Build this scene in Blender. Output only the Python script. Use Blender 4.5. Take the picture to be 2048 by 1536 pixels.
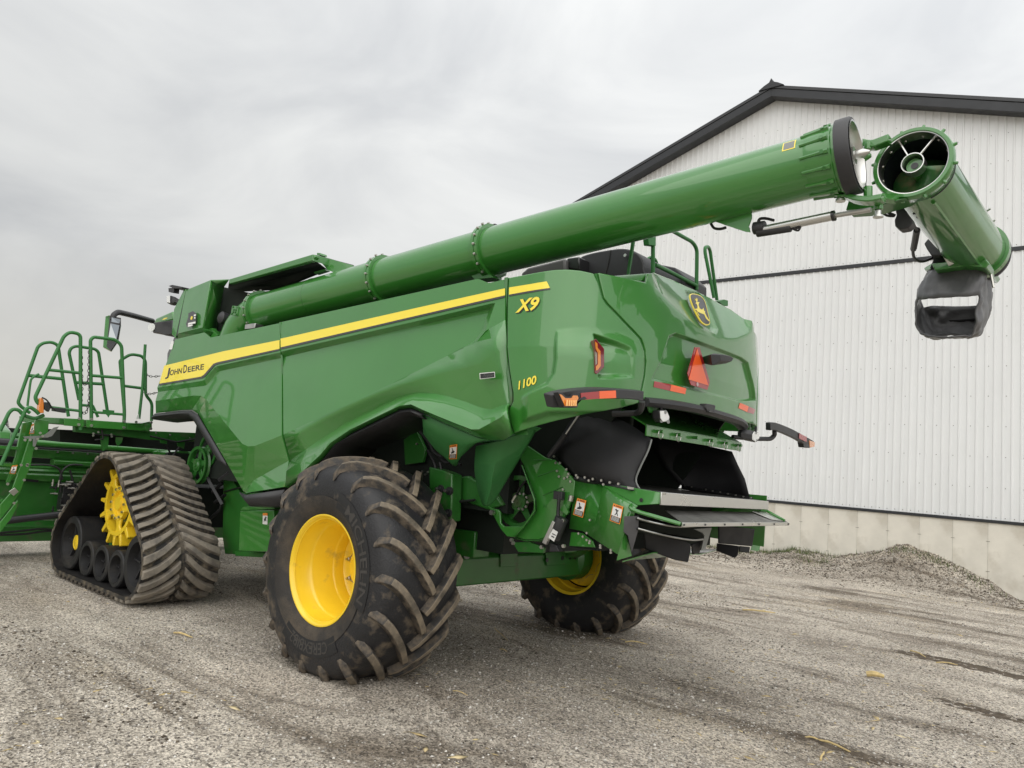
import bpy, bmesh, math, random
import numpy as np
from mathutils import Vector, Matrix

# ---------------------------------------------------------------- scene, camera, sky, sun
S = bpy.context.scene
for o in list(bpy.data.objects):
    bpy.data.objects.remove(o)
COL = S.collection
random.seed(7)
RNG = np.random.default_rng(11)

cam_data = bpy.data.cameras.new('camera')
cam_data.sensor_width = 36.0
cam_data.lens = 26.72
cam_data.clip_start = 0.05
cam_data.clip_end = 4000.0
cam = bpy.data.objects.new('camera', cam_data)
COL.objects.link(cam)
rt, up, bk = (-0.75658878, -0.64901848, 0.07967699), (-0.01154468, 0.13508989, 0.99076609), (-0.65378906, 0.74868266, -0.10970021)
cam.matrix_world = Matrix(((rt[0], up[0], bk[0], -4.92), (rt[1], up[1], bk[1], 5.55), (rt[2], up[2], bk[2], 1.66), (0, 0, 0, 1)))
S.camera = cam

SUN_EL, SUN_AZ = math.radians(46), math.radians(122)      # azimuth measured from +X towards +Y
sun_dir = Vector((math.cos(SUN_EL) * math.cos(SUN_AZ), math.cos(SUN_EL) * math.sin(SUN_AZ), math.sin(SUN_EL)))
world = bpy.data.worlds.new('World')
S.world = world
world.use_nodes = True
wt = world.node_tree
wt.nodes.clear()
def wn(t, **k):
    n = wt.nodes.new(t)
    for a, v in k.items():
        setattr(n, a, v)
    return n
sky = wn('ShaderNodeTexSky', sky_type='NISHITA', sun_disc=False)
sky.sun_elevation = SUN_EL
sky.sun_rotation = math.radians(90) - SUN_AZ
sky.air_density, sky.dust_density, sky.ozone_density = 1.0, 4.0, 1.0
bg_sky = wn('ShaderNodeBackground'); bg_sky.inputs['Strength'].default_value = 0.06
wt.links.new(sky.outputs[0], bg_sky.inputs['Color'])
tc = wn('ShaderNodeTexCoord')
mp = wn('ShaderNodeMapping'); mp.inputs['Scale'].default_value = (1.0, 1.0, 2.6)
wt.links.new(tc.outputs['Generated'], mp.inputs['Vector'])
n1 = wn('ShaderNodeTexNoise'); n1.inputs['Scale'].default_value = 2.2; n1.inputs['Detail'].default_value = 7; n1.inputs['Roughness'].default_value = 0.52; n1.inputs['Distortion'].default_value = 0.5
wt.links.new(mp.outputs[0], n1.inputs['Vector'])
ramp = wn('ShaderNodeValToRGB')
ramp.color_ramp.elements[0].position, ramp.color_ramp.elements[0].color = 0.33, (0.44, 0.45, 0.46, 1)
ramp.color_ramp.elements[1].position, ramp.color_ramp.elements[1].color = 0.66, (0.63, 0.635, 0.625, 1)
wt.links.new(n1.outputs[0], ramp.inputs[0])
# the veil of cloud is a little brighter around the hidden sun and towards the horizon
dot = wn('ShaderNodeVectorMath', operation='DOT_PRODUCT')
wt.links.new(tc.outputs['Generated'], dot.inputs[0])
GLOW = Vector((-0.55, -0.62, 0.56)).normalized()
dot.inputs[1].default_value = GLOW
mr = wn('ShaderNodeMapRange'); mr.inputs['From Min'].default_value = -0.2; mr.inputs['From Max'].default_value = 0.95; mr.inputs['To Min'].default_value = 0.86; mr.inputs['To Max'].default_value = 1.16
wt.links.new(dot.outputs['Value'], mr.inputs['Value'])
sep = wn('ShaderNodeSeparateXYZ'); wt.links.new(tc.outputs['Generated'], sep.inputs[0])
hz = wn('ShaderNodeMapRange'); hz.inputs['From Min'].default_value = 0.0; hz.inputs['From Max'].default_value = 0.22; hz.inputs['To Min'].default_value = 1.0; hz.inputs['To Max'].default_value = 0.0
wt.links.new(sep.outputs['Z'], hz.inputs['Value'])
mixh = wn('ShaderNodeMixRGB'); mixh.inputs['Color2'].default_value = (0.76, 0.73, 0.64, 1)
hm = wn('ShaderNodeMath', operation='MULTIPLY'); hm.inputs[1].default_value = 0.6
wt.links.new(hz.outputs[0], hm.inputs[0]); wt.links.new(hm.outputs[0], mixh.inputs['Fac']); wt.links.new(ramp.outputs[0], mixh.inputs['Color1'])
zen = wn('ShaderNodeMapRange'); zen.inputs['From Min'].default_value = 0.0; zen.inputs['From Max'].default_value = 1.0; zen.inputs['To Min'].default_value = 0.84; zen.inputs['To Max'].default_value = 1.75
wt.links.new(sep.outputs['Z'], zen.inputs['Value'])          # overcast: brighter overhead than at the horizon
mz = wn('ShaderNodeMath', operation='MULTIPLY')
wt.links.new(zen.outputs[0], mz.inputs[0]); wt.links.new(mr.outputs[0], mz.inputs[1])
bg_cl = wn('ShaderNodeBackground')
wt.links.new(mixh.outputs[0], bg_cl.inputs['Color']); wt.links.new(mz.outputs[0], bg_cl.inputs['Strength'])
mixs = wn('ShaderNodeMixShader'); mixs.inputs['Fac'].default_value = 0.93
wt.links.new(bg_sky.outputs[0], mixs.inputs[1]); wt.links.new(bg_cl.outputs[0], mixs.inputs[2])
wo = wn('ShaderNodeOutputWorld'); wt.links.new(mixs.outputs[0], wo.inputs['Surface'])

sd = bpy.data.lights.new('sun', 'SUN'); sd.energy = 1.4; sd.angle = math.radians(95); sd.color = (1.0, 0.97, 0.92)
sun = bpy.data.objects.new('sun', sd); COL.objects.link(sun)
sun.rotation_euler = sun_dir.to_track_quat('Z', 'Y').to_euler()
sun.location = (0, 0, 30)

S.view_settings.view_transform = 'Standard'
S.view_settings.look = 'None'
S.view_settings.exposure = 0.42
S.view_settings.gamma = 1.0
S.view_settings.use_curve_mapping = False

# ---------------------------------------------------------------- materials
MATS = {}
def mat(name, color, rough=0.5, metal=0.0, coat=0.0, coat_rough=0.05, coat_ior=1.5, spec=0.5, var=0.0, var_scale=8.0, bump=0.0, bump_scale=60.0, dirt=None, dirt_amt=0.0, dirt_scale=3.0, low_dirt=None, rough_var=0.0):
    m = bpy.data.materials.new(name); m.use_nodes = True
    t = m.node_tree; b = t.nodes['Principled BSDF']
    b.inputs['Roughness'].default_value = rough
    b.inputs['Metallic'].default_value = metal
    b.inputs['Coat Weight'].default_value = coat
    b.inputs['Coat Roughness'].default_value = coat_rough
    b.inputs['Coat IOR'].default_value = coat_ior
    b.inputs['Specular IOR Level'].default_value = spec
    col = color if len(color) == 4 else (*color, 1)
    b.inputs['Base Color'].default_value = col
    N = lambda ty: t.nodes.new(ty)
    co = N('ShaderNodeTexCoord')
    cur = None
    if var > 0:
        n = N('ShaderNodeTexNoise'); n.inputs['Scale'].default_value = var_scale; n.inputs['Detail'].default_value = 6
        t.links.new(co.outputs['Object'], n.inputs['Vector'])
        r = N('ShaderNodeMapRange'); r.inputs['From Min'].default_value = 0.3; r.inputs['From Max'].default_value = 0.7
        r.inputs['To Min'].default_value = 1 - var; r.inputs['To Max'].default_value = 1 + var
        t.links.new(n.outputs[0], r.inputs[0])
        h = N('ShaderNodeVectorMath'); h.operation = 'SCALE'; h.inputs[0].default_value = col[:3]
        t.links.new(r.outputs[0], h.inputs['Scale'])
        cur = h.outputs[0]
    if dirt is not None:
        n = N('ShaderNodeTexNoise'); n.inputs['Scale'].default_value = dirt_scale; n.inputs['Detail'].default_value = 9; n.inputs['Roughness'].default_value = 0.62
        t.links.new(co.outputs['Object'], n.inputs['Vector'])
        r = N('ShaderNodeMapRange'); r.inputs['From Min'].default_value = 0.62 - dirt_amt * 0.45; r.inputs['From Max'].default_value = 0.80 - dirt_amt * 0.35
        t.links.new(n.outputs[0], r.inputs[0])
        mx = N('ShaderNodeMixRGB'); mx.inputs['Color2'].default_value = (*dirt, 1)
        if cur: t.links.new(cur, mx.inputs['Color1'])
        else: mx.inputs['Color1'].default_value = col
        t.links.new(r.outputs[0], mx.inputs['Fac'])
        cur = mx.outputs[0]
        ru = N('ShaderNodeMapRange'); ru.inputs['To Min'].default_value = rough; ru.inputs['To Max'].default_value = 0.92
        t.links.new(r.outputs[0], ru.inputs[0]); t.links.new(ru.outputs[0], b.inputs['Roughness'])
    elif rough_var > 0:
        n = N('ShaderNodeTexNoise'); n.inputs['Scale'].default_value = 5; n.inputs['Detail'].default_value = 8
        t.links.new(co.outputs['Object'], n.inputs['Vector'])
        ru = N('ShaderNodeMapRange'); ru.inputs['From Min'].default_value = 0.3; ru.inputs['From Max'].default_value = 0.7
        ru.inputs['To Min'].default_value = max(0.0, rough - rough_var); ru.inputs['To Max'].default_value = rough + rough_var
        t.links.new(n.outputs[0], ru.inputs[0]); t.links.new(ru.outputs[0], b.inputs['Roughness'])
    if cur: t.links.new(cur, b.inputs['Base Color'])
    if bump > 0:
        n = N('ShaderNodeTexNoise'); n.inputs['Scale'].default_value = bump_scale; n.inputs['Detail'].default_value = 5
        t.links.new(co.outputs['Object'], n.inputs['Vector'])
        bp = N('ShaderNodeBump'); bp.inputs['Strength'].default_value = bump; bp.inputs['Distance'].default_value = 0.01
        t.links.new(n.outputs[0], bp.inputs['Height']); t.links.new(bp.outputs[0], b.inputs['Normal'])
    MATS[name] = m
    return m

GREEN = (0.034, 0.195, 0.024)
M_GREEN = mat('green_paint', GREEN, 0.36, coat=1.0, coat_rough=0.04, coat_ior=1.58, var=0.05, var_scale=2.0, rough_var=0.05)
M_GREEN2 = mat('green_paint_chassis', (0.022, 0.14, 0.018), 0.42, coat=0.5, coat_rough=0.15, var=0.10, var_scale=5, dirt=(0.10, 0.095, 0.06), dirt_amt=0.12, dirt_scale=4)
M_GREENP = mat('green_plastic', (0.036, 0.17, 0.045), 0.45, spec=0.45, var=0.06, var_scale=3)
M_YEL = mat('yellow_decal', (0.94, 0.76, 0.06), 0.35, coat=0.6, coat_rough=0.08)
M_YELP = mat('yellow_paint', (0.93, 0.64, 0.025), 0.38, coat=0.5, coat_rough=0.12, var=0.06, var_scale=4, dirt=(0.50, 0.36, 0.06), dirt_amt=0.04, dirt_scale=5)
M_GREY = mat('dark_grey_decal', (0.045, 0.045, 0.047), 0.4, coat=0.4)
M_BLACK = mat('black_decal', (0.012, 0.012, 0.013), 0.35, coat=0.4)
M_PLAS = mat('black_plastic', (0.028, 0.028, 0.031), 0.46, var=0.08, var_scale=6, bump=0.08, bump_scale=300)
M_RUBB = mat('black_rubber_sheet', (0.011, 0.011, 0.013), 0.62, var=0.15, var_scale=3, rough_var=0.08, bump=0.05, bump_scale=8)
M_BOOT = mat('grey_rubber_boot', (0.085, 0.085, 0.09), 0.38, var=0.25, var_scale=6, rough_var=0.12, bump=0.25, bump_scale=14)
M_STEEL = mat('bare_steel', (0.52, 0.52, 0.50), 0.35, metal=1.0, var=0.12, var_scale=9, rough_var=0.12)
M_ALU = mat('aluminium', (0.66, 0.66, 0.64), 0.32, metal=1.0, rough_var=0.08)
M_ZINC = mat('zinc_bolt', (0.55, 0.54, 0.50), 0.38, metal=1.0)
M_BELT = mat('worn_steel_deck', (0.17, 0.165, 0.155), 0.38, metal=0.8, var=0.25, var_scale=7, rough_var=0.12)
M_ORNG = mat('orange_reflector', (0.95, 0.13, 0.02), 0.35, coat=0.5)
M_RED = mat('red_reflector', (0.36, 0.012, 0.016), 0.3, coat=0.8)
M_AMB = mat('amber_lens', (0.80, 0.26, 0.03), 0.15, coat=1.0)
M_LENS = mat('clear_lens', (0.80, 0.81, 0.80), 0.12, coat=1.0)
M_MIRR = mat('mirror_glass', (0.35, 0.38, 0.40), 0.04, metal=1.0)
M_WHITE = mat('white_label', (0.78, 0.78, 0.76), 0.4)
M_LORNG = mat('label_orange', (0.85, 0.27, 0.03), 0.4)
M_SILV = mat('grey_cast', (0.23, 0.24, 0.23), 0.5, metal=0.3)
M_HOSE = mat('hydraulic_hose', (0.012, 0.012, 0.013), 0.5)
M_SHADE = mat('shade_black', (0.005, 0.010, 0.006), 0.7)  # near-black colour stands in for deep shade inside and under the machine

def rubber(name, base, mud, amt, scale, rough=0.55):
    return mat(name, base, rough, spec=0.45, var=0.2, var_scale=12, bump=0.35, bump_scale=70, dirt=mud, dirt_amt=amt, dirt_scale=scale)
M_TYRE = rubber('tyre_rubber', (0.017, 0.017, 0.019), (0.17, 0.135, 0.095), 0.20, 7, 0.48)
M_SIDE = rubber('tyre_sidewall_dust', (0.030, 0.027, 0.024), (0.10, 0.08, 0.058), 0.35, 2.5, 0.7)
M_LUG = rubber('tyre_lug_mud', (0.10, 0.085, 0.066), (0.24, 0.195, 0.14), 0.62, 9)
M_TLUG = rubber('track_lug_mud', (0.12, 0.108, 0.092), (0.24, 0.21, 0.17), 0.62, 9)
M_TBELT = rubber('track_belt', (0.02, 0.019, 0.019), (0.17, 0.14, 0.10), 0.42, 9)
M_TIN = rubber('track_inside', (0.014, 0.013, 0.013), (0.05, 0.045, 0.036), 0.15, 4)
M_ROLL = mat('roller_rubber', (0.014, 0.014, 0.015), 0.6, var=0.2, var_scale=8, dirt=(0.05, 0.045, 0.038), dirt_amt=0.2)

# ---------------------------------------------------------------- mesh helpers
class MB:
    def __init__(self):
        self.v, self.f = [], []
    def add(self, vs, fs):
        n = len(self.v)
        self.v += [tuple(p) for p in vs]
        self.f += [tuple(i + n for i in q) for q in fs]
        return self
    def box(self, lo, hi, rot=None):
        x0, y0, z0 = lo; x1, y1, z1 = hi
        vs = [(x0, y0, z0), (x1, y0, z0), (x1, y1, z0), (x0, y1, z0), (x0, y0, z1), (x1, y0, z1), (x1, y1, z1), (x0, y1, z1)]
        if rot:
            c = Vector(((x0 + x1) / 2, (y0 + y1) / 2, (z0 + z1) / 2))
            vs = [tuple(c + rot @ (Vector(p) - c)) for p in vs]
        return self.add(vs, [(0, 3, 2, 1), (4, 5, 6, 7), (0, 1, 5, 4), (1, 2, 6, 5), (2, 3, 7, 6), (3, 0, 4, 7)])
    def prism(self, poly, d):
        """polygon of 3D points extruded along vector d"""
        n = len(poly); d = Vector(d)
        vs = [tuple(p) for p in poly] + [tuple(Vector(p) + d) for p in poly]
        fs = [tuple(range(n - 1, -1, -1)), tuple(range(n, 2 * n))] + [(i, (i + 1) % n, n + (i + 1) % n, n + i) for i in range(n)]
        return self.add(vs, fs)
    def loft(self, rings, close=True, caps=False):
        n = len(rings[0]); vs = [p for r in rings for p in r]; fs = []
        for i in range(len(rings) - 1):
            for j in range(n if close else n - 1):
                k = (j + 1) % n
                fs.append((i * n + j, i * n + k, (i + 1) * n + k, (i + 1) * n + j))
        if caps:
            fs.append(tuple(range(n - 1, -1, -1))); fs.append(tuple(range((len(rings) - 1) * n, len(rings) * n)))
        return self.add(vs, fs)
    def tube(self, pts, r, seg=10, caps=True, bend=0.0):
        pts = [Vector(p) for p in pts]
        if bend > 0:
            pts = round_path(pts, bend)
        rings = []; prev = None
        for i, p in enumerate(pts):
            a = pts[max(i - 1, 0)]; b = pts[min(i + 1, len(pts) - 1)]
            t = (b - a).normalized()
            if prev is None:
                u = t.cross(Vector((0, 0, 1)))
                if u.length < 0.1: u = t.cross(Vector((1, 0, 0)))
            else:
                u = prev - t * prev.dot(t)
            u.normalize(); w = t.cross(u); prev = u
            rr = r[i] if isinstance(r, (list, tuple)) else r
            rings.append([tuple(p + u * (rr * math.cos(2 * math.pi * k / seg)) + w * (rr * math.sin(2 * math.pi * k / seg))) for k in range(seg)])
        return self.loft(rings, True, caps)
    def lathe(self, c, axis, prof, seg=32, closed=False, a0=0.0, a1=2 * math.pi):
        """prof: list of (along, radius) about axis through c"""
        c = Vector(c); t = Vector(axis).normalized()
        u = t.cross(Vector((0, 0, 1)))
        if u.length < 0.1: u = t.cross(Vector((1, 0, 0)))
        u.normalize(); w = t.cross(u)
        full = abs(a1 - a0 - 2 * math.pi) < 1e-6
        m = seg if full else seg + 1
        rings = [[tuple(c + t * s + u * (r * math.cos(a0 + (a1 - a0) * k / seg)) + w * (r * math.sin(a0 + (a1 - a0) * k / seg))) for k in range(m)] for s, r in prof]
        if closed: rings.append(rings[0])
        return self.loft(rings, full)
    def disc(self, c, axis, r, h, seg=20):
        return self.lathe(c, axis, [(0, 0.0005), (0, r), (h, r), (h, 0.0005)], seg)
    def obj(self, name, m, parent=None, smooth=30, bevel=0.0, bseg=2, solid=0.0, solid_off=-1, flip=None, doubles=False):
        me = bpy.data.meshes.new(name)
        me.from_pydata(self.v, [], self.f)
        bm = bmesh.new(); bm.from_mesh(me)
        if doubles: bmesh.ops.remove_doubles(bm, verts=bm.verts, dist=0.0008)
        bmesh.ops.recalc_face_normals(bm, faces=bm.faces)
        if flip is not None:
            a = Vector((0, 0, 0))
            for q in bm.faces: a += q.normal * q.calc_area()
            if a.dot(Vector(flip)) < 0: bmesh.ops.reverse_faces(bm, faces=bm.faces)
        bm.to_mesh(me); bm.free()
        return link(name, me, m, parent, smooth, bevel, bseg, solid, solid_off)

def link(name, me, m, parent=None, smooth=30, bevel=0.0, bseg=2, solid=0.0, solid_off=-1):
    if smooth:
        me.polygons.foreach_set('use_smooth', [True] * len(me.polygons))
        me.set_sharp_from_angle(angle=math.radians(smooth))
    if m is not None: me.materials.append(m)
    o = bpy.data.objects.new(name, me); COL.objects.link(o)
    if parent is not None: o.parent = parent
    if solid:
        md = o.modifiers.new('thickness', 'SOLIDIFY'); md.thickness = solid; md.offset = solid_off
    if bevel:
        md = o.modifiers.new('edges', 'BEVEL'); md.width = bevel; md.segments = bseg; md.limit_method = 'ANGLE'; md.angle_limit = math.radians(14)
        md.harden_normals = False
    return o

def round_path(pts, r, n=5):
    out = [pts[0]]
    for i in range(1, len(pts) - 1):
        a, p, b = pts[i - 1], pts[i], pts[i + 1]
        d1 = (a - p); d2 = (b - p)
        l = min(r, d1.length * 0.45, d2.length * 0.45)
        s = p + d1.normalized() * l; e = p + d2.normalized() * l
        for k in range(n + 1):
            t = k / n
            out.append(s * (1 - t) ** 2 + p * (2 * t * (1 - t)) + e * t ** 2)
    out.append(pts[-1])
    return out

def thing(name, label, cat, loc=(0, 0, 0), group=None):
    o = bpy.data.objects.new(name, None); COL.objects.link(o)
    o.empty_display_size = 0.2
    o.location = loc
    tag(o, label, cat, group)
    return o
def tag(o, label, cat, group=None, kind=None):
    if label: o['label'] = label
    if cat: o['category'] = cat
    if group: o['group'] = group
    if kind: o['kind'] = kind
    return o
def V(p): return Vector(p)
def lerp(a, b, t): return tuple(a[i] + (b[i] - a[i]) * t for i in range(len(a)))
def resample(P, n):
    P = [Vector(p) for p in P]
    d = [0.0]
    for i in range(1, len(P)): d.append(d[-1] + (P[i] - P[i - 1]).length)
    out = []
    for k in range(n):
        s = d[-1] * k / (n - 1); i = 0
        while i < len(P) - 2 and d[i + 1] < s: i += 1
        t = (s - d[i]) / max(d[i + 1] - d[i], 1e-9)
        out.append(P[i].lerp(P[i + 1], min(max(t, 0), 1)))
    return out
def smooth_curve(P, per=4, closed=False):
    P = [Vector(p) for p in P]; n = len(P); out = []
    for i in range(n if closed else n - 1):
        g = (lambda k: P[k % n]) if closed else (lambda k: P[min(max(k, 0), n - 1)])
        p0, p1, p2, p3 = g(i - 1), g(i), g(i + 1), g(i + 2)
        for k in range(per):
            t = k / per
            out.append(0.5 * ((2 * p1) + (p2 - p0) * t + (2 * p0 - 5 * p1 + 4 * p2 - p3) * t * t + (3 * p1 - 3 * p2 + p3 - p0) * t ** 3))
    if not closed: out.append(P[-1])
    return out
def text_mesh(name, body, origin, uvec, vvec, m, parent, bold=0.0, depth=0.002, space=1.0, shear=0.0):
    """lettering laid on a plane: uvec = direction*metres for 1 em along, vvec the same upwards"""
    cu = bpy.data.curves.new(name, 'FONT'); cu.body = body; cu.size = 1.0; cu.space_character = space; cu.shear = shear
    cu.offset = bold; cu.extrude = 0.0; cu.resolution_u = 3
    o = bpy.data.objects.new(name + '_tmp', cu); COL.objects.link(o)
    dg = bpy.context.evaluated_depsgraph_get(); dg.update()
    me = bpy.data.meshes.new_from_object(o.evaluated_get(dg))
    bpy.data.objects.remove(o); bpy.data.curves.remove(cu)
    O, U, W = Vector(origin), Vector(uvec), Vector(vvec); Nn = U.cross(W).normalized()
    for v in me.vertices:
        p = O + U * v.co.x + W * v.co.y + Nn * depth
        v.co = p
    me.materials.clear()
    me.name = name
    return link(name, me, m, parent, smooth=0)

# ================================================================ the yard
def hash_noise(x, y, seed=0):
    """smooth value noise on arrays"""
    r = np.random.default_rng(seed); T = r.random((64, 64))
    xi = np.floor(x).astype(int); yi = np.floor(y).astype(int)
    fx = x - xi; fy = y - yi
    fx = fx * fx * (3 - 2 * fx); fy = fy * fy * (3 - 2 * fy)
    g = lambda a, b: T[a % 64, b % 64]
    return (g(xi, yi) * (1 - fx) + g(xi + 1, yi) * fx) * (1 - fy) + (g(xi, yi + 1) * (1 - fx) + g(xi + 1, yi + 1) * fx) * fy
WALL_Y = -12.13
def ground_h(x, y):
    x = np.asarray(x, float); y = np.asarray(y, float)
    near = np.exp(-((x + 1) / 14.0) ** 4 - ((y + 2) / 14.0) ** 4)
    h = (hash_noise(x * 0.35, y * 0.9, 1) - 0.5) * 0.035 + (hash_noise(x * 1.3, y * 3.1, 2) - 0.5) * 0.018 + (hash_noise(x * 5, y * 9, 3) - 0.5) * 0.010
    # lug prints of earlier wheels crossing the foreground
    for (cx, cy, w) in ((-1.55, 1.93, 0.30), (-2.9, 3.4, 0.34)):
        dy = (y - cy + 0.12 * (x - cx)) / w
        h -= 0.020 * np.exp(-dy ** 4) * (0.5 + 0.5 * np.sign(np.sin((x + 0.35 * np.abs(dy) * w) * 34))) * np.exp(-((x - cx) / 0.8) ** 4)
    h *= near
    # gravel heaped against the barn footing
    d = np.clip((y - WALL_Y), 0, None)
    for (mx, a, sx, sy) in ((-0.72, 0.68, 0.72, 1.1), (-1.75, 0.36, 0.7, 0.9), (1.25, 0.30, 0.95, 0.9), (2.9, 0.10, 1.2, 1.0), (0.25, 0.16, 0.6, 0.9), (-3.4, -0.12, 1.3, 1.4), (4.6, 0.12, 1.2, 1.0), (6.8, 0.2, 1.3, 1.0)):
        h += a * np.exp(-((x - mx) / sx) ** 2 - (d / sy) ** 2)
    lump = np.exp(-(d / 1.6) ** 2) * np.exp(-((x - 1) / 8.0) ** 4)
    h += lump * ((hash_noise(x * 3.1, y * 3.1, 5) - 0.5) * 0.10 + (hash_noise(x * 9, y * 9, 6) - 0.5) * 0.05)
    return h
def axis_pts(lo, hi, step, far):
    a = list(np.arange(lo, hi + 1e-6, step)); s = step; p = hi
    while p < far:
        s *= 1.28; p += s; a.append(p)
    s = step; p = lo
    while p > -far:
        s *= 1.28; p -= s; a.insert(0, p)
    return np.array(a)
gx = axis_pts(-5.2, 7.0, 0.06, 1800.0); gy = axis_pts(-12.6, 5.6, 0.06, 1800.0)
GX, GY = np.meshgrid(gx, gy, indexing='ij')
GZ = ground_h(GX, GY)
def grid_mesh(name, X, Y, Z):
    nx, ny = X.shape
    me = bpy.data.meshes.new(name)
    co = np.stack([X, Y, Z], -1).reshape(-1, 3)
    i = np.arange(nx * ny).reshape(nx, ny)
    q = np.stack([i[:-1, :-1], i[1:, :-1], i[1:, 1:], i[:-1, 1:]], -1).reshape(-1, 4)
    me.vertices.add(len(co)); me.vertices.foreach_set('co', co.ravel())
    me.loops.add(q.size); me.loops.foreach_set('vertex_index', q.ravel().astype(np.int32))
    me.polygons.add(len(q)); me.polygons.foreach_set('loop_start', np.arange(0, q.size, 4, dtype=np.int32))
    me.update(calc_edges=True); me.validate()
    return me
gm = bpy.data.materials.new('gravel_yard'); gm.use_nodes = True
gt = gm.node_tree; gb = gt.nodes['Principled BSDF']
def gn(ty, **k):
    n = gt.nodes.new(ty)
    for a, v in k.items(): setattr(n, a, v)
    return n
gco = gn('ShaderNodeTexCoord')
def gnoise(scale, sc=(1, 1, 1), det=6, rough=0.55, dist=0.0):
    m_ = gn('ShaderNodeMapping'); m_.inputs['Scale'].default_value = sc
    gt.links.new(gco.outputs['Object'], m_.inputs[0])
    n = gn('ShaderNodeTexNoise'); n.inputs['Scale'].default_value = scale; n.inputs['Detail'].default_value = det; n.inputs['Roughness'].default_value = rough; n.inputs['Distortion'].default_value = dist
    gt.links.new(m_.outputs[0], n.inputs['Vector'])
    return n.outputs[0]
def gramp(src, a, ca, b_, cb):
    r = gn('ShaderNodeValToRGB'); e = r.color_ramp.elements
    e[0].position, e[0].color = a, (*ca, 1); e[1].position, e[1].color = b_, (*cb, 1)
    gt.links.new(src, r.inputs[0]); return r.outputs[0]
def gmix(fac, c1, c2, typ='MIX'):
    m_ = gn('ShaderNodeMixRGB', blend_type=typ)
    for s, i in ((fac, 'Fac'), (c1, 'Color1'), (c2, 'Color2')):
        if isinstance(s, (int, float)): m_.inputs[i].default_value = s
        elif isinstance(s, tuple): m_.inputs[i].default_value = (*s, 1)
        else: gt.links.new(s, m_.inputs[i])
    return m_.outputs[0]
c_gravel = gramp(gnoise(0.9, (0.7, 1.3, 1), det=9, rough=0.6), 0.32, (0.33, 0.295, 0.25), 0.68, (0.58, 0.53, 0.46))
c_mud = gramp(gnoise(9, det=9, rough=0.65), 0.3, (0.085, 0.07, 0.055), 0.75, (0.24, 0.20, 0.155))
f_mud = gramp(gnoise(0.55, (0.40, 1.5, 1), det=12, rough=0.68, dist=0.9), 0.49, (0, 0, 0), 0.60, (0.92, 0.92, 0.92))
f_mud2 = gramp(gnoise(3.2, (0.35, 1.6, 1), det=10, rough=0.7, dist=0.8), 0.56, (0, 0, 0), 0.68, (0.8, 0.8, 0.8))
# mud by wheel tracks and wall heap; beneath the machine, mud plus painted shade
def blob(cx, cy, rx, ry, hard=1.0):
    m_ = gn('ShaderNodeMapping'); m_.vector_type = 'TEXTURE'; m_.inputs['Location'].default_value = (cx, cy, 0); m_.inputs['Scale'].default_value = (rx, ry, 1000)
    gt.links.new(gco.outputs['Object'], m_.inputs[0])
    l_ = gn('ShaderNodeVectorMath', operation='LENGTH'); gt.links.new(m_.outputs[0], l_.inputs[0])
    r_ = gn('ShaderNodeMapRange'); r_.inputs['From Min'].default_value = 1.15; r_.inputs['From Max'].default_value = 0.35; r_.inputs['To Max'].default_value = hard
    gt.links.new(l_.outputs['Value'], r_.inputs[0])
    return r_.outputs[0]
def gmath(op, a, b):
    m_ = gn('ShaderNodeMath', operation=op)
    for k_, q in enumerate((a, b)):
        if isinstance(q, (int, float)): m_.inputs[k_].default_value = q
        else: gt.links.new(q, m_.inputs[k_])
    return m_.outputs[0]
mud_shade_patches = None
for bb in ((0.6, 0.0, 4.2, 2.2, 0.55), (-0.9, 1.1, 1.6, 1.2, 0.6), (2.6, 2.9, 1.6, 0.7, 0.4), (-0.7, -11.6, 1.0, 0.9, 0.95), (1.2, -11.8, 1.2, 0.6, 0.5), (-2.2, -3.4, 1.4, 1.0, 0.5), (-3.5, -2.0, 0.9, 0.9, 0.45)):
    q = blob(*bb); mud_shade_patches = q if mud_shade_patches is None else gmath('MAXIMUM', mud_shade_patches, q)
brk = gramp(gnoise(2.4, (0.6, 1.3, 1), det=10, rough=0.7), 0.36, (0, 0, 0), 0.62, (1, 1, 1))
f_all = gmath('MAXIMUM', gmath('MAXIMUM', f_mud, gmath('MULTIPLY', f_mud2, 0.75)), gmath('MULTIPLY', mud_shade_patches, brk))
c1_ = gmix(f_all, c_gravel, c_mud)
f_tan = gramp(gnoise(0.6, (0.6, 1.5, 1), det=6), 0.55, (0, 0, 0), 0.70, (0.55, 0.55, 0.55))
c2_ = gmix(f_tan, c1_, (0.46, 0.395, 0.30))
f_red = gramp(gnoise(0.8, (0.5, 1.8, 1), det=6), 0.66, (0, 0, 0), 0.76, (0.4, 0.4, 0.4))
c2_ = gmix(f_red, c2_, (0.34, 0.20, 0.15))
vor = gn('ShaderNodeTexVoronoi'); vor.inputs['Scale'].default_value = 80
gt.links.new(gco.outputs['Object'], vor.inputs['Vector'])
stone_c = gn('ShaderNodeSeparateColor'); gt.links.new(vor.outputs['Color'], stone_c.inputs[0])
sp = gramp(stone_c.outputs[0], 0.0, (0.30, 0.29, 0.28), 1.0, (1.75, 1.74, 1.72))
c3_ = gmix(0.9, c2_, sp, 'MULTIPLY')
c4_ = gmix(0.6, c3_, gramp(gnoise(200, det=3), 0.3, (0.45, 0.45, 0.45), 0.7, (1.6, 1.6, 1.6)), 'MULTIPLY')
gt.links.new(c4_, gb.inputs['Base Color'])
gb.inputs['Roughness'].default_value = 0.93
gb.inputs['Specular IOR Level'].default_value = 0.25
bh = gn('ShaderNodeMath', operation='ADD')
gt.links.new(vor.outputs['Distance'], bh.inputs[0]); gt.links.new(gnoise(180, det=4), bh.inputs[1])
gbp = gn('ShaderNodeBump'); gbp.inputs['Strength'].default_value = 0.8; gbp.inputs['Distance'].default_value = 0.012
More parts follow.
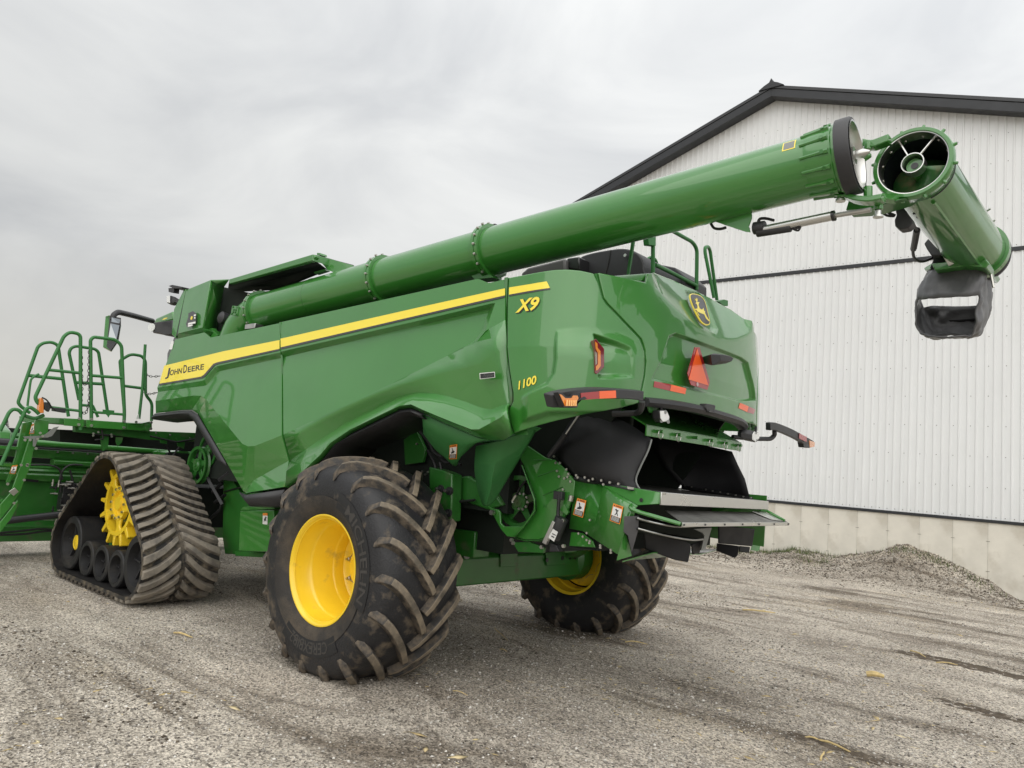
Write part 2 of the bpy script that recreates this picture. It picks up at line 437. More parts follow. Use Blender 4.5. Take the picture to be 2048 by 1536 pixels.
gt.links.new(bh.outputs[0], gbp.inputs['Height']); gt.links.new(gbp.outputs[0], gb.inputs['Normal'])
ground = link('ground', grid_mesh('ground', GX, GY, GZ), gm, None, smooth=0)
ground.data.polygons.foreach_set('use_smooth', [True] * len(ground.data.polygons))
tag(ground, None, None, kind='structure')

# loose stones, real geometry, denser near the camera
def scatter(name, n, size, region, m, flat=0.6, sink=0.25, elong=1.0, seed=3, dens=None, label=None, cat=None):
    r = np.random.default_rng(seed)
    pts = []
    while len(pts) < n:
        x = r.uniform(region[0], region[1], n); y = r.uniform(region[2], region[3], n)
        k = dens(x, y, r) if dens else np.ones(n, bool)
        pts += list(np.stack([x, y], -1)[k])
    P = np.array(pts[:n])
    base = np.array([(1, 0, 0), (0, 1, 0), (-1, 0, 0), (0, -1, 0), (0, 0, 1), (0, 0, -1)], float)
    tri = np.array([(0, 1, 4), (1, 2, 4), (2, 3, 4), (3, 0, 4), (1, 0, 5), (2, 1, 5), (3, 2, 5), (0, 3, 5)])
    s = r.uniform(size[0], size[1], n) * (0.6 + 0.4 * r.random(n) ** 3 * 2)
    v = base[None] * (1 + r.uniform(-0.35, 0.35, (n, 6, 1)))
    v = v * s[:, None, None] * np.array([elong, 1, flat])
    a = r.uniform(0, 2 * np.pi, n); ca, sa = np.cos(a), np.sin(a)
    tl = r.uniform(-0.5, 0.5, n); ct, st = np.cos(tl), np.sin(tl)
    y2 = v[..., 1] * ct[:, None] - v[..., 2] * st[:, None]; z2 = v[..., 1] * st[:, None] + v[..., 2] * ct[:, None]
    X = v[..., 0] * ca[:, None] - y2 * sa[:, None] + P[:, :1]; Y = v[..., 0] * sa[:, None] + y2 * ca[:, None] + P[:, 1:]
    Z = z2 + ground_h(P[:, 0], P[:, 1])[:, None] + (s * flat * (1 - 2 * sink))[:, None] * 0.6
    co = np.stack([X, Y, Z], -1).reshape(-1, 3)
    f = (tri[None] + (np.arange(n) * 6)[:, None, None]).reshape(-1, 3)
    me = bpy.data.meshes.new(name)
    me.vertices.add(len(co)); me.vertices.foreach_set('co', co.ravel())
    me.loops.add(f.size); me.loops.foreach_set('vertex_index', f.ravel().astype(np.int32))
    me.polygons.add(len(f)); me.polygons.foreach_set('loop_start', np.arange(0, f.size, 3, dtype=np.int32))
    me.update(calc_edges=True)
    at = me.attributes.new('tone', 'FLOAT', 'POINT')
    at.data.foreach_set('value', np.repeat(r.random(n), 6).astype(np.float32))
    o = link(name, me, m, None, smooth=0)
    return o
def tone_mat(name, c0, c1, c2, rough=0.85):
    m = bpy.data.materials.new(name); m.use_nodes = True
    t = m.node_tree; b = t.nodes['Principled BSDF']; b.inputs['Roughness'].default_value = rough; b.inputs['Specular IOR Level'].default_value = 0.3
    a = t.nodes.new('ShaderNodeAttribute'); a.attribute_name = 'tone'
    r = t.nodes.new('ShaderNodeValToRGB'); e = r.color_ramp.elements
    e[0].position, e[0].color = 0.0, (*c0, 1); e[1].position, e[1].color = 1.0, (*c2, 1)
    k = e.new(0.6); k.color = (*c1, 1)
    t.links.new(a.outputs['Fac'], r.inputs[0]); t.links.new(r.outputs[0], b.inputs['Base Color'])
    return m
M_STONE = tone_mat('gravel_stones', (0.09, 0.08, 0.07), (0.34, 0.315, 0.28), (0.80, 0.77, 0.72))
M_STONE2 = tone_mat('heap_stones', (0.07, 0.058, 0.046), (0.24, 0.205, 0.165), (0.55, 0.52, 0.47))
CX, CY = -4.92, 5.55
def near_dens(x, y, r):
    d = np.hypot(x - CX, y - CY)
    vis = ((x - CX) * 0.654 - (y - CY) * 0.749) > 1.0
    patch = hash_noise(x * 0.6 + 9, y * 1.6 + 3, 8)
    return vis & (r.random(len(x)) < np.clip(1.7 / np.maximum(d - 1.4, 0.6) ** 1.25, 0, 1) * (0.25 + patch))
g1 = scatter('gravel_stones', 110000, (0.0030, 0.0115), (-6, 6, -9, 6), M_STONE, dens=near_dens, seed=5)
tag(g1, 'loose pale gravel stones strewn over the yard', 'gravel', kind='stuff')
def mound_dens(x, y, r):
    return (y > WALL_Y + 0.02) & (r.random(len(x)) < np.exp(-((y - WALL_Y) / 1.3) ** 2))
g2 = scatter('coarse_gravel', 16000, (0.010, 0.026), (-4.5, 7, -12.1, -9), M_STONE2, dens=mound_dens, seed=9)
tag(g2, 'coarse gravel heaped along the concrete footing of the barn', 'gravel', kind='stuff')
M_CLOD = tone_mat('mud_clods', (0.045, 0.036, 0.026), (0.085, 0.068, 0.05), (0.16, 0.13, 0.095))
def clod_dens(x, y, r):
    return (hash_noise(x * 0.5 + 20, y * 1.5 + 7, 12) > 0.66) & (((x - CX) * 0.654 - (y - CY) * 0.749) > 1.5)
g3 = scatter('mud_clods', 5000, (0.004, 0.015), (-5.5, 5, -8, 5), M_CLOD, dens=clod_dens, seed=15, flat=0.5)
tag(g3, 'dark crumbs of mud dropped in streaks on the gravel', 'mud', kind='stuff')

# ================================================================ the barn
barn = thing('barn', 'white ribbed metal barn with black trim on a concrete footing', 'barn', (2.62, WALL_Y, 0))
bmat_wall = mat('white_ribbed_steel', (0.755, 0.77, 0.775), 0.42, coat=0.25, coat_rough=0.2, var=0.03, var_scale=0.8, rough_var=0.06)
bmat_trim = mat('charcoal_trim', (0.022, 0.024, 0.028), 0.45, rough_var=0.08)
bmat_conc = mat('poured_concrete', (0.68, 0.65, 0.575), 0.85, var=0.10, var_scale=2.2, bump=0.2, bump_scale=40, dirt=(0.52, 0.48, 0.40), dirt_amt=0.2, dirt_scale=1.2)
bmat_gap = mat('concrete_backing', (0.24, 0.22, 0.18), 0.9)
AX, AZ, SLOPE = 2.47, 11.36, 0.338
BX0, BX1 = -8.9, 14.2
RIB, PANEL = 0.1524, 0.9144
def roof_z(x): return AZ - SLOPE * abs(x - AX)
def rel(p): return (p[0] - 2.62, p[1] - WALL_Y, p[2])
def wall_panel(x0, z0, z1f):
    prof = []
    for k in range(6):
        b = x0 + k * RIB
        prof += [(b, 0.0), (b + 0.045, 0.0), (b + 0.058, 0.019), (b + 0.082, 0.019), (b + 0.095, 0.0)]
    prof.append((x0 + PANEL, 0.0))
    n = len(prof)
    vs = [rel((x, WALL_Y + d, z0)) for x, d in prof] + [rel((x, WALL_Y + d, z1f(x))) for x, d in prof]
    fs = [(i, i + 1, n + i + 1, n + i) for i in range(n - 1)]
    return MB().add(vs, fs)
def shift_copy(o, dx, parent):
    c = o.copy(); COL.objects.link(c); c.parent = parent; c.location = (o.location[0] + dx, o.location[1], o.location[2])
    return c
XS = [BX0 + i * PANEL for i in range(int((BX1 - BX0) / PANEL))]
low0 = None
for i, x in enumerate(XS):
    if low0 is None:
        low0 = wall_panel(x, 1.405, lambda q: 6.80).obj('wall_panel', bmat_wall, barn, smooth=25, flip=(0, 1, 0))
    else:
        shift_copy(low0, x - XS[0], barn)
    wall_panel(x, 6.885, roof_z).obj('wall_panel', bmat_wall, barn, smooth=25, flip=(0, 1, 0))
XE = XS[-1] + PANEL
MB().box(rel((BX0, WALL_Y - 0.02, 6.80)), rel((XE, WALL_Y + 0.032, 6.885))).obj('belt_trim', bmat_trim, barn, bevel=0.004)
MB().box(rel((BX0, WALL_Y - 0.02, 1.345)), rel((XE, WALL_Y + 0.045, 1.405))).obj('base_trim', bmat_trim, barn, bevel=0.004)
c0 = None
for i in range(int((XE - BX0) / 0.6096) + 1):
    if c0 is None:
        c0 = MB().box(rel((BX0 + 0.002, WALL_Y - 0.2, -0.6)), rel((BX0 + 0.6076, WALL_Y + 0.012, 1.345))).obj('concrete_panel', bmat_conc, barn, bevel=0.003, bseg=1)
    else:
        shift_copy(c0, i * 0.6096, barn)
MB().box(rel((BX0, WALL_Y - 0.22, -0.6)), rel((XE, WALL_Y + 0.006, 1.342))).obj('footing_core', bmat_gap, barn)
# tie holes left by the formwork
tm_ = MB()
for i in range(1, int((XE - BX0) / 0.6096) + 1):
    for z in (0.98, 0.40):
        p = rel((BX0 + i * 0.6096, WALL_Y + 0.0125, z))
        tm_.box((p[0] - 0.035, p[1], p[2] - 0.005), (p[0] + 0.03, p[1] + 0.004, p[2] + 0.004))
to_ = tm_.obj('form_tie_marks', bmat_gap, barn, smooth=0); to_['kind'] = 'stuff'
# screw heads
sm = MB()
def screw(x, z):
    p = rel((x, WALL_Y, z)); r = 0.0085
    sm.add([(p[0] + r * math.cos(k * 1.0472), p[1] + 0.006, p[2] + r * math.sin(k * 1.0472)) for k in range(6)] + [(p[0] + r * math.cos(k * 1.0472), p[1] + 0.0005, p[2] + r * math.sin(k * 1.0472)) for k in range(6)],
           [(0, 1, 2, 3, 4, 5)] + [(k, (k + 1) % 6, 6 + (k + 1) % 6, 6 + k) for k in range(6)])
ncol = int((XE - BX0) / 0.3048)
for i in range(ncol):
    x = BX0 + 0.02 + i * 0.3048
    for j in range(16):
        z = 2.03 + 0.6086 * j
        if abs(z - 6.84) > 0.12 and z < roof_z(x) - 0.3: screw(x, z)
    for z in (1.45, 6.93):
        screw(x, z); screw(x + RIB, z)
so_ = sm.obj('screw_heads', mat('screw_head', (0.16, 0.15, 0.14), 0.5, metal=0.6), barn, smooth=0); so_['kind'] = 'stuff'
# roof, rakes and ridge cap
OV = 0.30
ZR = 0.26
for s in (-1, 1):
    xe = AX + s * 12.3
    z_e = AZ - SLOPE * 12.3
    top = lambda dz, y: [rel((AX, y, AZ + dz)), rel((xe, y, z_e + dz))]
    a, b = top(0.05, WALL_Y + OV), top(ZR - 0.02, WALL_Y + OV)
    MB().prism([a[0], a[1], b[1], b[0]], (0, -30, 0)).obj('roof', bmat_trim, barn, smooth=20)
    a, b = top(-0.03, WALL_Y + OV + 0.004), top(0.17, WALL_Y + OV + 0.004)
    MB().prism([a[0], a[1], b[1], b[0]], (0, 0.03, 0)).obj('rake_trim', bmat_trim, barn, smooth=20, bevel=0.004)
    a, b = top(0.18, WALL_Y + OV + 0.05), top(ZR, WALL_Y + OV + 0.05)
    MB().prism([a[0], a[1], b[1], b[0]], (0, -0.2, 0)).obj('gable_flashing', mat('charcoal_flashing', (0.036, 0.038, 0.042), 0.4), barn, smooth=20, bevel=0.004)
    a, b = top(-0.02, WALL_Y + 0.03), top(0.05, WALL_Y + 0.03)
    MB().prism([a[0], a[1], b[1], b[0]], (0, OV - 0.03, 0)).obj('soffit', bmat_trim, barn, smooth=20)
cap = [(AX - 0.32, AZ + ZR - 0.09), (AX - 0.18, AZ + ZR + 0.0), (AX - 0.05, AZ + ZR + 0.06), (AX + 0.0, AZ + ZR + 0.16), (AX + 0.05, AZ + ZR + 0.06), (AX + 0.18, AZ + ZR + 0.0), (AX + 0.32, AZ + ZR - 0.09)]
MB().prism([rel((x, WALL_Y + OV + 0.08, z)) for x, z in cap], (0, -30, 0)).obj('ridge_cap', bmat_trim, barn, smooth=20)
for xw in (BX0, XE):
    MB().box(rel((min(xw, xw - 0.1 * (1 if xw > 0 else -1)), WALL_Y - 29.5, 1.36)), rel((max(xw, xw - 0.1 * (1 if xw > 0 else -1)), WALL_Y - 0.03, roof_z(xw)))).obj('side_wall', bmat_wall, barn, smooth=20)

# ================================================================ conifers on the horizon
M_NEEDLE = mat('dark_needles', (0.035, 0.04, 0.036), 0.9, var=0.4, var_scale=0.6)
M_BARK = mat('conifer_bark', (0.05, 0.042, 0.035), 0.9)
def conifer(x, y, h, label, seed):
    r = random.Random(seed)
    t = thing('conifer_tree', label, 'tree', (x, y, 0), 'conifers on the horizon')
    MB().tube([(0, 0, -0.3), (0, 0, h * 0.95)], [h * 0.025, h * 0.006], 6).obj('trunk', M_BARK, t)
    mb = MB()
    for k in range(260):
        u = r.random() ** 0.8
        z = h * (0.08 + 0.9 * u); rad = h * 0.27 * (1 - u) ** 0.85 * r.uniform(0.45, 1.15) + 0.05
        a = r.uniform(0, 6.283); c_, s_ = math.cos(a), math.sin(a); w = h * 0.035 * r.uniform(0.6, 1.5)
        p = Vector((c_ * rad, s_ * rad, z - rad * 0.35)); q = Vector((c_ * rad * 0.25, s_ * rad * 0.25, z + h * 0.02)); n = Vector((-s_, c_, 0)) * w
        mb.add([q, p + n, p - n * 0.4 + Vector((0, 0, -w))], [(0, 1, 2)])
    mb.obj('crown', M_NEEDLE, t, smooth=0)
trees = [(505, -137, 8.5, 'tall dark conifer on the horizon behind the ladder rail'), (520, -130, 5.2, 'short dark conifer at the far left edge of the horizon'),
         (498, -144, 5.0, 'low conifer on the horizon right of the tall one')]
for i, (x, y, h, l) in enumerate(trees): conifer(x, y, h, l, 40 + i)

# ================================================================ the combine harvester
CH = thing('combine_harvester', 'green combine harvester with yellow stripe, rear view, parked on gravel', 'combine', (0, 0, 0))

# ---- left flank, front panel -------------------------------------------------
def flank(name, verts, faces, lofts=(), bevel=0.006, label=None):
    mb = MB(); mb.add(verts, faces)
    for A, B, rows in lofts:
        R_ = [[lerp(a, b, t / rows) for a, b in zip(A, B)] for t in range(rows + 1)]
        mb.loft(R_, close=False)
    o = mb.obj(name, M_GREEN, CH, smooth=25, flip=(0, 1, 0), doubles=True)
    for i in range(len(faces)): o.data.polygons[i].use_smooth = False
    md = o.modifiers.new('thickness', 'SOLIDIFY'); md.thickness = 0.02; md.offset = -1
    if label: o['label'] = label
    return o
A = [(3.743,1.578,2.822),(3.084,1.573,2.867),(3.038,1.575,2.852),(2.909,1.58,2.799),(1.588,1.572,2.875)]
L = [(3.911,1.635,2.253),(2.872,1.628,2.32),(2.829,1.627,2.331),(2.683,1.614,2.46),(2.627,1.613,2.474),(1.478,1.602,2.578)]
Mm = [(3.93,1.612,2.207),(2.878,1.602,2.269),(2.834,1.601,2.276),(2.676,1.579,2.414),(2.638,1.577,2.425),(1.512,1.56,2.53)]
Cc = [(3.925,1.629,2.1),(3.044,1.619,2.164),(2.881,1.619,2.16),(2.765,1.625,2.124),(1.809,1.695,1.686),(1.7,1.698,1.666),(1.579,1.697,1.674),(1.177,1.679,1.789)]
Bb = [(4.052,1.55,1.964),(3.434,1.55,2.008),(3.182,1.55,2.015),(3.01,1.56,1.969),(2.258,1.605,1.517),(1.877,1.59,1.236),(1.731,1.64,1.225),(1.02,1.69,1.337)]
Rr = [(1.667,1.612,1.352),(1.11,1.62,1.565)]
vs = A + L + Mm + Cc + Bb + Rr
a, l, m_, c_, b_, r_ = 0, 5, 11, 17, 25, 33
fs = [tuple([a, a + 1, a + 2, a + 3, a + 4, l + 5, l + 4, l + 3, l + 2, l + 1, l])]
fs += [(l + i, l + i + 1, m_ + i + 1, m_ + i) for i in range(5)]
fs += [tuple([m_ + i for i in range(6)] + [c_ + i for i in range(7, -1, -1)])]
fs += [(c_ + i, c_ + i + 1, b_ + i + 1, b_ + i) for i in range(4)]
fs += [(c_ + 4, c_ + 5, b_ + 5, b_ + 4), (c_ + 5, c_ + 6, r_, b_ + 5), (c_ + 6, c_ + 7, r_ + 1, r_), (b_ + 5, r_, b_ + 6), (r_, r_ + 1, b_ + 7, b_ + 6)]
flank('front_side_panel', vs, fs)

# ---- left flank, middle panel ------------------------------------------------
T_ = [(1.579,1.572,2.883),(-0.015,1.562,2.983),(-0.987,1.555,3.046),(-1.025,1.556,3.042),(-1.123,1.56,3.003),(-1.146,1.56,3.002),(-1.299,1.559,3.013),(-1.32,1.575,2.853),(-1.347,1.59,2.702)]
K_ = [(1.467,1.602,2.584),(-0.438,1.584,2.762),(-1.192,1.576,2.839),(-1.226,1.576,2.839)]
N_ = [(1.498,1.559,2.535),(-0.38,1.527,2.736),(-1.116,1.514,2.816)]
D_ = [(1.152,1.677,1.798),(-0.224,1.603,2.265),(-0.924,1.561,2.525),(-1.025,1.553,2.572),(-1.087,1.541,2.648)]
DD = [(-0.954,1.588,2.517),(-1.098,1.603,2.551),(-1.181,1.606,2.629)]
vs = T_ + K_ + N_ + D_ + DD
t, k, n, d, dd = 0, 9, 13, 16, 21
fs = [(t, t + 1, t + 2, t + 3, t + 4, t + 5, t + 6, t + 7, k + 3, k + 2, k + 1, k),
      (k, k + 1, n + 1, n), (k + 1, k + 2, n + 2, n + 1), (k + 2, k + 3, n + 2),
      (n, n + 1, n + 2, d + 4, d + 3, d + 2, d + 1, d),
      (n + 2, k + 3, dd + 2, d + 4), (d + 4, dd + 2, dd + 1, d + 3), (d + 3, dd + 1, dd, d + 2),
      (k + 3, t + 7, t + 8, dd + 2)]
Q_ = [(1.085,1.62,1.569),(0.836,1.6,1.707),(0.625,1.58,1.822),(0.425,1.56,1.928),(0.12,1.545,2.038),(-0.177,1.545,2.138),(-0.324,1.545,2.171),(-0.467,1.545,2.191),(-0.646,1.545,2.182),(-0.791,1.545,2.161),(-0.976,1.545,2.121),(-1.146,1.545,2.076),(-1.245,1.545,2.065),(-1.384,1.545,2.105),(-1.42,1.545,2.117)]
F_ = [(0.996,1.7,1.353),(0.728,1.7,1.51),(0.533,1.7,1.641),(0.41,1.7,1.747),(0.158,1.7,1.868),(-0.262,1.7,2.013),(-0.427,1.7,2.068),(-0.558,1.7,2.08),(-0.698,1.7,2.039),(-0.887,1.7,1.988),(-1.073,1.7,1.941),(-1.214,1.7,1.907),(-1.288,1.7,1.91),(-1.465,1.69,1.994),(-1.514,1.685,2.032)]
G_ = [(1.005,1.665,1.323),(0.728,1.665,1.478),(0.534,1.665,1.613),(0.418,1.665,1.716),(0.173,1.665,1.842),(-0.243,1.665,1.989),(-0.402,1.665,2.044),(-0.528,1.665,2.055),(-0.674,1.665,2.015),(-0.861,1.65,1.956),(-1.034,1.63,1.904),(-1.169,1.61,1.866),(-1.284,1.6,1.844),(-1.43,1.59,1.849),(-1.499,1.59,1.886)]
LT = [D_[0], D_[1], D_[2], DD[0], DD[1], DD[2], T_[8]]
LTr = [tuple(p) for p in resample(LT[:4], 12)] + [tuple(p) for p in resample(LT[3:], 4)][1:]
QF = [lerp(q, f, 0.45) for q, f in zip(Q_, F_)]
QF = [(p[0], p[1] + 0.02, p[2]) for p in QF]
flank('middle_side_panel', vs, fs, lofts=((LTr, Q_, 3), (Q_, QF, 2), (QF, F_, 2), (F_, G_, 1)), bevel=0.005)

# ---- rear corner panel and rear hood: a curved shell described by arc length s round the tail and height z
PLAN = [(-1.20, 1.602), (-1.40, 1.60), (-1.55, 1.595), (-1.70, 1.57), (-1.84, 1.51), (-1.96, 1.40), (-2.045, 1.25), (-2.10, 1.10), (-2.135, 0.98), (-2.165, 0.80), (-2.19, 0.50), (-2.20, 0.20), (-2.20, 0.0)]
PLAN = PLAN + [(x, -y) for x, y in PLAN[-2::-1]]
PA = np.array(PLAN); PD = np.r_[0, np.cumsum(np.hypot(*np.diff(PA, axis=0).T))]
STOT = PD[-1]; SC = STOT / 2
def plan_at(s):
    s = np.asarray(s, float)
    i = np.clip(np.searchsorted(PD, s, side='right') - 1, 0, len(PA) - 2)
    t = ((s - PD[i]) / (PD[i + 1] - PD[i]))[..., None]
    p0 = PA[np.maximum(i - 1, 0)]; p1 = PA[i]; p2 = PA[i + 1]; p3 = PA[np.minimum(i + 2, len(PA) - 1)]
    return 0.5 * ((2 * p1) + (-p0 + p2) * t + (2 * p0 - 5 * p1 + 4 * p2 - p3) * t ** 2 + (-p0 + 3 * p1 - 3 * p2 + p3) * t ** 3)
def sstep(a, b, x):
    t = np.clip((x - a) / (b - a), 0, 1); return t * t * (3 - 2 * t)
def poly_sdf(poly, s, z):
    """signed distance, negative inside"""
    P = np.array(poly); n = len(P); best = np.full(s.shape, 1e9); inside = np.zeros(s.shape, bool)
    for i in range(n):
        a = P[i]; b = P[(i + 1) % n]; e = b - a; L2 = max(e @ e, 1e-12)
        t = np.clip(((s - a[0]) * e[0] + (z - a[1]) * e[1]) / L2, 0, 1)
        best = np.minimum(best, np.hypot(s - a[0] - t * e[0], z - a[1] - t * e[1]))
        if a[1] != b[1]:
            cr = ((a[1] > z) != (b[1] > z)) & (s < (b[0] - a[0]) * (z - a[1]) / (b[1] - a[1]) + a[0])
            inside ^= cr
    return np.where(inside, -best, best)
POCKET = [(0.847,2.603),(1.033,2.574),(1.141,2.552),(1.169,2.49),(1.174,2.343),(0.877,2.305)]
LAMP = [(0.854,2.566),(0.926,2.51),(0.934,2.393),(0.883,2.339)]
FLARE = [(0.218,2.038),(0.282,2.118),(0.426,2.181),(0.549,2.245),(0.586,2.311),(0.593,2.407),(0.583,2.545),(0.581,2.615),(1.352,2.787),(1.395,2.109),(0.581,2.035),(0.247,1.922)]
RECESS = [(1.387,2.361),(1.535,2.608),(1.589,2.71),(1.668,2.743),(2.179,2.742),(2.813,2.747),(2.958,2.731),(3.076,2.583),(3.158,2.43),(2.758,2.372),(2.01,2.361)]
EMBPOC = [(2.095,3.178),(2.378,3.238),(2.454,3.19),(2.413,2.929),(2.316,2.877),(2.165,2.886),(2.072,2.9),(2.028,3.029)]
RIDGE = [(1.332,3.057),(1.607,2.87),(1.985,2.847)]
def shell(s, z):
    """position and inward offset of the tail skin"""
    xy = plan_at(s); e = 1e-3
    tg = plan_at(np.minimum(s + e, STOT)) - plan_at(np.maximum(s - e, 0))
    tg /= np.linalg.norm(tg, axis=-1, keepdims=True)
    nin = np.stack([-tg[..., 1], tg[..., 0]], -1)          # points into the machine
    ctr = np.array([-0.5, 0.0]); flipm = np.sign(((ctr - xy) * nin).sum(-1, keepdims=True)); nin = nin * flipm
    y = np.abs(s - SC)
    d = 0.10 * np.maximum(z - 2.55, 0) * (1 - sstep(0.9, 1.6, np.abs(1.602 - 0) * 0 + (1.3 - np.minimum(y, 1.3))))
    d = 0.09 * np.maximum(z - 2.5, 0)
    # tumblehome under the waist
    d = d + 0.25 * np.maximum(2.22 - z, 0) ** 1.5
    # sloping upper deck of the hood behind its ridge
    rz = 2.83 + 0.21 * (y / 0.84) ** 2
    rz = np.where(y > 0.84, 3.04 + (y - 0.84) * 3.0, rz)
    h = z - rz
    d = d + (0.42 + 0.15 * np.minimum(y, 0.84)) * np.where(h > 0.012, h, 0.012 * np.exp(np.clip((h - 0.012) / 0.012, -8, 0)))
    # recess behind the safety triangle, emblem pocket, lamp pocket, swept flare of the wheel arch
    d = d + 0.032 * sstep(0.010, -0.014, poly_sdf(RECESS, s, z))
    d = d + 0.026 * sstep(0.006, -0.016, poly_sdf(EMBPOC, s, z))
    pk = poly_sdf(POCKET, s, z)
    depth = np.interp(s, [POCKET[0][0], POCKET[3][0]], [0.085, 0.012])
    d = d + depth * sstep(0.008, -0.03, pk)
    d = d - 0.050 * sstep(0.008, -0.024, poly_sdf(FLARE, s, z)) * sstep(0.0, 0.12, s - 0.34) * sstep(1.35, 0.95, s) * sstep(2.66, 2.42, z)
    p = np.stack([xy[..., 0] + nin[..., 0] * d, xy[..., 1] + nin[..., 1] * d, z], -1)
    return p, nin
def strip_mesh(name, left, right, ns, nz, topmid=None):
    """grid between two boundary polylines given as (s, z), top to bottom"""
    Lr = np.array([tuple(p) for p in resample([(*q, 0) for q in left], nz)])[:, :2]
    Rr_ = np.array([tuple(p) for p in resample([(*q, 0) for q in right], nz)])[:, :2]
    t = np.linspace(0, 1, ns)[:, None, None]
    G = Lr[None] * (1 - t) + Rr_[None] * t
    if topmid is not None:
        for k in range(nz):
            w = max(0.0, 1 - k / (nz * 0.25))
            G[:, k, 1] += w * np.interp(G[:, k, 0], [q[0] for q in topmid], [q[1] for q in topmid])
    P, nn = shell(G[..., 0], G[..., 1])
    me = grid_mesh(name, P[..., 0], P[..., 1], P[..., 2])
    return me
def shell_obj(name, me, ref, thick=0.02):
    bm = bmesh.new(); bm.from_mesh(me); a = Vector((0, 0, 0))
    for q in bm.faces: a += q.normal * q.calc_area()
    if a.dot(Vector(ref)) < 0: bmesh.ops.reverse_faces(bm, faces=bm.faces)
    bm.to_mesh(me); bm.free()
    o = link(name, me, M_GREEN, CH, smooth=50)
    md = o.modifiers.new('thickness', 'SOLIDIFY'); md.thickness = thick; md.offset = -1
    return o
RL = [(0.126,3.02),(0.142,2.853),(0.164,2.702),(0.205,2.481),(0.236,2.338),(0.286,2.173),(0.287,2.118),(0.237,2.045),(0.255,1.973),(0.288,1.902)]
RRt = [(0.827,3.033),(0.865,2.971),(0.9,2.869),(0.932,2.828),(1.073,2.727),(1.232,2.623),(1.272,2.546),(1.279,2.465),(1.273,2.365),(1.253,2.27),(1.244,2.178)]
tm = [(0.129,3.021),(0.314,3.03),(0.524,3.045),(0.616,3.047),(0.722,3.044),(0.827,3.033)]
zl, zr = RL[0], RRt[0]
tmid = [(q[0], q[1] - np.interp(q[0], [zl[0], zr[0]], [zl[1], zr[1]])) for q in tm]
shell_obj('rear_corner_panel', strip_mesh('rear_corner_panel', RL, RRt, 150, 150, tmid), (-1, 1, 0))
HL = [(0.868,3.042),(0.887,2.975),(0.921,2.872),(0.954,2.838),(1.095,2.74),(1.259,2.637),(1.3,2.553),(1.312,2.469),(1.307,2.369),(1.281,2.274),(1.267,2.212)]
HR = [(2 * SC - s, z) for s, z in HL]
htop = [(0.868,3.044),(1.093,3.044),(1.313,3.055),(1.332,3.124),(1.577,3.209),(1.922,3.239),(2.36,3.239)]
hz_ = HL[0][1]
half = [(s, z - hz_) for s, z in htop]
hm_ = half + [(2 * SC - s, z) for s, z in half[::-1]]
shell_obj('rear_hood', strip_mesh('rear_hood', HL, HR, 330, 150, hm_), (-1, 0, 0))
# mirrored corner on the far side
CR_L = [(2 * SC - s, z) for s, z in RRt]; CR_R = [(2 * SC - s, max(z, 2.2)) for s, z in RL]
shell_obj('rear_corner_panel', strip_mesh('rear_corner_panel', CR_L, CR_R, 70, 90, [(2 * SC - q[0], q[1]) for q in tmid[::-1]]), (-1, -1, 0))
# dark seal in the joint
def seam(curve, dep, r, nm='panel_seam'):
    P, nn = shell(np.array([q[0] for q in curve]), np.array([q[1] for q in curve]))
    P = P[:, :3].copy(); P[:, 0] += nn[:, 0] * dep; P[:, 1] += nn[:, 1] * dep
    MB().tube([tuple(p) for p in P], r, 6).obj(nm, M_GREEN2, CH)
J = [tuple(p)[:2] for p in resample([(*lerp(a_, b__, 0.5), 0) for a_, b__ in zip(RRt, HL)], 40)]
seam(J, 0.03, 0.022); seam([(2 * SC - s, z) for s, z in J], 0.03, 0.022)
SE = [(-1.295,1.55,3.024),(-1.307,1.55,2.86),(-1.339,1.55,2.565),(-1.379,1.55,2.347),(-1.429,1.55,2.179),(-1.436,1.55,2.119),(-1.402,1.55,2.044),(-1.464,1.55,1.895)]
MB().tube(SE, 0.018, 6).obj('panel_seam', M_GREEN2, CH)
MB().loft([[(p[0] + 0.10, 1.52, p[2]), (p[0] - 0.12, 1.52, p[2])] for p in SE], close=False).obj('seam_backing', M_GREEN2, CH)
SE = [(1.585,1.57,2.88),(1.526,1.57,2.607),(1.484,1.57,2.528),(1.333,1.57,1.8),(1.228,1.57,1.707),(1.167,1.57,1.568),(1.192,1.57,1.343)]
MB().tube(SE, 0.016, 6).obj('panel_seam', M_GREEN2, CH)
# far flank: plain mirrored sheets so that the machine is whole
fv = [(p[0], -p[1], p[2]) for p in [A[0], A[4], T_[6], T_[8], Q_[13], Q_[9], Q_[6], Q_[3], Bb[3], Bb[0], L[0]]]
MB().add(fv, [tuple(range(len(fv)))]).obj('far_side_panel', M_GREEN, CH, flip=(0, -1, 0), solid=0.02)

# ---- decals on the flank -----------------------------------------------------
def decal(name, poly, m, parent=None, n=(0, 1, 0), off=0.004, th=0.0012):
    nv = Vector(n).normalized()
    P = [tuple(Vector(p) + nv * off) for p in poly]
    return MB().prism(P, nv * th).obj(name, m, parent or CH, smooth=0)
NB = (0, 1, 0.10)
st = decal('yellow_stripe', [(3.855,1.609,2.512),(2.573,1.597,2.63),(1.532,1.59,2.7),(1.5,1.599,2.612),(2.645,1.609,2.514),(2.716,1.61,2.5),(2.869,1.622,2.384),(2.925,1.623,2.365),(3.873,1.63,2.3)], M_YEL, None, NB)
decal('stripe_grey_band', [(3.872,1.63,2.299),(2.924,1.624,2.364),(2.868,1.622,2.383),(2.716,1.61,2.498),(2.644,1.609,2.513),(1.5,1.599,2.611),(1.494,1.6,2.596),(2.618,1.611,2.494),(2.682,1.612,2.483),(2.835,1.623,2.365),(2.895,1.625,2.347),(3.873,1.632,2.279)], M_GREY, st, NB)  # dark grey printed band along the stripe's lower edge
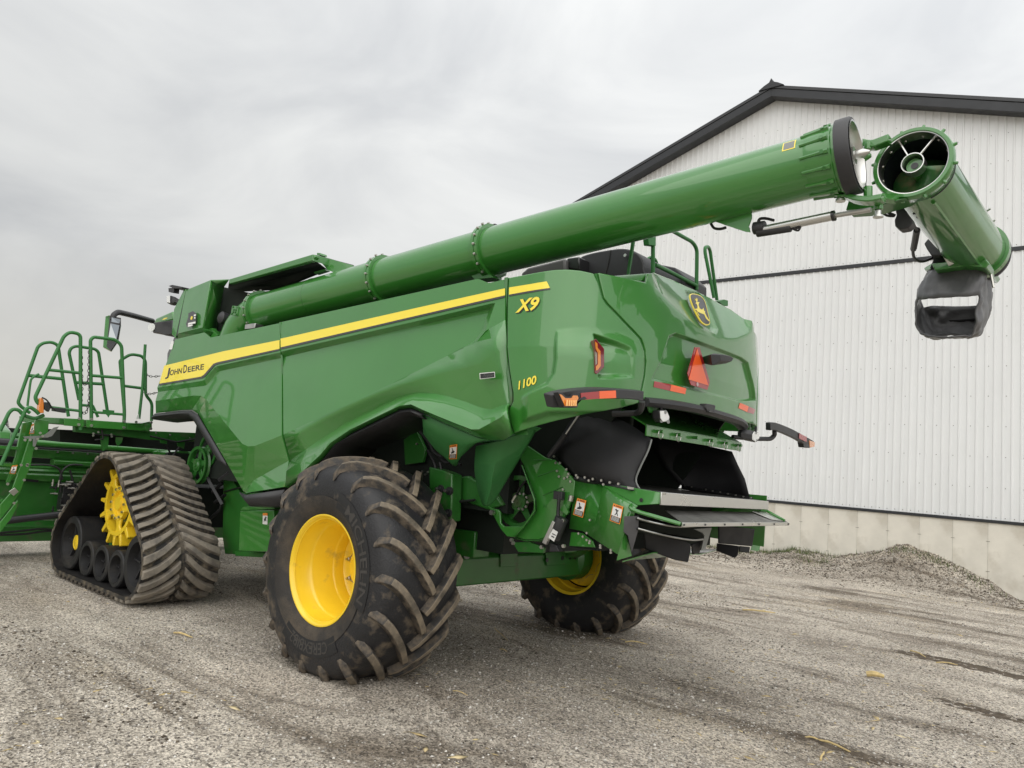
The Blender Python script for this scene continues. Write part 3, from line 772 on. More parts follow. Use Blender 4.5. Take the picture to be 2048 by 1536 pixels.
st2 = decal('yellow_stripe', [(1.517,1.589,2.712),(-0.412,1.573,2.871),(-1.304,1.566,2.941),(-1.315,1.571,2.888),(-0.428,1.579,2.806),(1.484,1.597,2.626)], M_YEL, None, NB)
decal('stripe_grey_band', [(1.483,1.597,2.625),(-0.428,1.58,2.805),(-1.315,1.571,2.887),(-1.318,1.573,2.872),(-0.432,1.581,2.79),(1.475,1.599,2.605)], M_GREY, st2, NB)
def shell_decal(name, poly, m, parent, off=0.003, sub=10):
    """decal polygon wrapped on the shell: quads between the lower and the upper edge"""
    lo_, hi_ = poly
    a_ = np.array([tuple(p)[:2] for p in resample([(*q, 0) for q in lo_], sub)]); b2 = np.array([tuple(p)[:2] for p in resample([(*q, 0) for q in hi_], sub)])
    rings = []
    for t in np.linspace(0, 1, 5):
        g = a_ * (1 - t) + b2 * t
        P, nn = shell(g[:, 0], g[:, 1])
        P = P.copy(); P[:, 0] -= nn[:, 0] * off; P[:, 1] -= nn[:, 1] * off
        rings.append([tuple(p) for p in P])
    return MB().loft(rings, close=False).obj(name, m, parent or CH, smooth=40)
s3 = shell_decal('yellow_stripe', ([(0.148,2.892),(0.336,2.903),(0.503,2.915)], [(0.14,2.946),(0.328,2.953),(0.472,2.964)]), M_YEL, None)
shell_decal('stripe_grey_band', ([(0.15,2.878),(0.339,2.889),(0.508,2.903)], [(0.148,2.892),(0.336,2.902),(0.504,2.915)]), M_GREY, s3)
def text_extent(body, bold, shear, space=1.0):
    o = text_mesh('probe', body, (0, 0, 0), (1, 0, 0), (0, 1, 0), None, None, bold=bold, shear=shear, depth=0, space=space)
    xs = [v.co.x for v in o.data.vertices]; ys = [v.co.y for v in o.data.vertices]
    me = o.data; bpy.data.objects.remove(o); bpy.data.meshes.remove(me)
    return min(xs), max(xs), max(ys)
def text_on(name, body, p0, p1, ptop, m, parent=None, width=None, bold=0.0, shear=0.0, depth=0.004, space=1.0, capem=0.73, wem=None):
    """p0,p1 baseline ends, ptop the cap height above p0"""
    p0, p1, ptop = Vector(p0), Vector(p1), Vector(ptop)
    x0, x1, y1 = text_extent(body, bold, shear, space)
    u = (p1 - p0) / (x1 - x0); v = (ptop - p0) / y1
    p0 = p0 - u * x0
    return text_mesh(name, body, p0, u, v, m, parent or CH, bold=bold, shear=shear, depth=depth, space=space)
Tj = [(3.757,1.622,2.384),(3.671,1.621,2.392),(3.766,1.612,2.476),(3.661,1.621,2.393),(3.379,1.619,2.413),(3.675,1.614,2.456),(3.345,1.619,2.414),(3.264,1.618,2.42),(3.373,1.61,2.503),(3.246,1.618,2.421),(2.894,1.615,2.446),(3.264,1.612,2.481)]
text_on('lettering', 'J', Tj[0], Tj[1], Tj[2], M_BLACK, st, bold=0.02, depth=0.0065)
text_on('lettering', 'OHN', Tj[3], Tj[4], Tj[5], M_BLACK, st, bold=0.02, depth=0.0065)
text_on('lettering', 'D', Tj[6], Tj[7], Tj[8], M_BLACK, st, bold=0.02, depth=0.0065)
text_on('lettering', 'EERE', Tj[9], Tj[10], Tj[11], M_BLACK, st, bold=0.02, depth=0.0065)
def shell_text(name, body, q0, q1, qt, m, parent, off, bold, shear, wem, capem=0.73, dx=(0, 0)):
    """lettering wrapped round the shell; q are (s, z)"""
    o = text_mesh(name, body, (0, 0, 0), (1, 0, 0), (0, 1, 0), m, parent, bold=bold, shear=shear, depth=0)
    me = o.data; n = len(me.vertices); co = np.zeros(n * 3); me.vertices.foreach_get('co', co); co = co.reshape(-1, 3)
    q0, q1, qt = np.array(q0), np.array(q1), np.array(qt)
    x0_, x1_, y1_ = co[:, 0].min(), co[:, 0].max(), co[:, 1].max()
    g = q0 + np.array(dx) + (co[:, :1] - x0_) / (x1_ - x0_) * (q1 - q0) + co[:, 1:2] / y1_ * (qt - q0)
    P, nn = shell(g[:, 0], g[:, 1]); P = P.copy(); P[:, 0] -= nn[:, 0] * off; P[:, 1] -= nn[:, 1] * off
    me.vertices.foreach_set('co', P.ravel()); me.update()
    return o
X9 = [(0.229,2.753),(0.441,2.766),(0.215,2.844)]
x9 = shell_text('model_lettering', 'X9', X9[0], X9[1], X9[2], M_BLACK, CH, 0.003, 0.055, 0.32, 1.18, dx=(0.006, -0.004))
shell_text('model_lettering', 'X9', X9[0], X9[1], X9[2], M_YEL, x9, 0.005, 0.03, 0.32, 1.18)
N11 = [(0.332,2.2),(0.474,2.243),(0.327,2.258)]
n11 = shell_text('number_lettering', '1100', N11[0], N11[1], N11[2], M_BLACK, CH, 0.003, 0.05, 0.1, 2.3)
shell_text('number_lettering', '1100', N11[0], N11[1], N11[2], M_YEL, n11, 0.005, 0.028, 0.1, 2.3)
pl = decal('badge', [(-1.177,1.622,2.317),(-1.324,1.622,2.324),(-1.331,1.622,2.283),(-1.186,1.622,2.273)], M_WHITE, None)
pb = decal('badge_face', [(-1.185,1.623,2.312),(-1.321,1.623,2.319),(-1.326,1.623,2.286),(-1.192,1.623,2.277)], M_BLACK, pl)
text_on('badge_lettering', 'Premier', *[(-1.228,1.63,2.286),(-1.325,1.63,2.292),(-1.225,1.63,2.308)], mat('badge_grey', (0.12, 0.13, 0.12), 0.4), pl, wem=3.4, depth=0.002)
decal('side_sticker', [(3.82,1.58,2.8),(3.773,1.579,2.807),(3.753,1.583,2.773),(3.753,1.59,2.702),(3.823,1.59,2.705)], M_WHITE, None, NB)

# ---- black rubber lips of the wheel arches
def lip(name, top, bot, yin):
    n = len(top)
    o = MB()
    inner = [(p[0], yin, p[2] - 0.01) for p in bot]
    o.loft([top, [lerp(a_, b__, 0.5) if False else ((a_[0] + b__[0]) / 2, max(a_[1], b__[1]) + 0.012, (a_[2] + b__[2]) / 2) for a_, b__ in zip(top, bot)], bot, inner], close=False)
    return o.obj(name, M_PLAS, CH, smooth=60, solid=0.012)
lip('front_arch_lip', [(4.085,1.56,1.922),(4.002,1.575,1.951),(3.385,1.575,1.993),(3.132,1.575,1.999),(2.969,1.575,1.952),(2.278,1.59,1.506),(2.21,1.59,1.45)],
    [(4.12,1.545,1.902),(4.007,1.56,1.9),(3.402,1.56,1.942),(3.194,1.56,1.945),(3.081,1.56,1.903),(2.461,1.57,1.513),(2.274,1.585,1.472)], 1.30)
lip('rear_arch_lip', [(1.816,1.655,1.227),(1.686,1.665,1.209),(1.027,1.685,1.311)], [(1.791,1.65,1.2),(1.668,1.62,1.103),(1.106,1.63,1.16)], 1.30)
lip('rear_arch_lip', [(0.718,1.66,1.461),(0.527,1.66,1.614),(0.415,1.66,1.738),(0.179,1.66,1.836),(-0.237,1.66,1.984),(-0.397,1.66,2.039),(-0.523,1.66,2.05),(-0.652,1.655,2.014)],
    [(0.691,1.64,1.442),(0.479,1.64,1.63),(0.338,1.64,1.742),(0.159,1.64,1.799),(-0.251,1.64,1.936),(-0.409,1.64,1.998),(-0.512,1.64,2.011),(-0.63,1.63,1.976)], 1.25)

# ---- tail lamp, reflectors, triangle, emblem ---------------------------------
def shell_pts(curve, off=0.0):
    P, nn = shell(np.array([q[0] for q in curve]), np.array([q[1] for q in curve])); P = P.copy()
    P[:, 0] -= nn[:, 0] * off; P[:, 1] -= nn[:, 1] * off
    return [tuple(p) for p in P]
tl = MB().prism([(-2.03,1.447,2.55),(-2.03,1.427,2.561),(-2.03,1.323,2.511),(-2.03,1.308,2.388),(-2.03,1.388,2.327),(-2.03,1.412,2.332),(-2.03,1.421,2.411),(-2.03,1.427,2.485)], (0.05, -0.03, 0)).obj('tail_lamp', mat('lamp_red_lens', (0.20, 0.01, 0.02), 0.12, coat=1.0), CH, smooth=0, bevel=0.003)
MB().prism([(-2.034,1.44,2.54),(-2.034,1.412,2.531),(-2.034,1.405,2.502),(-2.034,1.371,2.487),(-2.034,1.356,2.388),(-2.034,1.388,2.356),(-2.034,1.408,2.349),(-2.034,1.411,2.376),(-2.034,1.39,2.396),(-2.034,1.399,2.469),(-2.034,1.428,2.494)], (0.01, -0.006, 0)).obj('indicator_lens', M_AMB, tl, smooth=0)
MB().prism([(-2.033,1.43,2.474),(-2.033,1.406,2.468),(-2.033,1.398,2.398),(-2.033,1.417,2.385)], (0.01, -0.006, 0)).obj('reversing_lens', mat('lens_grey', (0.30, 0.24, 0.20), 0.2, coat=1), tl, smooth=0)
def rear_plate(name, pts, m, parent=None, th=0.004):
    return MB().prism(pts, (-th, 0, 0)).obj(name, m, parent or CH, smooth=0)
def tape(pr, po):
    t_ = shell_decal('reflective_tape', pr, M_RED, None, off=0.003, sub=6)
    shell_decal('orange_section', po, M_ORNG, t_, off=0.004, sub=6)
tape(([(1.4,2.309),(1.591,2.307)], [(1.405,2.352),(1.606,2.356)]), ([(1.594,2.307),(1.792,2.309)], [(1.608,2.355),(1.803,2.355)]))
tape(([(2.93,2.296),(3.105,2.299)], [(2.961,2.35),(3.155,2.345)]), ([(2.72,2.309),(2.924,2.297)], [(2.749,2.356),(2.954,2.35)]))
SX = -2.245
smv = rear_plate('slow_moving_triangle', [(-2.225,0.421,2.67),(-2.225,0.346,2.681),(-2.225,0.15,2.441),(-2.225,0.184,2.378),(-2.225,0.451,2.379),(-2.225,0.512,2.455)], M_RED, None, 0.006)
rear_plate('fluorescent_triangle', [(-2.233,0.393,2.664),(-2.233,0.177,2.412),(-2.233,0.497,2.414)], M_ORNG, smv, 0.002)
MB().disc([(-2.233,0.357,2.397)][0], (-1, 0, 0), 0.016, 0.003, 12).obj('triangle_stud', mat('stud', (0.6, 0.45, 0.45), 0.4), smv)
EM = (-3.4635, 0.45)
nE = Vector((-1, 0, 0.45)).normalized()
em = MB().prism(smooth_curve([(-2.061,0.247,3.118),(-2.045,0.173,3.152),(-2.038,0.058,3.169),(-2.039,-0.001,3.165),(-2.056,-0.033,3.127),(-2.098,-0.004,3.034),(-2.144,0.04,2.932),(-2.161,0.125,2.895),(-2.161,0.193,2.895),(-2.152,0.229,2.914),(-2.122,0.261,2.981),(-2.089,0.268,3.054)], 3, True), nE * 0.010).obj('emblem', M_YEL, CH, smooth=0, bevel=0.002)
MB().prism([tuple(Vector(p) + nE * 0.0102) for p in smooth_curve([(-2.061,0.234,3.116),(-2.049,0.171,3.144),(-2.042,0.065,3.159),(-2.044,0.016,3.155),(-2.06,-0.013,3.118),(-2.102,0.016,3.026),(-2.143,0.053,2.935),(-2.156,0.116,2.906),(-2.156,0.177,2.905),(-2.149,0.21,2.922),(-2.119,0.244,2.987),(-2.088,0.253,3.058)], 3, True)], nE * 0.002).obj('emblem_field', M_BLACK, em, smooth=0)
deer = [(-2.077,0.165,3.082),(-2.073,0.108,3.089),(-2.079,0.131,3.076),(-2.088,0.153,3.057),(-2.102,0.156,3.027),(-2.101,0.109,3.027),(-2.09,0.07,3.052),(-2.102,0.083,3.026),(-2.105,0.068,3.02),(-2.11,0.08,3.007),(-2.127,0.066,2.97),(-2.138,0.046,2.946),(-2.14,0.063,2.94),(-2.134,0.1,2.954),(-2.119,0.106,2.988),(-2.12,0.149,2.986),(-2.12,0.182,2.985),(-2.12,0.221,2.987),(-2.115,0.235,2.996),(-2.114,0.247,2.998),(-2.121,0.261,2.984),(-2.116,0.263,2.993),(-2.11,0.236,3.009),(-2.107,0.203,3.015),(-2.097,0.182,3.037),(-2.087,0.178,3.059),(-2.086,0.199,3.061)]
MB().prism([tuple(Vector(p) + nE * 0.0124) for p in deer], nE * 0.0015).obj('deer_figure', M_YEL, em, smooth=0)
antl = [(-2.077,0.165,3.082),(-2.072,0.173,3.092),(-2.074,0.202,3.089),(-2.07,0.171,3.098),(-2.066,0.183,3.106),(-2.067,0.158,3.103),(-2.058,0.138,3.123),(-2.067,0.143,3.104),(-2.057,0.114,3.125),(-2.068,0.133,3.101),(-2.076,0.154,3.084)]
MB().prism([tuple(Vector(p) + nE * 0.0124) for p in antl], nE * 0.0015).obj('deer_antlers', M_YEL, em, smooth=0)
leg_ = [(-2.119,0.233,2.987),(-2.133,0.211,2.956),(-2.136,0.226,2.951),(-2.122,0.245,2.981)]
MB().prism([tuple(Vector(p) + nE * 0.0124) for p in leg_], nE * 0.0015).obj('deer_foreleg', M_YEL, em, smooth=0)
# rear camera housing
cb = MB()
c_f = [(-2.33,0.357,2.621),(-2.33,0.306,2.639),(-2.33,0.119,2.659),(-2.33,0.055,2.642),(-2.33,0.094,2.594),(-2.33,0.328,2.542)]
c_b = [(-2.17, p[1] * 0.55 - 0.02, 2.66 + (p[2] - 2.66) * 0.6) for p in c_f]
c_t = [(-2.36, p[1] * 0.8 - 0.02, 2.645 + (p[2] - 2.645) * 0.55) for p in c_f]
cb.loft([c_b, c_f, c_t], caps=True).obj('rear_camera', M_PLAS, CH, smooth=25, bevel=0.004)
# top step of the hood and grip
MB().prism([(-2.02,0.89,3.091),(-2.02,0.827,3.159),(-2.02,0.73,3.187),(-2.02,0.791,3.096)], (0.45, 0, 0.02)).obj('hood_step', M_GREEN, CH, bevel=0.008)

# ---- black bumper under the hood
BT = [(-2.14,0.948,2.224),(-2.22,0.746,2.231),(-2.25,0.449,2.237),(-2.25,0.247,2.238),(-2.25,0.053,2.234),(-2.22,-0.408,2.226),(-2.14,-0.712,2.206)]
BT = smooth_curve(BT, 4)
bp_ = MB()
bp_.loft([[(p.x - 0.0, p.y, p.z + 0.004), (p.x - 0.035, p.y, p.z - 0.008), (p.x - 0.045, p.y, p.z - 0.035), (p.x - 0.02, p.y, p.z - 0.062), (p.x + 0.05, p.y, p.z - 0.06), (p.x + 0.06, p.y, p.z + 0.004)] for p in BT], caps=True)
bump = bp_.obj('rear_bumper', M_PLAS, CH, smooth=40)
MB().prism([(-2.305,0.348,2.223),(-2.305,0.327,2.255),(-2.305,0.203,2.26),(-2.305,0.177,2.254),(-2.305,0.204,2.193),(-2.305,0.304,2.194)], (0.06, 0, 0)).obj('bumper_camera_block', M_PLAS, bump, bevel=0.006)
MB().prism([(-2.309,0.289,2.209),(-2.309,0.252,2.211),(-2.309,0.259,2.197),(-2.309,0.296,2.195)], (0.01, 0, 0)).obj('block_slot', M_BLACK, bump)
# lower skin of the hood between the tape and the bumper, far corner closing piece
# ---- marker arms with reflectors
mk = MB()
top = smooth_curve([(-2.16,2.025,2.106),(-2.2,1.976,2.131),(-2.235,1.85,2.162),(-2.245,1.654,2.194),(-2.25,1.406,2.22),(-2.25,1.142,2.243)], 3)
bot = smooth_curve([(-2.16,1.995,2.035),(-2.2,1.915,2.046),(-2.235,1.878,2.052),(-2.245,1.851,2.097),(-2.25,1.399,2.161),(-2.25,1.137,2.178)], 3)
mk.loft([[tuple(a_), tuple(b__), (b__[0] + 0.05, b__[1] + 0.01, b__[2] + 0.005), (a_[0] + 0.06, a_[1] + 0.01, a_[2] + 0.01)] for a_, b__ in zip(top, bot)], caps=True)
mka = mk.obj('marker_arm', M_PLAS, CH, smooth=20, bevel=0.005)
def face_patch(name, pts, m, parent):
    return MB().prism(pts, (-0.004, 0.002, 0)).obj(name, m, parent, smooth=0)
face_patch('red_reflector', [(-2.238,1.847,2.141),(-2.25,1.673,2.174),(-2.25,1.665,2.129),(-2.238,1.837,2.1)], M_RED, mka)
face_patch('orange_reflector', [(-2.251,1.672,2.175),(-2.255,1.495,2.202),(-2.257,1.488,2.155),(-2.251,1.664,2.129)], M_ORNG, mka)
am = MB().prism([(-2.24,2.056,2.109),(-2.24,2.034,2.107),(-2.24,1.995,2.092),(-2.24,1.936,2.099),(-2.24,1.921,2.117),(-2.24,1.878,2.122),(-2.24,1.866,2.109),(-2.24,1.886,2.058),(-2.24,1.994,2.046)], (0.05, -0.02, 0)).obj('amber_lamp', M_AMB, mka, smooth=0)
MB().prism([(-2.236,2.066,2.118),(-2.236,2.022,2.121),(-2.236,1.986,2.103),(-2.236,1.937,2.109),(-2.236,1.924,2.127),(-2.236,1.864,2.135),(-2.236,1.845,2.111),(-2.236,1.867,2.051),(-2.236,1.998,2.037)], (0.05, -0.02, 0)).obj('lamp_housing', M_PLAS, mka, smooth=0)
LEDP = [(-2.243,1.986,2.082),(-2.243,1.963,2.084),(-2.243,1.941,2.086),(-2.243,1.919,2.089),(-2.243,1.899,2.091)]
M_LEDA = mat('led_amber', (0.95, 0.50, 0.12), 0.2, coat=1)
for p in LEDP:
    q = Vector(p) + Vector((-0.006, 0.003, 0))
    MB().tube([q, q + Vector((0, 0, -0.035))], 0.006, 6).obj('led_rib', M_LEDA, am)
MB().tube([(-2.22,1.11,2.177),(-2.2,1.083,2.122),(-2.12,0.995,2.11),(-1.95,1.049,2.095)], 0.022, 8, bend=0.05).obj('arm_bracket', M_PLAS, mka)
# far arm
mk = MB()
top = smooth_curve([(-2.24,-1.04,2.24),(-2.24,-1.164,2.255),(-2.23,-1.529,2.24),(-2.21,-1.91,2.211),(-2.18,-2.334,2.175)], 3)
bot = smooth_curve([(-2.24,-1.048,2.174),(-2.24,-1.172,2.185),(-2.23,-1.536,2.166),(-2.21,-1.891,2.137),(-2.19,-2.073,2.095)], 3)
mk.loft([[tuple(a_), tuple(b__), (b__[0] + 0.05, b__[1] - 0.01, b__[2] + 0.005), (a_[0] + 0.05, a_[1] - 0.01, a_[2] + 0.005)] for a_, b__ in zip(top, bot)], caps=True)
mkb = mk.obj('marker_arm', M_PLAS, CH, smooth=20, bevel=0.005)
face_patch('red_reflector', [(-2.222,-1.784,2.213),(-2.212,-2.015,2.196),(-2.21,-2.019,2.146),(-2.22,-1.788,2.163)], M_RED, mkb)
MB().prism([(-2.2,-2.135,2.17),(-2.18,-2.349,2.171),(-2.18,-2.347,2.12),(-2.19,-2.184,2.101)], (0.06, -0.01, 0)).obj('amber_lamp', M_AMB, mkb, bevel=0.004)
MB().prism([(-2.2,-1.958,2.141),(-2.19,-2.151,2.146),(-2.19,-2.184,2.098),(-2.2,-1.991,2.092)], (0.06, -0.01, 0)).obj('lamp_housing', M_PLAS, mkb, bevel=0.004)
MB().tube([(-2.22,-1.188,2.182),(-2.2,-1.242,2.145),(-2.18,-1.203,2.109),(-2.12,-1.058,2.097),(-2,-0.802,2.088)], 0.021, 8, bend=0.05).obj('arm_bracket', M_PLAS, mkb)
# ---- two white work lamps
def work_lamp(face, back, nm='work_lamp'):
    o = MB()
    ring2 = [tuple(Vector(p) + Vector(back)) for p in face]
    c2 = sum((Vector(p) for p in ring2), Vector()) / len(ring2)
    ring3 = [tuple(c2 + (Vector(p) - c2) * 0.6 + Vector(back) * 0.5) for p in ring2]
    o.loft([face, ring2, ring3], caps=True)
    h = o.obj(nm, M_PLAS, CH, smooth=20, bevel=0.003)
    cf = sum((Vector(p) for p in face), Vector()) / len(face); b = -Vector(back).normalized()
    lens = MB().prism([tuple(cf + (Vector(p) - cf) * 0.9 + b * 0.002) for p in face], b * 0.006).obj('lamp_lens', M_LENS, h, smooth=0, bevel=0.002)
    for (u, v_) in ((0, 0.3), (-0.32, -0.3), (0.32, -0.3)):
        up_ = Vector((0, 0, 1)); side = b.cross(up_)
        MB().disc(tuple(cf + side * (u * 0.10) + up_ * (v_ * 0.11) + b * 0.009), b, 0.014, 0.003, 10).obj('led_dot', M_SILV, h)
    return h
wl = work_lamp([(-2.225,0.886,2.142),(-2.225,0.786,2.155),(-2.225,0.737,2.11),(-2.225,0.748,2.075),(-2.225,0.835,2.063),(-2.225,0.873,2.086)], (0.06, -0.02, 0.0))
MB().tube([(-2.2,0.818,2.176),(-2.2,0.808,2.149)], 0.012, 6).obj('lamp_stem', M_PLAS, wl)
wl = work_lamp([(-2.24,-0.684,2.139),(-2.24,-0.79,2.134),(-2.24,-0.805,2.088),(-2.24,-0.726,2.043),(-2.24,-0.652,2.058),(-2.24,-0.647,2.104)], (0.07, 0.05, 0.01))
MB().tube([(-2.2,-0.826,2.188),(-2.2,-0.82,2.14)], 0.012, 6).obj('lamp_stem', M_PLAS, wl)
MB().prism([(-2.16,0.921,2.168),(-2.16,0.764,2.193),(-2.16,0.776,2.173),(-2.16,0.841,2.131),(-2.16,0.889,2.125),(-2.16,0.912,2.148)], (0.012, 0, 0)).obj('lamp_bracket', M_GREEN2, CH)

# ---- unloading auger ---------------------------------------------------------
def ax(x): return Vector((x, 1.0765 + 0.0689 * x, 3.3809 - 0.1063 * x))
AD = (ax(-1) - ax(0)).normalized()                   # towards the discharge end
def bolts_ring(c, axis, R, n, r, h, m, parent, name='flange_bolt', a0=0.0, a1=2 * math.pi):
    t = Vector(axis).normalized(); u = t.cross(Vector((0, 0, 1))).normalized(); w = t.cross(u); first = None
    for k in range(n):
        a_ = a0 + (a1 - a0) * k / n
        p = Vector(c) + u * (R * math.cos(a_)) + w * (R * math.sin(a_))
        if first is None:
            first = MB().lathe((0, 0, 0), axis, [(0, 0.0005), (0, r), (h, r * 0.9), (h, 0.0005)], 6).obj(name, m, parent)
            first.location = p
        else:
            o = first.copy(); COL.objects.link(o); o.parent = parent; o.location = p
tube = MB().lathe(ax(2.5), AD, [(0, 0.2), ((ax(2.5) - ax(-3.36)).length, 0.2)], 72).obj('unloading_auger_tube', M_GREEN, CH, smooth=40)
def ring(x, prof, m, parent, name, seg=72):
    return MB().lathe(ax(x), AD, prof, seg).obj(name, m, parent, smooth=35)
for x, sec in ((2.5, 0.03), (0.64, 0.03), (-0.62, 0.03)):
    fl = ring(x, [(-0.035, 0.201), (-0.035, 0.232), (-0.004, 0.232), (-0.004, 0.225), (0.004, 0.225), (0.004, 0.232), (0.035, 0.232), (0.035, 0.201)], M_GREEN, tube, 'flange')
    bolts_ring(tuple(ax(x) + AD * 0.0), AD, 0.241, 18, 0.011, 0.02, M_ZINC, tube)
ring(1.6, [(-0.004, 0.2005), (0, 0.2035), (0.004, 0.2005)], M_GREEN2, tube, 'weld_seam')
# saddle under the second flange
MB().prism([(-0.387,0.98,3.353),(-0.515,0.98,3.369),(-0.613,0.98,3.27),(-0.702,0.98,3.226),(-0.739,0.98,3.197),(-0.523,0.98,3.202),(-0.418,0.98,3.292)], (0, 0.12, 0)).obj('tube_saddle', M_GREEN2, CH, bevel=0.004)
MB().prism([(0.773,1.18,3.488),(0.683,1.18,3.525),(0.632,1.18,3.529),(0.641,1.18,3.491)], (0, -0.06, 0)).obj('tube_catch', M_GREEN2, tube)
MB().prism([(-0.328,0.93,3.715),(-0.35,0.93,3.73),(-0.545,0.93,3.736),(-0.559,0.93,3.712)], (0, -0.05, 0)).obj('tube_catch', M_PLAS, tube)
# elbow at the tank
el = MB(); pts_ = []
e0 = ax(2.5); dn = Vector((0.10, 0.02, -1.0)).normalized(); fw = -AD
for k in range(11):
    a_ = k / 10 * math.radians(78)
    pts_.append(e0 + fw * (0.34 * math.sin(a_)) + dn * (0.34 * (1 - math.cos(a_))))
pts_.append(pts_[-1] + (pts_[-1] - pts_[-2]).normalized() * 0.3)
el.tube(pts_, [0.2 + 0.012 * (k > 3) * min(k - 3, 4) / 4 for k in range(len(pts_))], 40)
elb = el.obj('auger_elbow', M_GREEN, CH, smooth=40)
MB().prism([(2.747,1.47,3.164),(2.618,1.47,3.145),(2.614,1.47,3.038),(2.755,1.47,3.062)], (0, -0.02, 0)).obj('elbow_cover', M_GREEN, elb, bevel=0.004)
for p in [(2.718,1.472,3.145),(2.632,1.472,3.132),(2.695,1.472,3.112),(2.652,1.472,3.106),(2.7,1.472,3.088),(2.657,1.472,3.082),(2.727,1.472,3.071),(2.635,1.472,3.056)]:
    MB().disc(p, (0, 1, 0), 0.011, 0.006, 8).obj('cover_bolt', M_GREEN2, elb)
MB().tube([(2.961,1.42,2.916),(2.911,1.42,2.936),(2.715,1.42,2.913),(2.635,1.42,2.924)], 0.02, 6).obj('elbow_clamp', M_GREEN, elb)
MB().box(tuple(Vector([(2.364,1.4,2.912)][0]) - Vector((0.10, 0.05, 0.025))), tuple(Vector([(2.364,1.4,2.912)][0]) + Vector((0.10, 0.05, 0.03)))).obj('elbow_valve', M_STEEL, elb, bevel=0.005)
MB().lathe([(3.034,1.35,3.053)][0], (0, 1, 0.1), [(-0.1, 0.001), (-0.1, 0.06), (0.08, 0.07), (0.1, 0.045), (0.11, 0.001)], 16).obj('grease_motor', M_PLAS, elb)
# discharge end of the main tube: ribbed casting, rubber collar, open mouth with the flighting shaft
MB().lathe(ax(-3.21), AD, [(0, 0.2005), (0.03, 0.205), (0.16, 0.212), (0.17, 0.222), (0.185, 0.222), (0.185, 0.20)], 72).obj('end_casting', M_GREEN, tube, smooth=35)
t_ = AD; u_ = t_.cross(Vector((0, 0, 1))).normalized(); w_ = t_.cross(u_)
for k in range(14):
    a_ = k * 2 * math.pi / 14 + 0.1
    rad = u_ * math.cos(a_) + w_ * math.sin(a_)
    b0_ = ax(-3.19) + rad * 0.203
    MB().tube([b0_, b0_ + t_ * 0.09 + rad * 0.006, b0_ + t_ * 0.17 + rad * 0.012], [0.010, 0.011, 0.017], 6).obj('casting_rib', M_GREEN, tube)
    MB().disc(tuple(b0_ + t_ * 0.135 + rad * 0.018), tuple(rad), 0.013, 0.008, 8).obj('casting_bolt', M_GREEN2, tube)
MB().lathe(ax(-3.395), AD, [(0, 0.20), (0, 0.238), (0.075, 0.238), (0.085, 0.232), (0.085, 0.215)], 72).obj('rubber_collar', M_PLAS, tube, smooth=35)
MB().lathe(ax(-3.40), AD, [(0.085, 0.216), (0.083, 0.206), (0.05, 0.194), (0.0, 0.193)], 72).obj('mouth_liner', M_ALU, tube, smooth=35)
MB().lathe(ax(-3.40), AD, [(0.0, 0.192), (-0.35, 0.192)], 60).obj('mouth_bore', M_BELT, tube, smooth=35)
MB().lathe(ax(-3.05), AD, [(0.0, 0.001), (0.0, 0.2)], 48).obj('mouth_back', M_GREEN2, tube)
MB().lathe(ax(-3.1), AD, [(0, 0.035), (0.33, 0.035), (0.33, 0.055), (0.37, 0.055), (0.37, 0.028), (0.42, 0.028), (0.455, 0.008), (0.455, 0.001)], 20).obj('flighting_shaft', M_STEEL, tube, smooth=35)
MB().lathe(ax(-3.39), AD, [(0, 0.055), (0.01, 0.06), (0.02, 0.055), (0.03, 0.06), (0.04, 0.055), (0.05, 0.06), (0.06, 0.055)], 20).obj('coupler_spring', M_PLAS, tube)
fl_ = MB(); rr = []
for k in range(19):
    a_ = k / 18 * math.radians(250) + 2.2
    c0_ = ax(-3.15) + t_ * (0.22 * k / 18); d_ = u_ * math.cos(a_) + w_ * math.sin(a_)
    rr.append([tuple(c0_ + d_ * 0.045), tuple(c0_ + d_ * 0.198)])
fl_.loft(rr, close=False).obj('flighting', M_STEEL, tube, solid=0.006)
def sticker_on_tube(x0, x1, a0, a1, off, m, parent, name):
    rings = []
    for k in range(7):
        a_ = a0 + (a1 - a0) * k / 6; d_ = u_ * math.cos(a_) + w_ * math.sin(a_)
        rings.append([tuple(ax(x0) + d_ * off), tuple(ax(x1) + d_ * off)])
    return MB().loft(rings, close=False).obj(name, m, parent)
angs = []
for p in [(-3.194,1.03,3.826)][0:1]:
    q = Vector(p) - ax(-3.13); angs.append(math.atan2(q.dot(w_), q.dot(u_)))
sk = sticker_on_tube(-3.085, -3.165, angs[0] - 0.22, angs[0] + 0.22, 0.2015, M_YEL, tube, 'tube_sticker')
sticker_on_tube(-3.092, -3.158, angs[0] - 0.18, angs[0] + 0.18, 0.2022, M_SILV, sk, 'sticker_face')

# folded end section
B0, B1 = Vector((-3.71, 0.50, 3.775)), Vector((-3.79, -1.18, 3.63))
BD = (B1 - B0).normalized()
sec = MB().lathe(B0, BD, [(0.03, 0.2), ((B1 - B0).length, 0.2)], 72).obj('folded_auger_tube', M_GREEN, CH, smooth=40)
MB().lathe(B0, BD, [(0.0, 0.205), (-0.012, 0.212), (-0.012, 0.232), (0.0, 0.238), (0.035, 0.238), (0.045, 0.222), (0.14, 0.208), (0.15, 0.2)], 72).obj('hinge_flange', M_GREEN, sec, smooth=35)
MB().lathe(B0, BD, [(-0.006, 0.211), (-0.004, 0.203), (0.03, 0.197), (0.08, 0.196)], 72).obj('mouth_ring', M_ALU, sec, smooth=35)
MB().lathe(B0, BD, [(0.08, 0.1955), (0.8, 0.1955), (0.8, 0.001)], 60).obj('mouth_inside', mat('tube_inside', (0.010, 0.012, 0.016), 0.45, metal=0.3), sec, smooth=35)
bu = BD.cross(Vector((0, 0, 1))).normalized(); bw = BD.cross(bu)
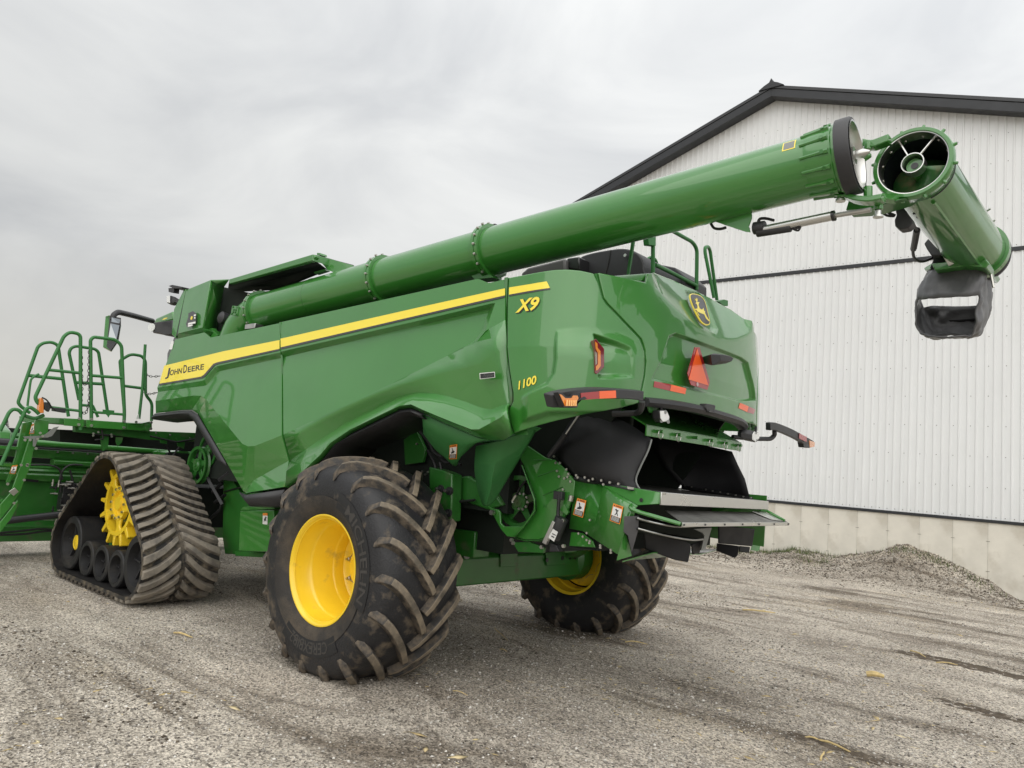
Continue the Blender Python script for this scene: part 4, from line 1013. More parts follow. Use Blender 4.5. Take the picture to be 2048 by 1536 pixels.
# flight seen in the mouth, hub ring with two spokes
rr = []
for k in range(23):
    a_ = k / 22 * math.radians(290) + math.radians(10)
    c0_ = B0 + BD * (0.06 + 0.34 * k / 22); d_ = bu * math.cos(a_) + bw * math.sin(a_)
    rr.append([tuple(c0_ + d_ * 0.035), tuple(c0_ + d_ * 0.19)])
MB().loft(rr, close=False).obj('flighting', mat('worn_green', (0.03, 0.13, 0.03), 0.4, dirt=(0.22, 0.17, 0.09), dirt_amt=0.3, dirt_scale=7, coat=0.3), sec, solid=0.006, smooth=60)
MB().lathe(B0, BD, [(0.0, 0.062), (0.0, 0.068), (0.07, 0.068), (0.07, 0.062)], 32, closed=True).obj('hub_ring', M_ALU, sec)
MB().lathe(B0, BD, [(0.05, 0.001), (0.05, 0.05), (0.4, 0.05)], 24).obj('hub', M_GREEN, sec)
MB().lathe(B0, BD, [(0.046, 0.001), (0.046, 0.022), (0.05, 0.022)], 16).obj('hub_socket', M_BLACK, sec)
for p in [(-3.62,0.5,3.949),(-3.816,0.5,3.933)]:
    d_ = (Vector(p) - B0); d_ = (d_ - BD * d_.dot(BD)).normalized()
    MB().tube([B0 + BD * 0.02 + d_ * 0.066, B0 + BD * 0.04 + d_ * 0.197], 0.0065, 6).obj('hub_spoke', M_ALU, sec)
for k in range(12):
    a_ = k * 2 * math.pi / 12 + 0.2
    d_ = bu * math.cos(a_) + bw * math.sin(a_)
    q_ = B0 + BD * 0.02 + d_ * 0.238
    MB().tube([q_ - d_ * 0.01, q_ + d_ * 0.02], [0.016, 0.009], 8).obj('flange_pin', M_GREEN, sec)
    MB().disc(tuple(B0 + BD * 0.055 + d_ * 0.196), tuple(-d_), 0.008, 0.005, 6).obj('inner_bolt', M_ZINC, sec)
MB().lathe(B1, BD, [(-0.06, 0.201), (-0.06, 0.226), (0.0, 0.226), (0.0, 0.201)], 60).obj('end_flange', M_GREEN, sec, smooth=35)
MB().tube([tuple(B0 + BD * 0.15 + (bu * math.cos(q) + bw * math.sin(q)) * 0.206) for q in np.linspace(-1.0, 1.2, 14)], 0.005, 5).obj('tube_wire', M_HOSE, sec)
MB().tube([tuple(B0 + BD * s_ + (bu * 0.35 + Vector((0, 0, -1)) * 0.94).normalized() * 0.205) for s_ in np.linspace(0.2, 1.6, 6)], 0.014, 6).obj('stiffener_rail', M_GREEN, sec)
# hinge links
def bar(name, pts, w, h, m, parent, ydir=(0, 1, 0)):
    P = [Vector(p) for p in pts]; rings = []
    for p in P:
        y = Vector(ydir) * w / 2; z = Vector((0, 0, h / 2))
        rings.append([tuple(p - y - z), tuple(p + y - z), tuple(p + y + z), tuple(p - y + z)])
    return MB().loft(rings, caps=True).obj(name, m, parent, smooth=30, bevel=0.006)
bar('hinge_link', smooth_curve([(-3.34,0.78,3.543),(-3.396,0.78,3.523),(-3.456,0.78,3.486),(-3.545,0.78,3.461),(-3.622,0.78,3.463)], 3), 0.10, 0.035, M_GREEN, tube)
bar('hinge_link', smooth_curve([(-3.58,0.627,3.524),(-3.64,0.486,3.55),(-3.7,0.247,3.628),(-3.76,0.061,3.7)], 3), 0.10, 0.04, M_GREEN, sec)
bar('hinge_link', smooth_curve([(-3.446,0.6,3.919),(-3.498,0.6,3.897),(-3.549,0.6,3.903),(-3.602,0.6,3.914)], 3), 0.08, 0.05, M_GREEN, sec)
for p, q in (([(-3.365,0.78,3.623)][0], [(-3.372,0.78,3.504)][0]), ([(-3.568,0.7,3.502)][0], [(-3.573,0.7,3.424)][0]), ([(-3.479,0.62,3.911)][0], [(-3.475,0.62,3.865)][0]), ([(-3.519,0.74,3.569)][0], [(-3.521,0.74,3.497)][0]), ([(-3.74,0.139,3.726)][0], [(-3.74,0.121,3.677)][0])):
    MB().tube([p, q], 0.027, 12).obj('hinge_pin_boss', M_GREEN, tube, bevel=0.003)
for p in ([(-3.369,0.78,3.501)][0], [(-3.571,0.7,3.389)][0], [(-3.74,0.133,3.652)][0]):
    MB().lathe(p, (0, 0, 1), [(-0.012, 0.001), (-0.012, 0.030), (0.0, 0.030), (0.0, 0.018), (0.03, 0.018)], 16).obj('pin_washer', M_ALU, tube)
MB().prism([(-3.294,0.83,3.58),(-3.355,0.83,3.585),(-3.411,0.83,3.526),(-3.4,0.83,3.502),(-3.345,0.83,3.515)], (0, -0.02, 0)).obj('hinge_gusset', M_GREEN, tube, bevel=0.003)
MB().prism([(-3.348,0.55,3.577),(-3.551,0.55,3.528),(-3.69,0.55,3.53),(-3.495,0.55,3.498),(-3.332,0.55,3.512)], (0, -0.16, 0)).obj('hinge_plate', M_GREEN2, tube)
MB().tube([(-3.497,0.62,3.823),(-3.467,0.62,3.823),(-3.436,0.62,3.83)], [0.012, 0.03, 0.03], 12).obj('drive_dog_cone', M_GREEN, tube)
# fold actuator
act = MB().tube([(-2.871,0.8,3.368),(-3.339,0.8,3.396)], 0.030, 14).obj('fold_actuator', M_ALU, CH)
MB().tube([(-3.327,0.8,3.393),(-3.345,0.8,3.395)], 0.034, 14).obj('actuator_collar', M_BLACK, act)
MB().tube([(-3.345,0.8,3.395),(-3.558,0.8,3.398)], 0.016, 10).obj('actuator_rod', M_STEEL, act)
MB().tube([(-2.818,0.8,3.39),(-2.894,0.8,3.388)], 0.043, 14).obj('actuator_gearbox', M_PLAS, act, bevel=0.005)
MB().tube([(-2.841,0.8,3.355),(-3.07,0.8,3.355)], [0.030, 0.027], 12).obj('actuator_motor', M_PLAS, act, bevel=0.005)
MB().prism([(-2.527,0.86,3.476),(-2.586,0.86,3.485),(-2.821,0.86,3.499),(-2.824,0.86,3.447),(-2.805,0.86,3.391),(-2.818,0.86,3.348),(-2.783,0.86,3.356)], (0, -0.012, 0)).obj('actuator_bracket', M_GREEN, act)
MB().prism([(-2.603,0.72,3.536),(-2.759,0.72,3.554),(-2.761,0.72,3.5),(-2.742,0.72,3.442),(-2.755,0.72,3.398),(-2.719,0.72,3.407),(-2.587,0.72,3.481)], (0, -0.012, 0)).obj('actuator_bracket', M_GREEN2, act)
MB().tube(smooth_curve([(-3.063,0.8,3.353),(-3.096,0.8,3.344),(-3.128,0.8,3.356),(-3.134,0.8,3.365),(-3.119,0.8,3.331),(-3.09,0.8,3.342)], 3), 0.007, 6).obj('actuator_cable', M_HOSE, act)
MB().tube(smooth_curve([(-2.501,0.8,3.473),(-2.526,0.8,3.437),(-2.571,0.8,3.423),(-2.616,0.8,3.427)], 4), 0.010, 6).obj('tube_hose', M_HOSE, tube)
MB().tube(smooth_curve([(-2.844,0.8,3.424),(-2.857,0.8,3.45),(-2.899,0.8,3.446),(-2.954,0.8,3.424)], 4), 0.010, 6).obj('tube_hose', M_HOSE, tube)
# camera and cables under the folded tube
cam_box = MB().prism([(-3.585,0.3,3.563),(-3.612,0.3,3.565),(-3.631,0.3,3.531),(-3.662,0.3,3.482),(-3.674,0.3,3.45),(-3.657,0.3,3.429),(-3.645,0.3,3.418),(-3.594,0.3,3.415),(-3.566,0.3,3.443),(-3.562,0.3,3.485),(-3.574,0.3,3.517),(-3.564,0.3,3.56)], (0, -0.09, 0)).obj('auger_camera', M_PLAS, CH, bevel=0.006)
MB().tube(smooth_curve([(-3.497,0.35,3.558),(-3.535,0.35,3.525),(-3.578,0.35,3.497)], 4), 0.010, 6).obj('auger_cable', M_HOSE, cam_box)
MB().tube(smooth_curve([(-3.498,0.35,3.534),(-3.529,0.35,3.505),(-3.575,0.35,3.494)], 4), 0.009, 6).obj('auger_cable', M_HOSE, cam_box)
MB().tube(smooth_curve([(-3.651,0.2,3.467),(-3.629,0,3.488),(-3.571,-0.2,3.49),(-3.512,-0.4,3.48),(-3.476,-0.6,3.477),(-3.479,-0.8,3.502),(-3.516,-0.9,3.544),(-3.537,-1,3.597)], 4), 0.011, 6).obj('auger_cable', M_HOSE, cam_box)
MB().tube([(-3.633,0.02,3.489),(-3.571,-0.2,3.483),(-3.515,-0.4,3.487)], 0.022, 8).obj('cable_sleeve', M_HOSE, cam_box)
MB().box(tuple(Vector([(-3.678,0.05,3.596)][0]) - Vector((0.04, 0.04, 0.04))), tuple(Vector([(-3.678,0.05,3.596)][0]) + Vector((0.04, 0.04, 0.04)))).obj('sensor_block', M_PLAS, cam_box, bevel=0.006)
MB().tube([(-3.637,0.15,3.564),(-3.679,0.15,3.567)], 0.009, 6).obj('auger_cable', M_HOSE, cam_box)
# spout: green frame, swivel actuator and the rubber boot
spf = MB().prism([(-3.532,-0.88,3.501),(-3.773,-0.88,3.507),(-3.877,-0.88,3.522),(-3.92,-0.88,3.459),(-3.897,-0.88,3.423),(-3.78,-0.88,3.456),(-3.557,-0.88,3.442)], (0, -0.5, 0)).obj('spout_frame', M_GREEN, CH, bevel=0.008)
MB().prism([(-3.408,-1.2,3.561),(-3.488,-1.1,3.568),(-3.507,-1.05,3.507),(-3.416,-1.2,3.539)], (0, -0.2, 0)).obj('frame_wing', M_GREEN, spf, bevel=0.004)
MB().prism([(-3.796,-0.95,3.602),(-3.816,-0.95,3.611),(-3.824,-0.95,3.512),(-3.801,-0.95,3.503)], (0, -0.02, 0)).obj('frame_strap', M_GREEN, spf)
MB().tube([(-3.618,-0.84,3.599),(-3.676,-0.88,3.476)], 0.032, 4).obj('swivel_actuator', M_ALU, spf, bevel=0.003)
MB().prism([(-3.483,-0.85,3.66),(-3.51,-0.85,3.696),(-3.566,-0.85,3.684),(-3.628,-0.85,3.676),(-3.636,-0.85,3.627),(-3.596,-0.85,3.545),(-3.534,-0.85,3.557),(-3.501,-0.85,3.617)], (0, -0.10, 0)).obj('swivel_motor', M_PLAS, spf, bevel=0.008)
MB().tube([(-3.61,-0.72,3.688),(-3.601,-0.8,3.657)], 0.035, 10).obj('swivel_post', M_GREEN, spf)
MB().prism([(-3.496,-1,3.5),(-3.772,-1,3.531),(-3.771,-1,3.611),(-3.547,-1,3.64)], (0, -0.3, 0)).obj('spout_throat', M_SHADE, spf)
# rubber shoulder behind the frame
MB().lathe(B1, BD, [(0.0, 0.224), (0.03, 0.226), (0.10, 0.21), (0.17, 0.15), (0.20, 0.06), (0.205, 0.001)], 48).obj('spout_shoulder', M_RUBB, spf, smooth=60)
MB().loft([[tuple(p) for p in smooth_curve(r, 3)] for r in ([(-3.849,-1.2,3.961),(-3.884,-1.2,3.853),(-3.888,-1.22,3.737),(-3.86,-1.15,3.62)], [(-3.853,-1.35,3.945),(-3.881,-1.38,3.846),(-3.882,-1.38,3.734),(-3.854,-1.3,3.597)])], close=False).obj('spout_skirt', M_RUBB, spf, smooth=60, solid=0.01)
for p in [(-3.842,-1.2,3.97),(-3.87,-1.22,3.878),(-3.851,-1.2,3.716),(-3.824,-1,3.644)]:
    MB().tube([p, tuple(Vector(p) + Vector((-0.035, 0.02, 0.012)))], 0.007, 6).obj('spout_bolt', M_ZINC, spf)
def rrect(c4, n=8, k=0.30):
    c4 = [Vector(p) for p in c4]; out = []
    for i in range(4):
        p, a_, b__ = c4[i], c4[i - 1], c4[(i + 1) % 4]
        s_ = p.lerp(a_, k); e_ = p.lerp(b__, k)
        for j in range(n):
            t = j / (n - 1)
            out.append(tuple(s_ * (1 - t) ** 2 + p * (2 * t * (1 - t)) + e_ * t ** 2))
    return out
lev = [([(-3.482,-1,3.481),(-3.862,-0.98,3.472),(-3.825,-1.42,3.603),(-3.412,-1.42,3.599)], 0.25),
       ([(-3.446,-0.96,3.397),(-3.875,-0.94,3.394),(-3.852,-1.48,3.499),(-3.343,-1.5,3.513)], 0.28),
       ([(-3.409,-0.9,3.237),(-3.851,-0.88,3.217),(-3.891,-1.5,3.392),(-3.302,-1.52,3.399)], 0.30),
       ([(-3.378,-0.86,3.115),(-3.853,-0.84,3.09),(-3.878,-1.5,3.269),(-3.331,-1.54,3.313)], 0.32),
       ([(-3.382,-0.88,3.022),(-3.834,-0.86,2.99),(-3.855,-1.48,3.143),(-3.365,-1.5,3.18)], 0.34),
       ([(-3.42,-0.94,2.944),(-3.793,-0.92,2.905),(-3.834,-1.4,3.039),(-3.426,-1.4,3.045)], 0.36),
       ([(-3.45,-1.06,2.944),(-3.718,-1.06,2.922),(-3.781,-1.28,2.987),(-3.5,-1.28,2.986)], 0.4)]
bm_ = MB(); rings = [rrect(q, 8, k) for q, k in lev]; nR = 32
vs_ = [p for r in rings for p in r]; fs_ = []
for i in range(len(rings) - 1):
    for j in range(nR):
        near = (j in (5, 6, 7, 8, 9, 10)) and False
        s_ = j + 0.5
        front = 2.2 < s_ < 13.3
        backw = 18.0 < s_ < 29.5
        if i >= 2 and i <= 4 and front: continue
        if i == 2 and backw: continue
        k = (j + 1) % nR
        fs_.append((i * nR + j, i * nR + k, (i + 1) * nR + k, (i + 1) * nR + j))
boot = bm_.add(vs_, fs_).obj('spout_boot', M_BOOT, CH, smooth=70)
boot['label'] = 'grey rubber discharge boot with wrinkled skin'
md = boot.modifiers.new('sub', 'SUBSURF'); md.levels = 2; md.render_levels = 2
tx = bpy.data.textures.new('wrinkle', 'CLOUDS'); tx.noise_scale = 0.11
md = boot.modifiers.new('wrinkles', 'DISPLACE'); md.texture = tx; md.strength = 0.05; md.mid_level = 0.5
md = boot.modifiers.new('thickness', 'SOLIDIFY'); md.thickness = 0.012
MB().tube(smooth_curve([(-3.401,-1.44,3.14),(-3.43,-1.48,3.172),(-3.549,-1.48,3.159),(-3.732,-1.46,3.156)], 3), 0.014, 6).obj('boot_rib', M_RUBB, boot)
for p, q in (([(-3.892,-1.1,3.452)][0], [(-3.913,-1.1,3.324)][0]),):
    MB().tube([p, q], 0.010, 6).obj('boot_clamp_rod', M_ZINC, boot)

# ---- hull, frame and running gear under the skins ----------------------------
MB().box((-0.95, -0.94, 1.30), (0.9, 0.94, 2.80)).obj('hull', M_SHADE, CH)
MB().box((0.9, -1.22, 1.28), (3.7, 1.22, 2.80)).obj('hull', M_SHADE, CH)
MB().box((-2.02, -0.78, 2.30), (-0.96, 0.78, 2.90)).obj('straw_hood', M_SHADE, CH)
MB().prism([(-0.97, 0.83, 1.35), (-0.97, 0.83, 2.75), (-2.0, 0.83, 2.75), (-2.0, 0.83, 2.35), (-1.45, 0.83, 1.55)], (0, -0.02, 0)).obj('hood_cheek', M_SHADE, CH)
MB().prism([(-0.97, -0.83, 1.35), (-0.97, -0.83, 2.75), (-2.0, -0.83, 2.75), (-2.0, -0.83, 2.35), (-1.45, -0.83, 1.55)], (0, 0.02, 0)).obj('hood_cheek', M_SHADE, CH)
MB().box((-0.75, -0.72, 0.95), (3.6, 0.72, 1.30)).obj('cleaning_shoe', M_SHADE, CH)
ab = MB().prism([(-0.22, 1.22, 0.60), (-0.22, 1.22, 0.84), (-0.16, 1.22, 0.90), (0.2, 1.22, 0.90), (0.2, 1.22, 0.60)], (0, -2.44, 0)).obj('rear_axle_beam', M_GREEN2, CH, bevel=0.015)
for p in [(-0.225,0.592,0.879),(-0.225,-0.673,0.784)]:
    q = MB().lathe(p, (-1, 0, 0), [(-0.01, 0.001), (-0.01, 0.045), (0.006, 0.045), (0.006, 0.022), (-0.002, 0.022), (-0.002, 0.001)], 20).obj('axle_washer', M_SILV, ab)
MB().prism([(-0.226,0.152,0.874),(-0.226,-0.092,0.867),(-0.226,-0.108,0.74),(-0.226,0.137,0.746)], (-0.008, 0, 0)).obj('axle_cover', M_GREEN2, ab, bevel=0.006)
MB().prism([(-0.228,-0.522,0.859),(-0.228,-0.938,0.871),(-0.228,-0.938,0.729),(-0.228,-0.553,0.731)], (-0.012, 0, 0)).obj('axle_clamp_plate', M_GREEN2, ab, bevel=0.004)
for p in [(-0.242,-0.545,0.787),(-0.242,-0.799,0.797),(-0.242,-0.928,0.797),(-0.242,-1.016,0.794)]:
    MB().disc(p, (-1, 0, 0), 0.022, 0.004, 12).obj('axle_hole', M_BLACK, ab)
MB().box((-0.45, 0.55, 0.88), (1.5, 0.75, 1.10)).obj('frame_rail', M_GREEN2, CH, bevel=0.01)
MB().box((-0.45, -0.75, 0.88), (1.5, -0.55, 1.10)).obj('frame_rail', M_GREEN2, CH, bevel=0.01)
MB().prism([(-0.1, -0.9, 0.72), (-0.55, -0.75, 0.95), (-0.6, -0.75, 1.2), (0.2, -0.75, 1.2), (0.2, -0.9, 0.72)], (0, -0.25, 0)).obj('axle_knee', M_GREEN2, CH, bevel=0.02)
MB().lathe((-0.02, -0.95, 0.774), (0, -1, 0), [(0, 0.001), (0, 0.14), (0.12, 0.17), (0.2, 0.25), (0.36, 0.25), (0.36, 0.001)], 28).obj('final_drive', M_GREEN2, CH)
MB().lathe((-0.02, 0.95, 0.774), (0, 1, 0), [(0, 0.001), (0, 0.14), (0.12, 0.17), (0.2, 0.25), (0.36, 0.25), (0.36, 0.001)], 28).obj('final_drive', M_GREEN2, CH)
# gearbox by the tyre, with bolts
gb_ = MB().prism([(-0.198,1,1.616),(-0.364,1,1.597),(-0.484,1,1.571),(-0.503,1,1.367),(-0.513,1,1.193),(-0.356,1,1.185),(-0.261,1,1.221)], (0, 0.12, 0)).obj('gearbox', M_GREEN2, CH, bevel=0.012)
for p in [(-0.374,1.125,1.443),(-0.475,1.125,1.435),(-0.485,1.125,1.258)]:
    b1_ = MB().lathe(p, (0, 1, 0), [(-0.01, 0.001), (-0.01, 0.034), (0.012, 0.034), (0.012, 0.018), (0.05, 0.016), (0.05, 0.001)], 12).obj('bush', M_PLAS, gb_)
    MB().disc((p[0], p[1] + 0.05, p[2]), (0, 1, 0), 0.012, 0.012, 6).obj('bush_bolt', M_ZINC, gb_)
MB().tube([(-0.326,1.02,1.347),(-0.513,1.02,1.355),(-0.668,1.02,1.381)], 0.012, 6).obj('brake_line', M_HOSE, gb_)
MB().prism([(-0.409,0.92,1.549),(-0.523,0.92,1.569),(-0.842,0.92,1.458),(-0.932,0.92,1.367),(-0.777,0.92,1.313),(-0.46,0.92,1.365)], (0, 0.06, 0)).obj('arm_casting', M_GREEN2, CH, bevel=0.015)
for pts_ in ([(0.046,1.15,2.003),(-0.069,1.15,1.911),(-0.206,1.15,1.818),(-0.278,1.15,1.737),(-0.384,1.15,1.701)], [(0.005,1.12,2.024),(-0.11,1.12,1.924),(-0.232,1.12,1.843),(-0.315,1.12,1.762)], [(-0.225,1.1,1.738),(-0.367,1.1,1.662),(-0.455,1.1,1.667),(-0.555,1.1,1.652)], [(-0.121,1.08,1.756),(-0.23,1.08,1.635),(-0.258,1.08,1.511),(-0.248,1.08,1.406)], [(-0.256,1.05,1.659),(-0.302,1.05,1.536),(-0.289,1.05,1.41)]):
    MB().tube(smooth_curve(pts_, 4), 0.013, 6).obj('hydraulic_hose', M_HOSE, CH)
MB().prism([(0.28,0.98,1.835),(0.119,0.98,1.921),(-0.02,0.98,1.759),(0.004,0.98,1.648),(0.228,0.98,1.614)], (0, 0.03, 0)).obj('inner_plate', M_GREEN2, CH, bevel=0.004)
for p in [(-0.144,1.13,1.572),(-0.212,1.13,1.572),(-0.184,1.13,1.549),(-0.043,1.13,1.801)]:
    MB().disc(p, (0, 1, 0), 0.010, 0.015, 6).obj('frame_bolt', M_ZINC, CH)
# boxes ahead of the tyre, belt pulleys behind the track
bx = MB().prism([(2.283,1.36,1.004),(1.667,1.36,1.073),(1.586,1.36,0.682),(2.222,1.36,0.609)], (0, -0.28, 0)).obj('tool_box', M_GREEN, CH, bevel=0.008)
MB().prism([(2.319,1.34,1.008),(1.7,1.34,1.078),(1.671,1.34,1.112),(2.269,1.34,1.049)], (0, -0.26, 0.01)).obj('box_lid', M_GREEN, bx, bevel=0.005)
MB().prism([(1.85,1.362,1.026),(1.766,1.362,1.035),(1.748,1.362,0.925),(1.832,1.362,0.921)], (0, 0.002, 0)).obj('warning_label', M_WHITE, bx)
MB().prism([(1.845,1.365,1.027),(1.762,1.365,1.035),(1.758,1.365,1.011),(1.84,1.365,1.003)], (0, 0.002, 0)).obj('label_header', M_LORNG, bx)
MB().prism([(1.811,1.365,0.972),(1.785,1.365,0.999),(1.775,1.365,0.993),(1.785,1.365,0.975),(1.766,1.365,0.952),(1.796,1.365,0.964),(1.809,1.365,0.943)], (0, 0.002, 0)).obj('label_figure', M_BLACK, bx)
MB().prism([(3.238,1.08,1.462),(3.166,1.08,1.392),(2.809,1.08,1.157),(2.033,1.08,1.22),(1.905,1.08,0.592),(2.969,1.08,0.471),(3.063,1.08,0.639)], (0, -0.3, 0)).obj('side_shield', M_GREEN2, CH, bevel=0.006)
MB().prism([(3.133,1.09,1.147),(2.746,1.09,1.233),(2.732,1.09,1.22),(3.129,1.09,1.131)], (0, 0.006, 0)).obj('shield_joint', M_BLACK, CH)
MB().prism([(2.563,1.2,0.56),(1.726,1.2,0.64),(1.717,1.2,0.597),(2.552,1.2,0.509)], (0, -0.5, 0)).obj('lower_rail', M_GREEN2, CH, bevel=0.006)
def pulley(c, R, w, m, nm='drive_pulley', spokes=5, parent=None):
    c = Vector(c)
    o = MB().lathe(c, (0, 1, 0), [(0, R * 0.82), (0, R), (w * 0.3, R * 0.93), (w * 0.5, R * 0.93), (w * 0.8, R), (w, R), (w, R * 0.84), (w * 0.7, R * 0.82)], 40, closed=True).obj(nm, m, parent or CH, smooth=35)
    for k in range(spokes):
        a_ = k * 2 * math.pi / spokes + 0.3; d_ = Vector((math.cos(a_), 0, math.sin(a_))); n_ = Vector((-math.sin(a_), 0, math.cos(a_)))
        P = [c + d_ * (R * 0.3) + n_ * R * 0.16, c + d_ * (R * 0.9) + n_ * R * 0.10, c + d_ * (R * 0.9) - n_ * R * 0.10, c + d_ * (R * 0.3) - n_ * R * 0.16]
        MB().prism([tuple(p + Vector((0, w * 0.25, 0))) for p in P], (0, w * 0.25, 0)).obj('spoke', m, o, bevel=0.004)
    MB().lathe(c, (0, 1, 0), [(w * 0.2, R * 0.36), (w * 0.95, R * 0.36), (w * 0.95, R * 0.26), (w * 1.15, R * 0.22), (w * 1.15, R * 0.10), (w * 1.3, R * 0.09), (w * 1.3, 0.001)], 28).obj('hub', m, o, smooth=35)
    return o
pulley([(3.416,1.25,1.408)][0], 0.215, 0.06, M_GREEN2)
pulley([(3.339,1.18,1.576)][0], 0.20, 0.06, M_GREEN2)
MB().tube([(3.554,1.24,1.55),(3.186,1.24,1.233),(2.859,1.24,1.014)], 0.022, 4).obj('drive_belt', M_HOSE, CH)
MB().tube([(3.048,1.2,1.272),(2.855,1.2,1.367)], 0.03, 6).obj('tensioner', M_PLAS, CH)
for pts_ in ([(3.272,1.15,1.118),(3.079,1.15,1.244)], [(3.19,1.15,1.013),(2.993,1.15,1.113)], [(3.331,1.12,0.804),(3.116,1.12,0.937),(3.077,1.12,1.051)]):
    MB().tube(pts_, 0.02, 6).obj('shield_strut', M_HOSE, CH)
# ---- mud flaps
fa = smooth_curve([(-0.592,1.6,2.021),(-0.787,1.6,1.963),(-1.021,1.59,1.9),(-1.182,1.57,1.856),(-1.3,1.56,1.843)], 3)
fb = smooth_curve([(-0.564,1.56,1.951),(-0.658,1.53,1.891),(-0.819,1.51,1.833),(-0.971,1.5,1.802),(-1.164,1.54,1.854)], 3)
fc = smooth_curve([(-0.482,1.47,1.879),(-0.569,1.42,1.772),(-0.667,1.4,1.716),(-0.752,1.38,1.671),(-0.874,1.42,1.744)], 3)
fd = smooth_curve([(-0.397,1.38,1.876),(-0.487,1.33,1.763),(-0.577,1.31,1.705),(-0.682,1.29,1.645),(-0.777,1.36,1.701)], 3)
MB().loft([[tuple(p) for p in r] for r in (fa, fb, fc, fd)], close=False).obj('mud_flap', M_GREENP, CH, smooth=70, solid=0.008)
def warn_label(P4, n, parent=None, person=False, figure=True):
    """P4: top-left, top-right, bottom-right, bottom-left"""
    P4 = [Vector(p) for p in P4]; nv = Vector(n).normalized()
    at = lambda u, v, o=0.0: tuple(P4[0].lerp(P4[1], u).lerp(P4[3].lerp(P4[2], u), v) + nv * o)
    lb = MB().prism([at(0, 0, 0.002), at(1, 0, 0.002), at(1, 1, 0.002), at(0, 1, 0.002)], nv * 0.001).obj('warning_label', M_LORNG, parent or CH, smooth=0)
    q = lambda u0, v0, u1, v1, m, nm: MB().prism([at(u0, v0, 0.0034), at(u1, v0, 0.0034), at(u1, v1, 0.0034), at(u0, v1, 0.0034)], nv * 0.0006).obj(nm, m, lb, smooth=0)
    q(0.06, 0.17, 0.94, 0.66, M_WHITE, 'label_picture'); q(0.06, 0.67, 0.94, 0.96, M_BLACK, 'label_text_block')
    for k in range(4):
        z = 0.71 + k * 0.06
        MB().prism([at(0.12, z, 0.0042), at(0.86, z, 0.0042), at(0.86, z + 0.022, 0.0042), at(0.12, z + 0.022, 0.0042)], nv * 0.0004).obj('text_line', M_WHITE, lb, smooth=0)
    MB().prism([at(0.10, 0.135, 0.0036), at(0.17, 0.04, 0.0036), at(0.24, 0.135, 0.0036)], nv * 0.0006).obj('alert_triangle', M_BLACK, lb, smooth=0)
    MB().prism([at(0.32, 0.05, 0.0036), at(0.86, 0.05, 0.0036), at(0.86, 0.125, 0.0036), at(0.32, 0.125, 0.0036)], nv * 0.0006).obj('warning_word', mat('word_brown', (0.30, 0.08, 0.02), 0.5), lb, smooth=0)
    if person: fg = [(0.30, 0.28), (0.42, 0.24), (0.50, 0.30), (0.62, 0.27), (0.66, 0.33), (0.56, 0.36), (0.58, 0.46), (0.70, 0.60), (0.64, 0.62), (0.52, 0.50), (0.40, 0.62), (0.34, 0.60), (0.46, 0.46), (0.44, 0.36), (0.32, 0.32)]
    else: fg = [(0.30, 0.22), (0.40, 0.22), (0.52, 0.40), (0.66, 0.44), (0.74, 0.50), (0.66, 0.53), (0.60, 0.58), (0.30, 0.62), (0.22, 0.58), (0.34, 0.48), (0.44, 0.44)]
    MB().prism([at(u, v, 0.0044) for u, v in fg], nv * 0.0006).obj('label_figure', M_BLACK, lb, smooth=0)
    return lb
warn_label([(-0.839,1.525,1.791),(-0.907,1.515,1.804),(-0.813,1.415,1.695),(-0.748,1.43,1.689)], (0, 1, 0.2))
ga = [(-0.994,1.4,1.803),(-0.956,1.36,1.718),(-0.936,1.33,1.624),(-0.946,1.31,1.531),(-0.969,1.29,1.44),(-0.998,1.28,1.378),(-1.015,1.28,1.365)]
gb2 = [(-1.289,1.42,1.861),(-1.232,1.4,1.784),(-1.177,1.38,1.673),(-1.153,1.37,1.581),(-1.138,1.36,1.507),(-1.086,1.33,1.411),(-1.048,1.3,1.372)]
gc = [(-1.477,1.36,1.965),(-1.452,1.32,1.936),(-1.347,1.27,1.828),(-1.246,1.24,1.714),(-1.123,1.22,1.547),(-1.037,1.22,1.409),(-1.031,1.27,1.37)]
gd = [(-1.454,1.3,1.942),(-1.439,1.28,1.928),(-1.321,1.22,1.819),(-1.228,1.2,1.704),(-1.122,1.2,1.537),(-1.035,1.2,1.406),(-1.027,1.26,1.367)]
MB().loft([[tuple(p) for p in smooth_curve(r, 3)] for r in (ga, gb2, gc, gd)], close=False).obj('mud_flap', M_GREENP, CH, smooth=70, solid=0.008)
MB().prism([(-0.906,1.3,1.834),(-1.248,1.4,1.857),(-1.41,1.4,1.906),(-1.47,1.38,1.971),(-1.492,1.36,1.962),(-1.258,1.38,1.823)], (0, -0.1, 0)).obj('flap_fold', M_GREENP, CH)
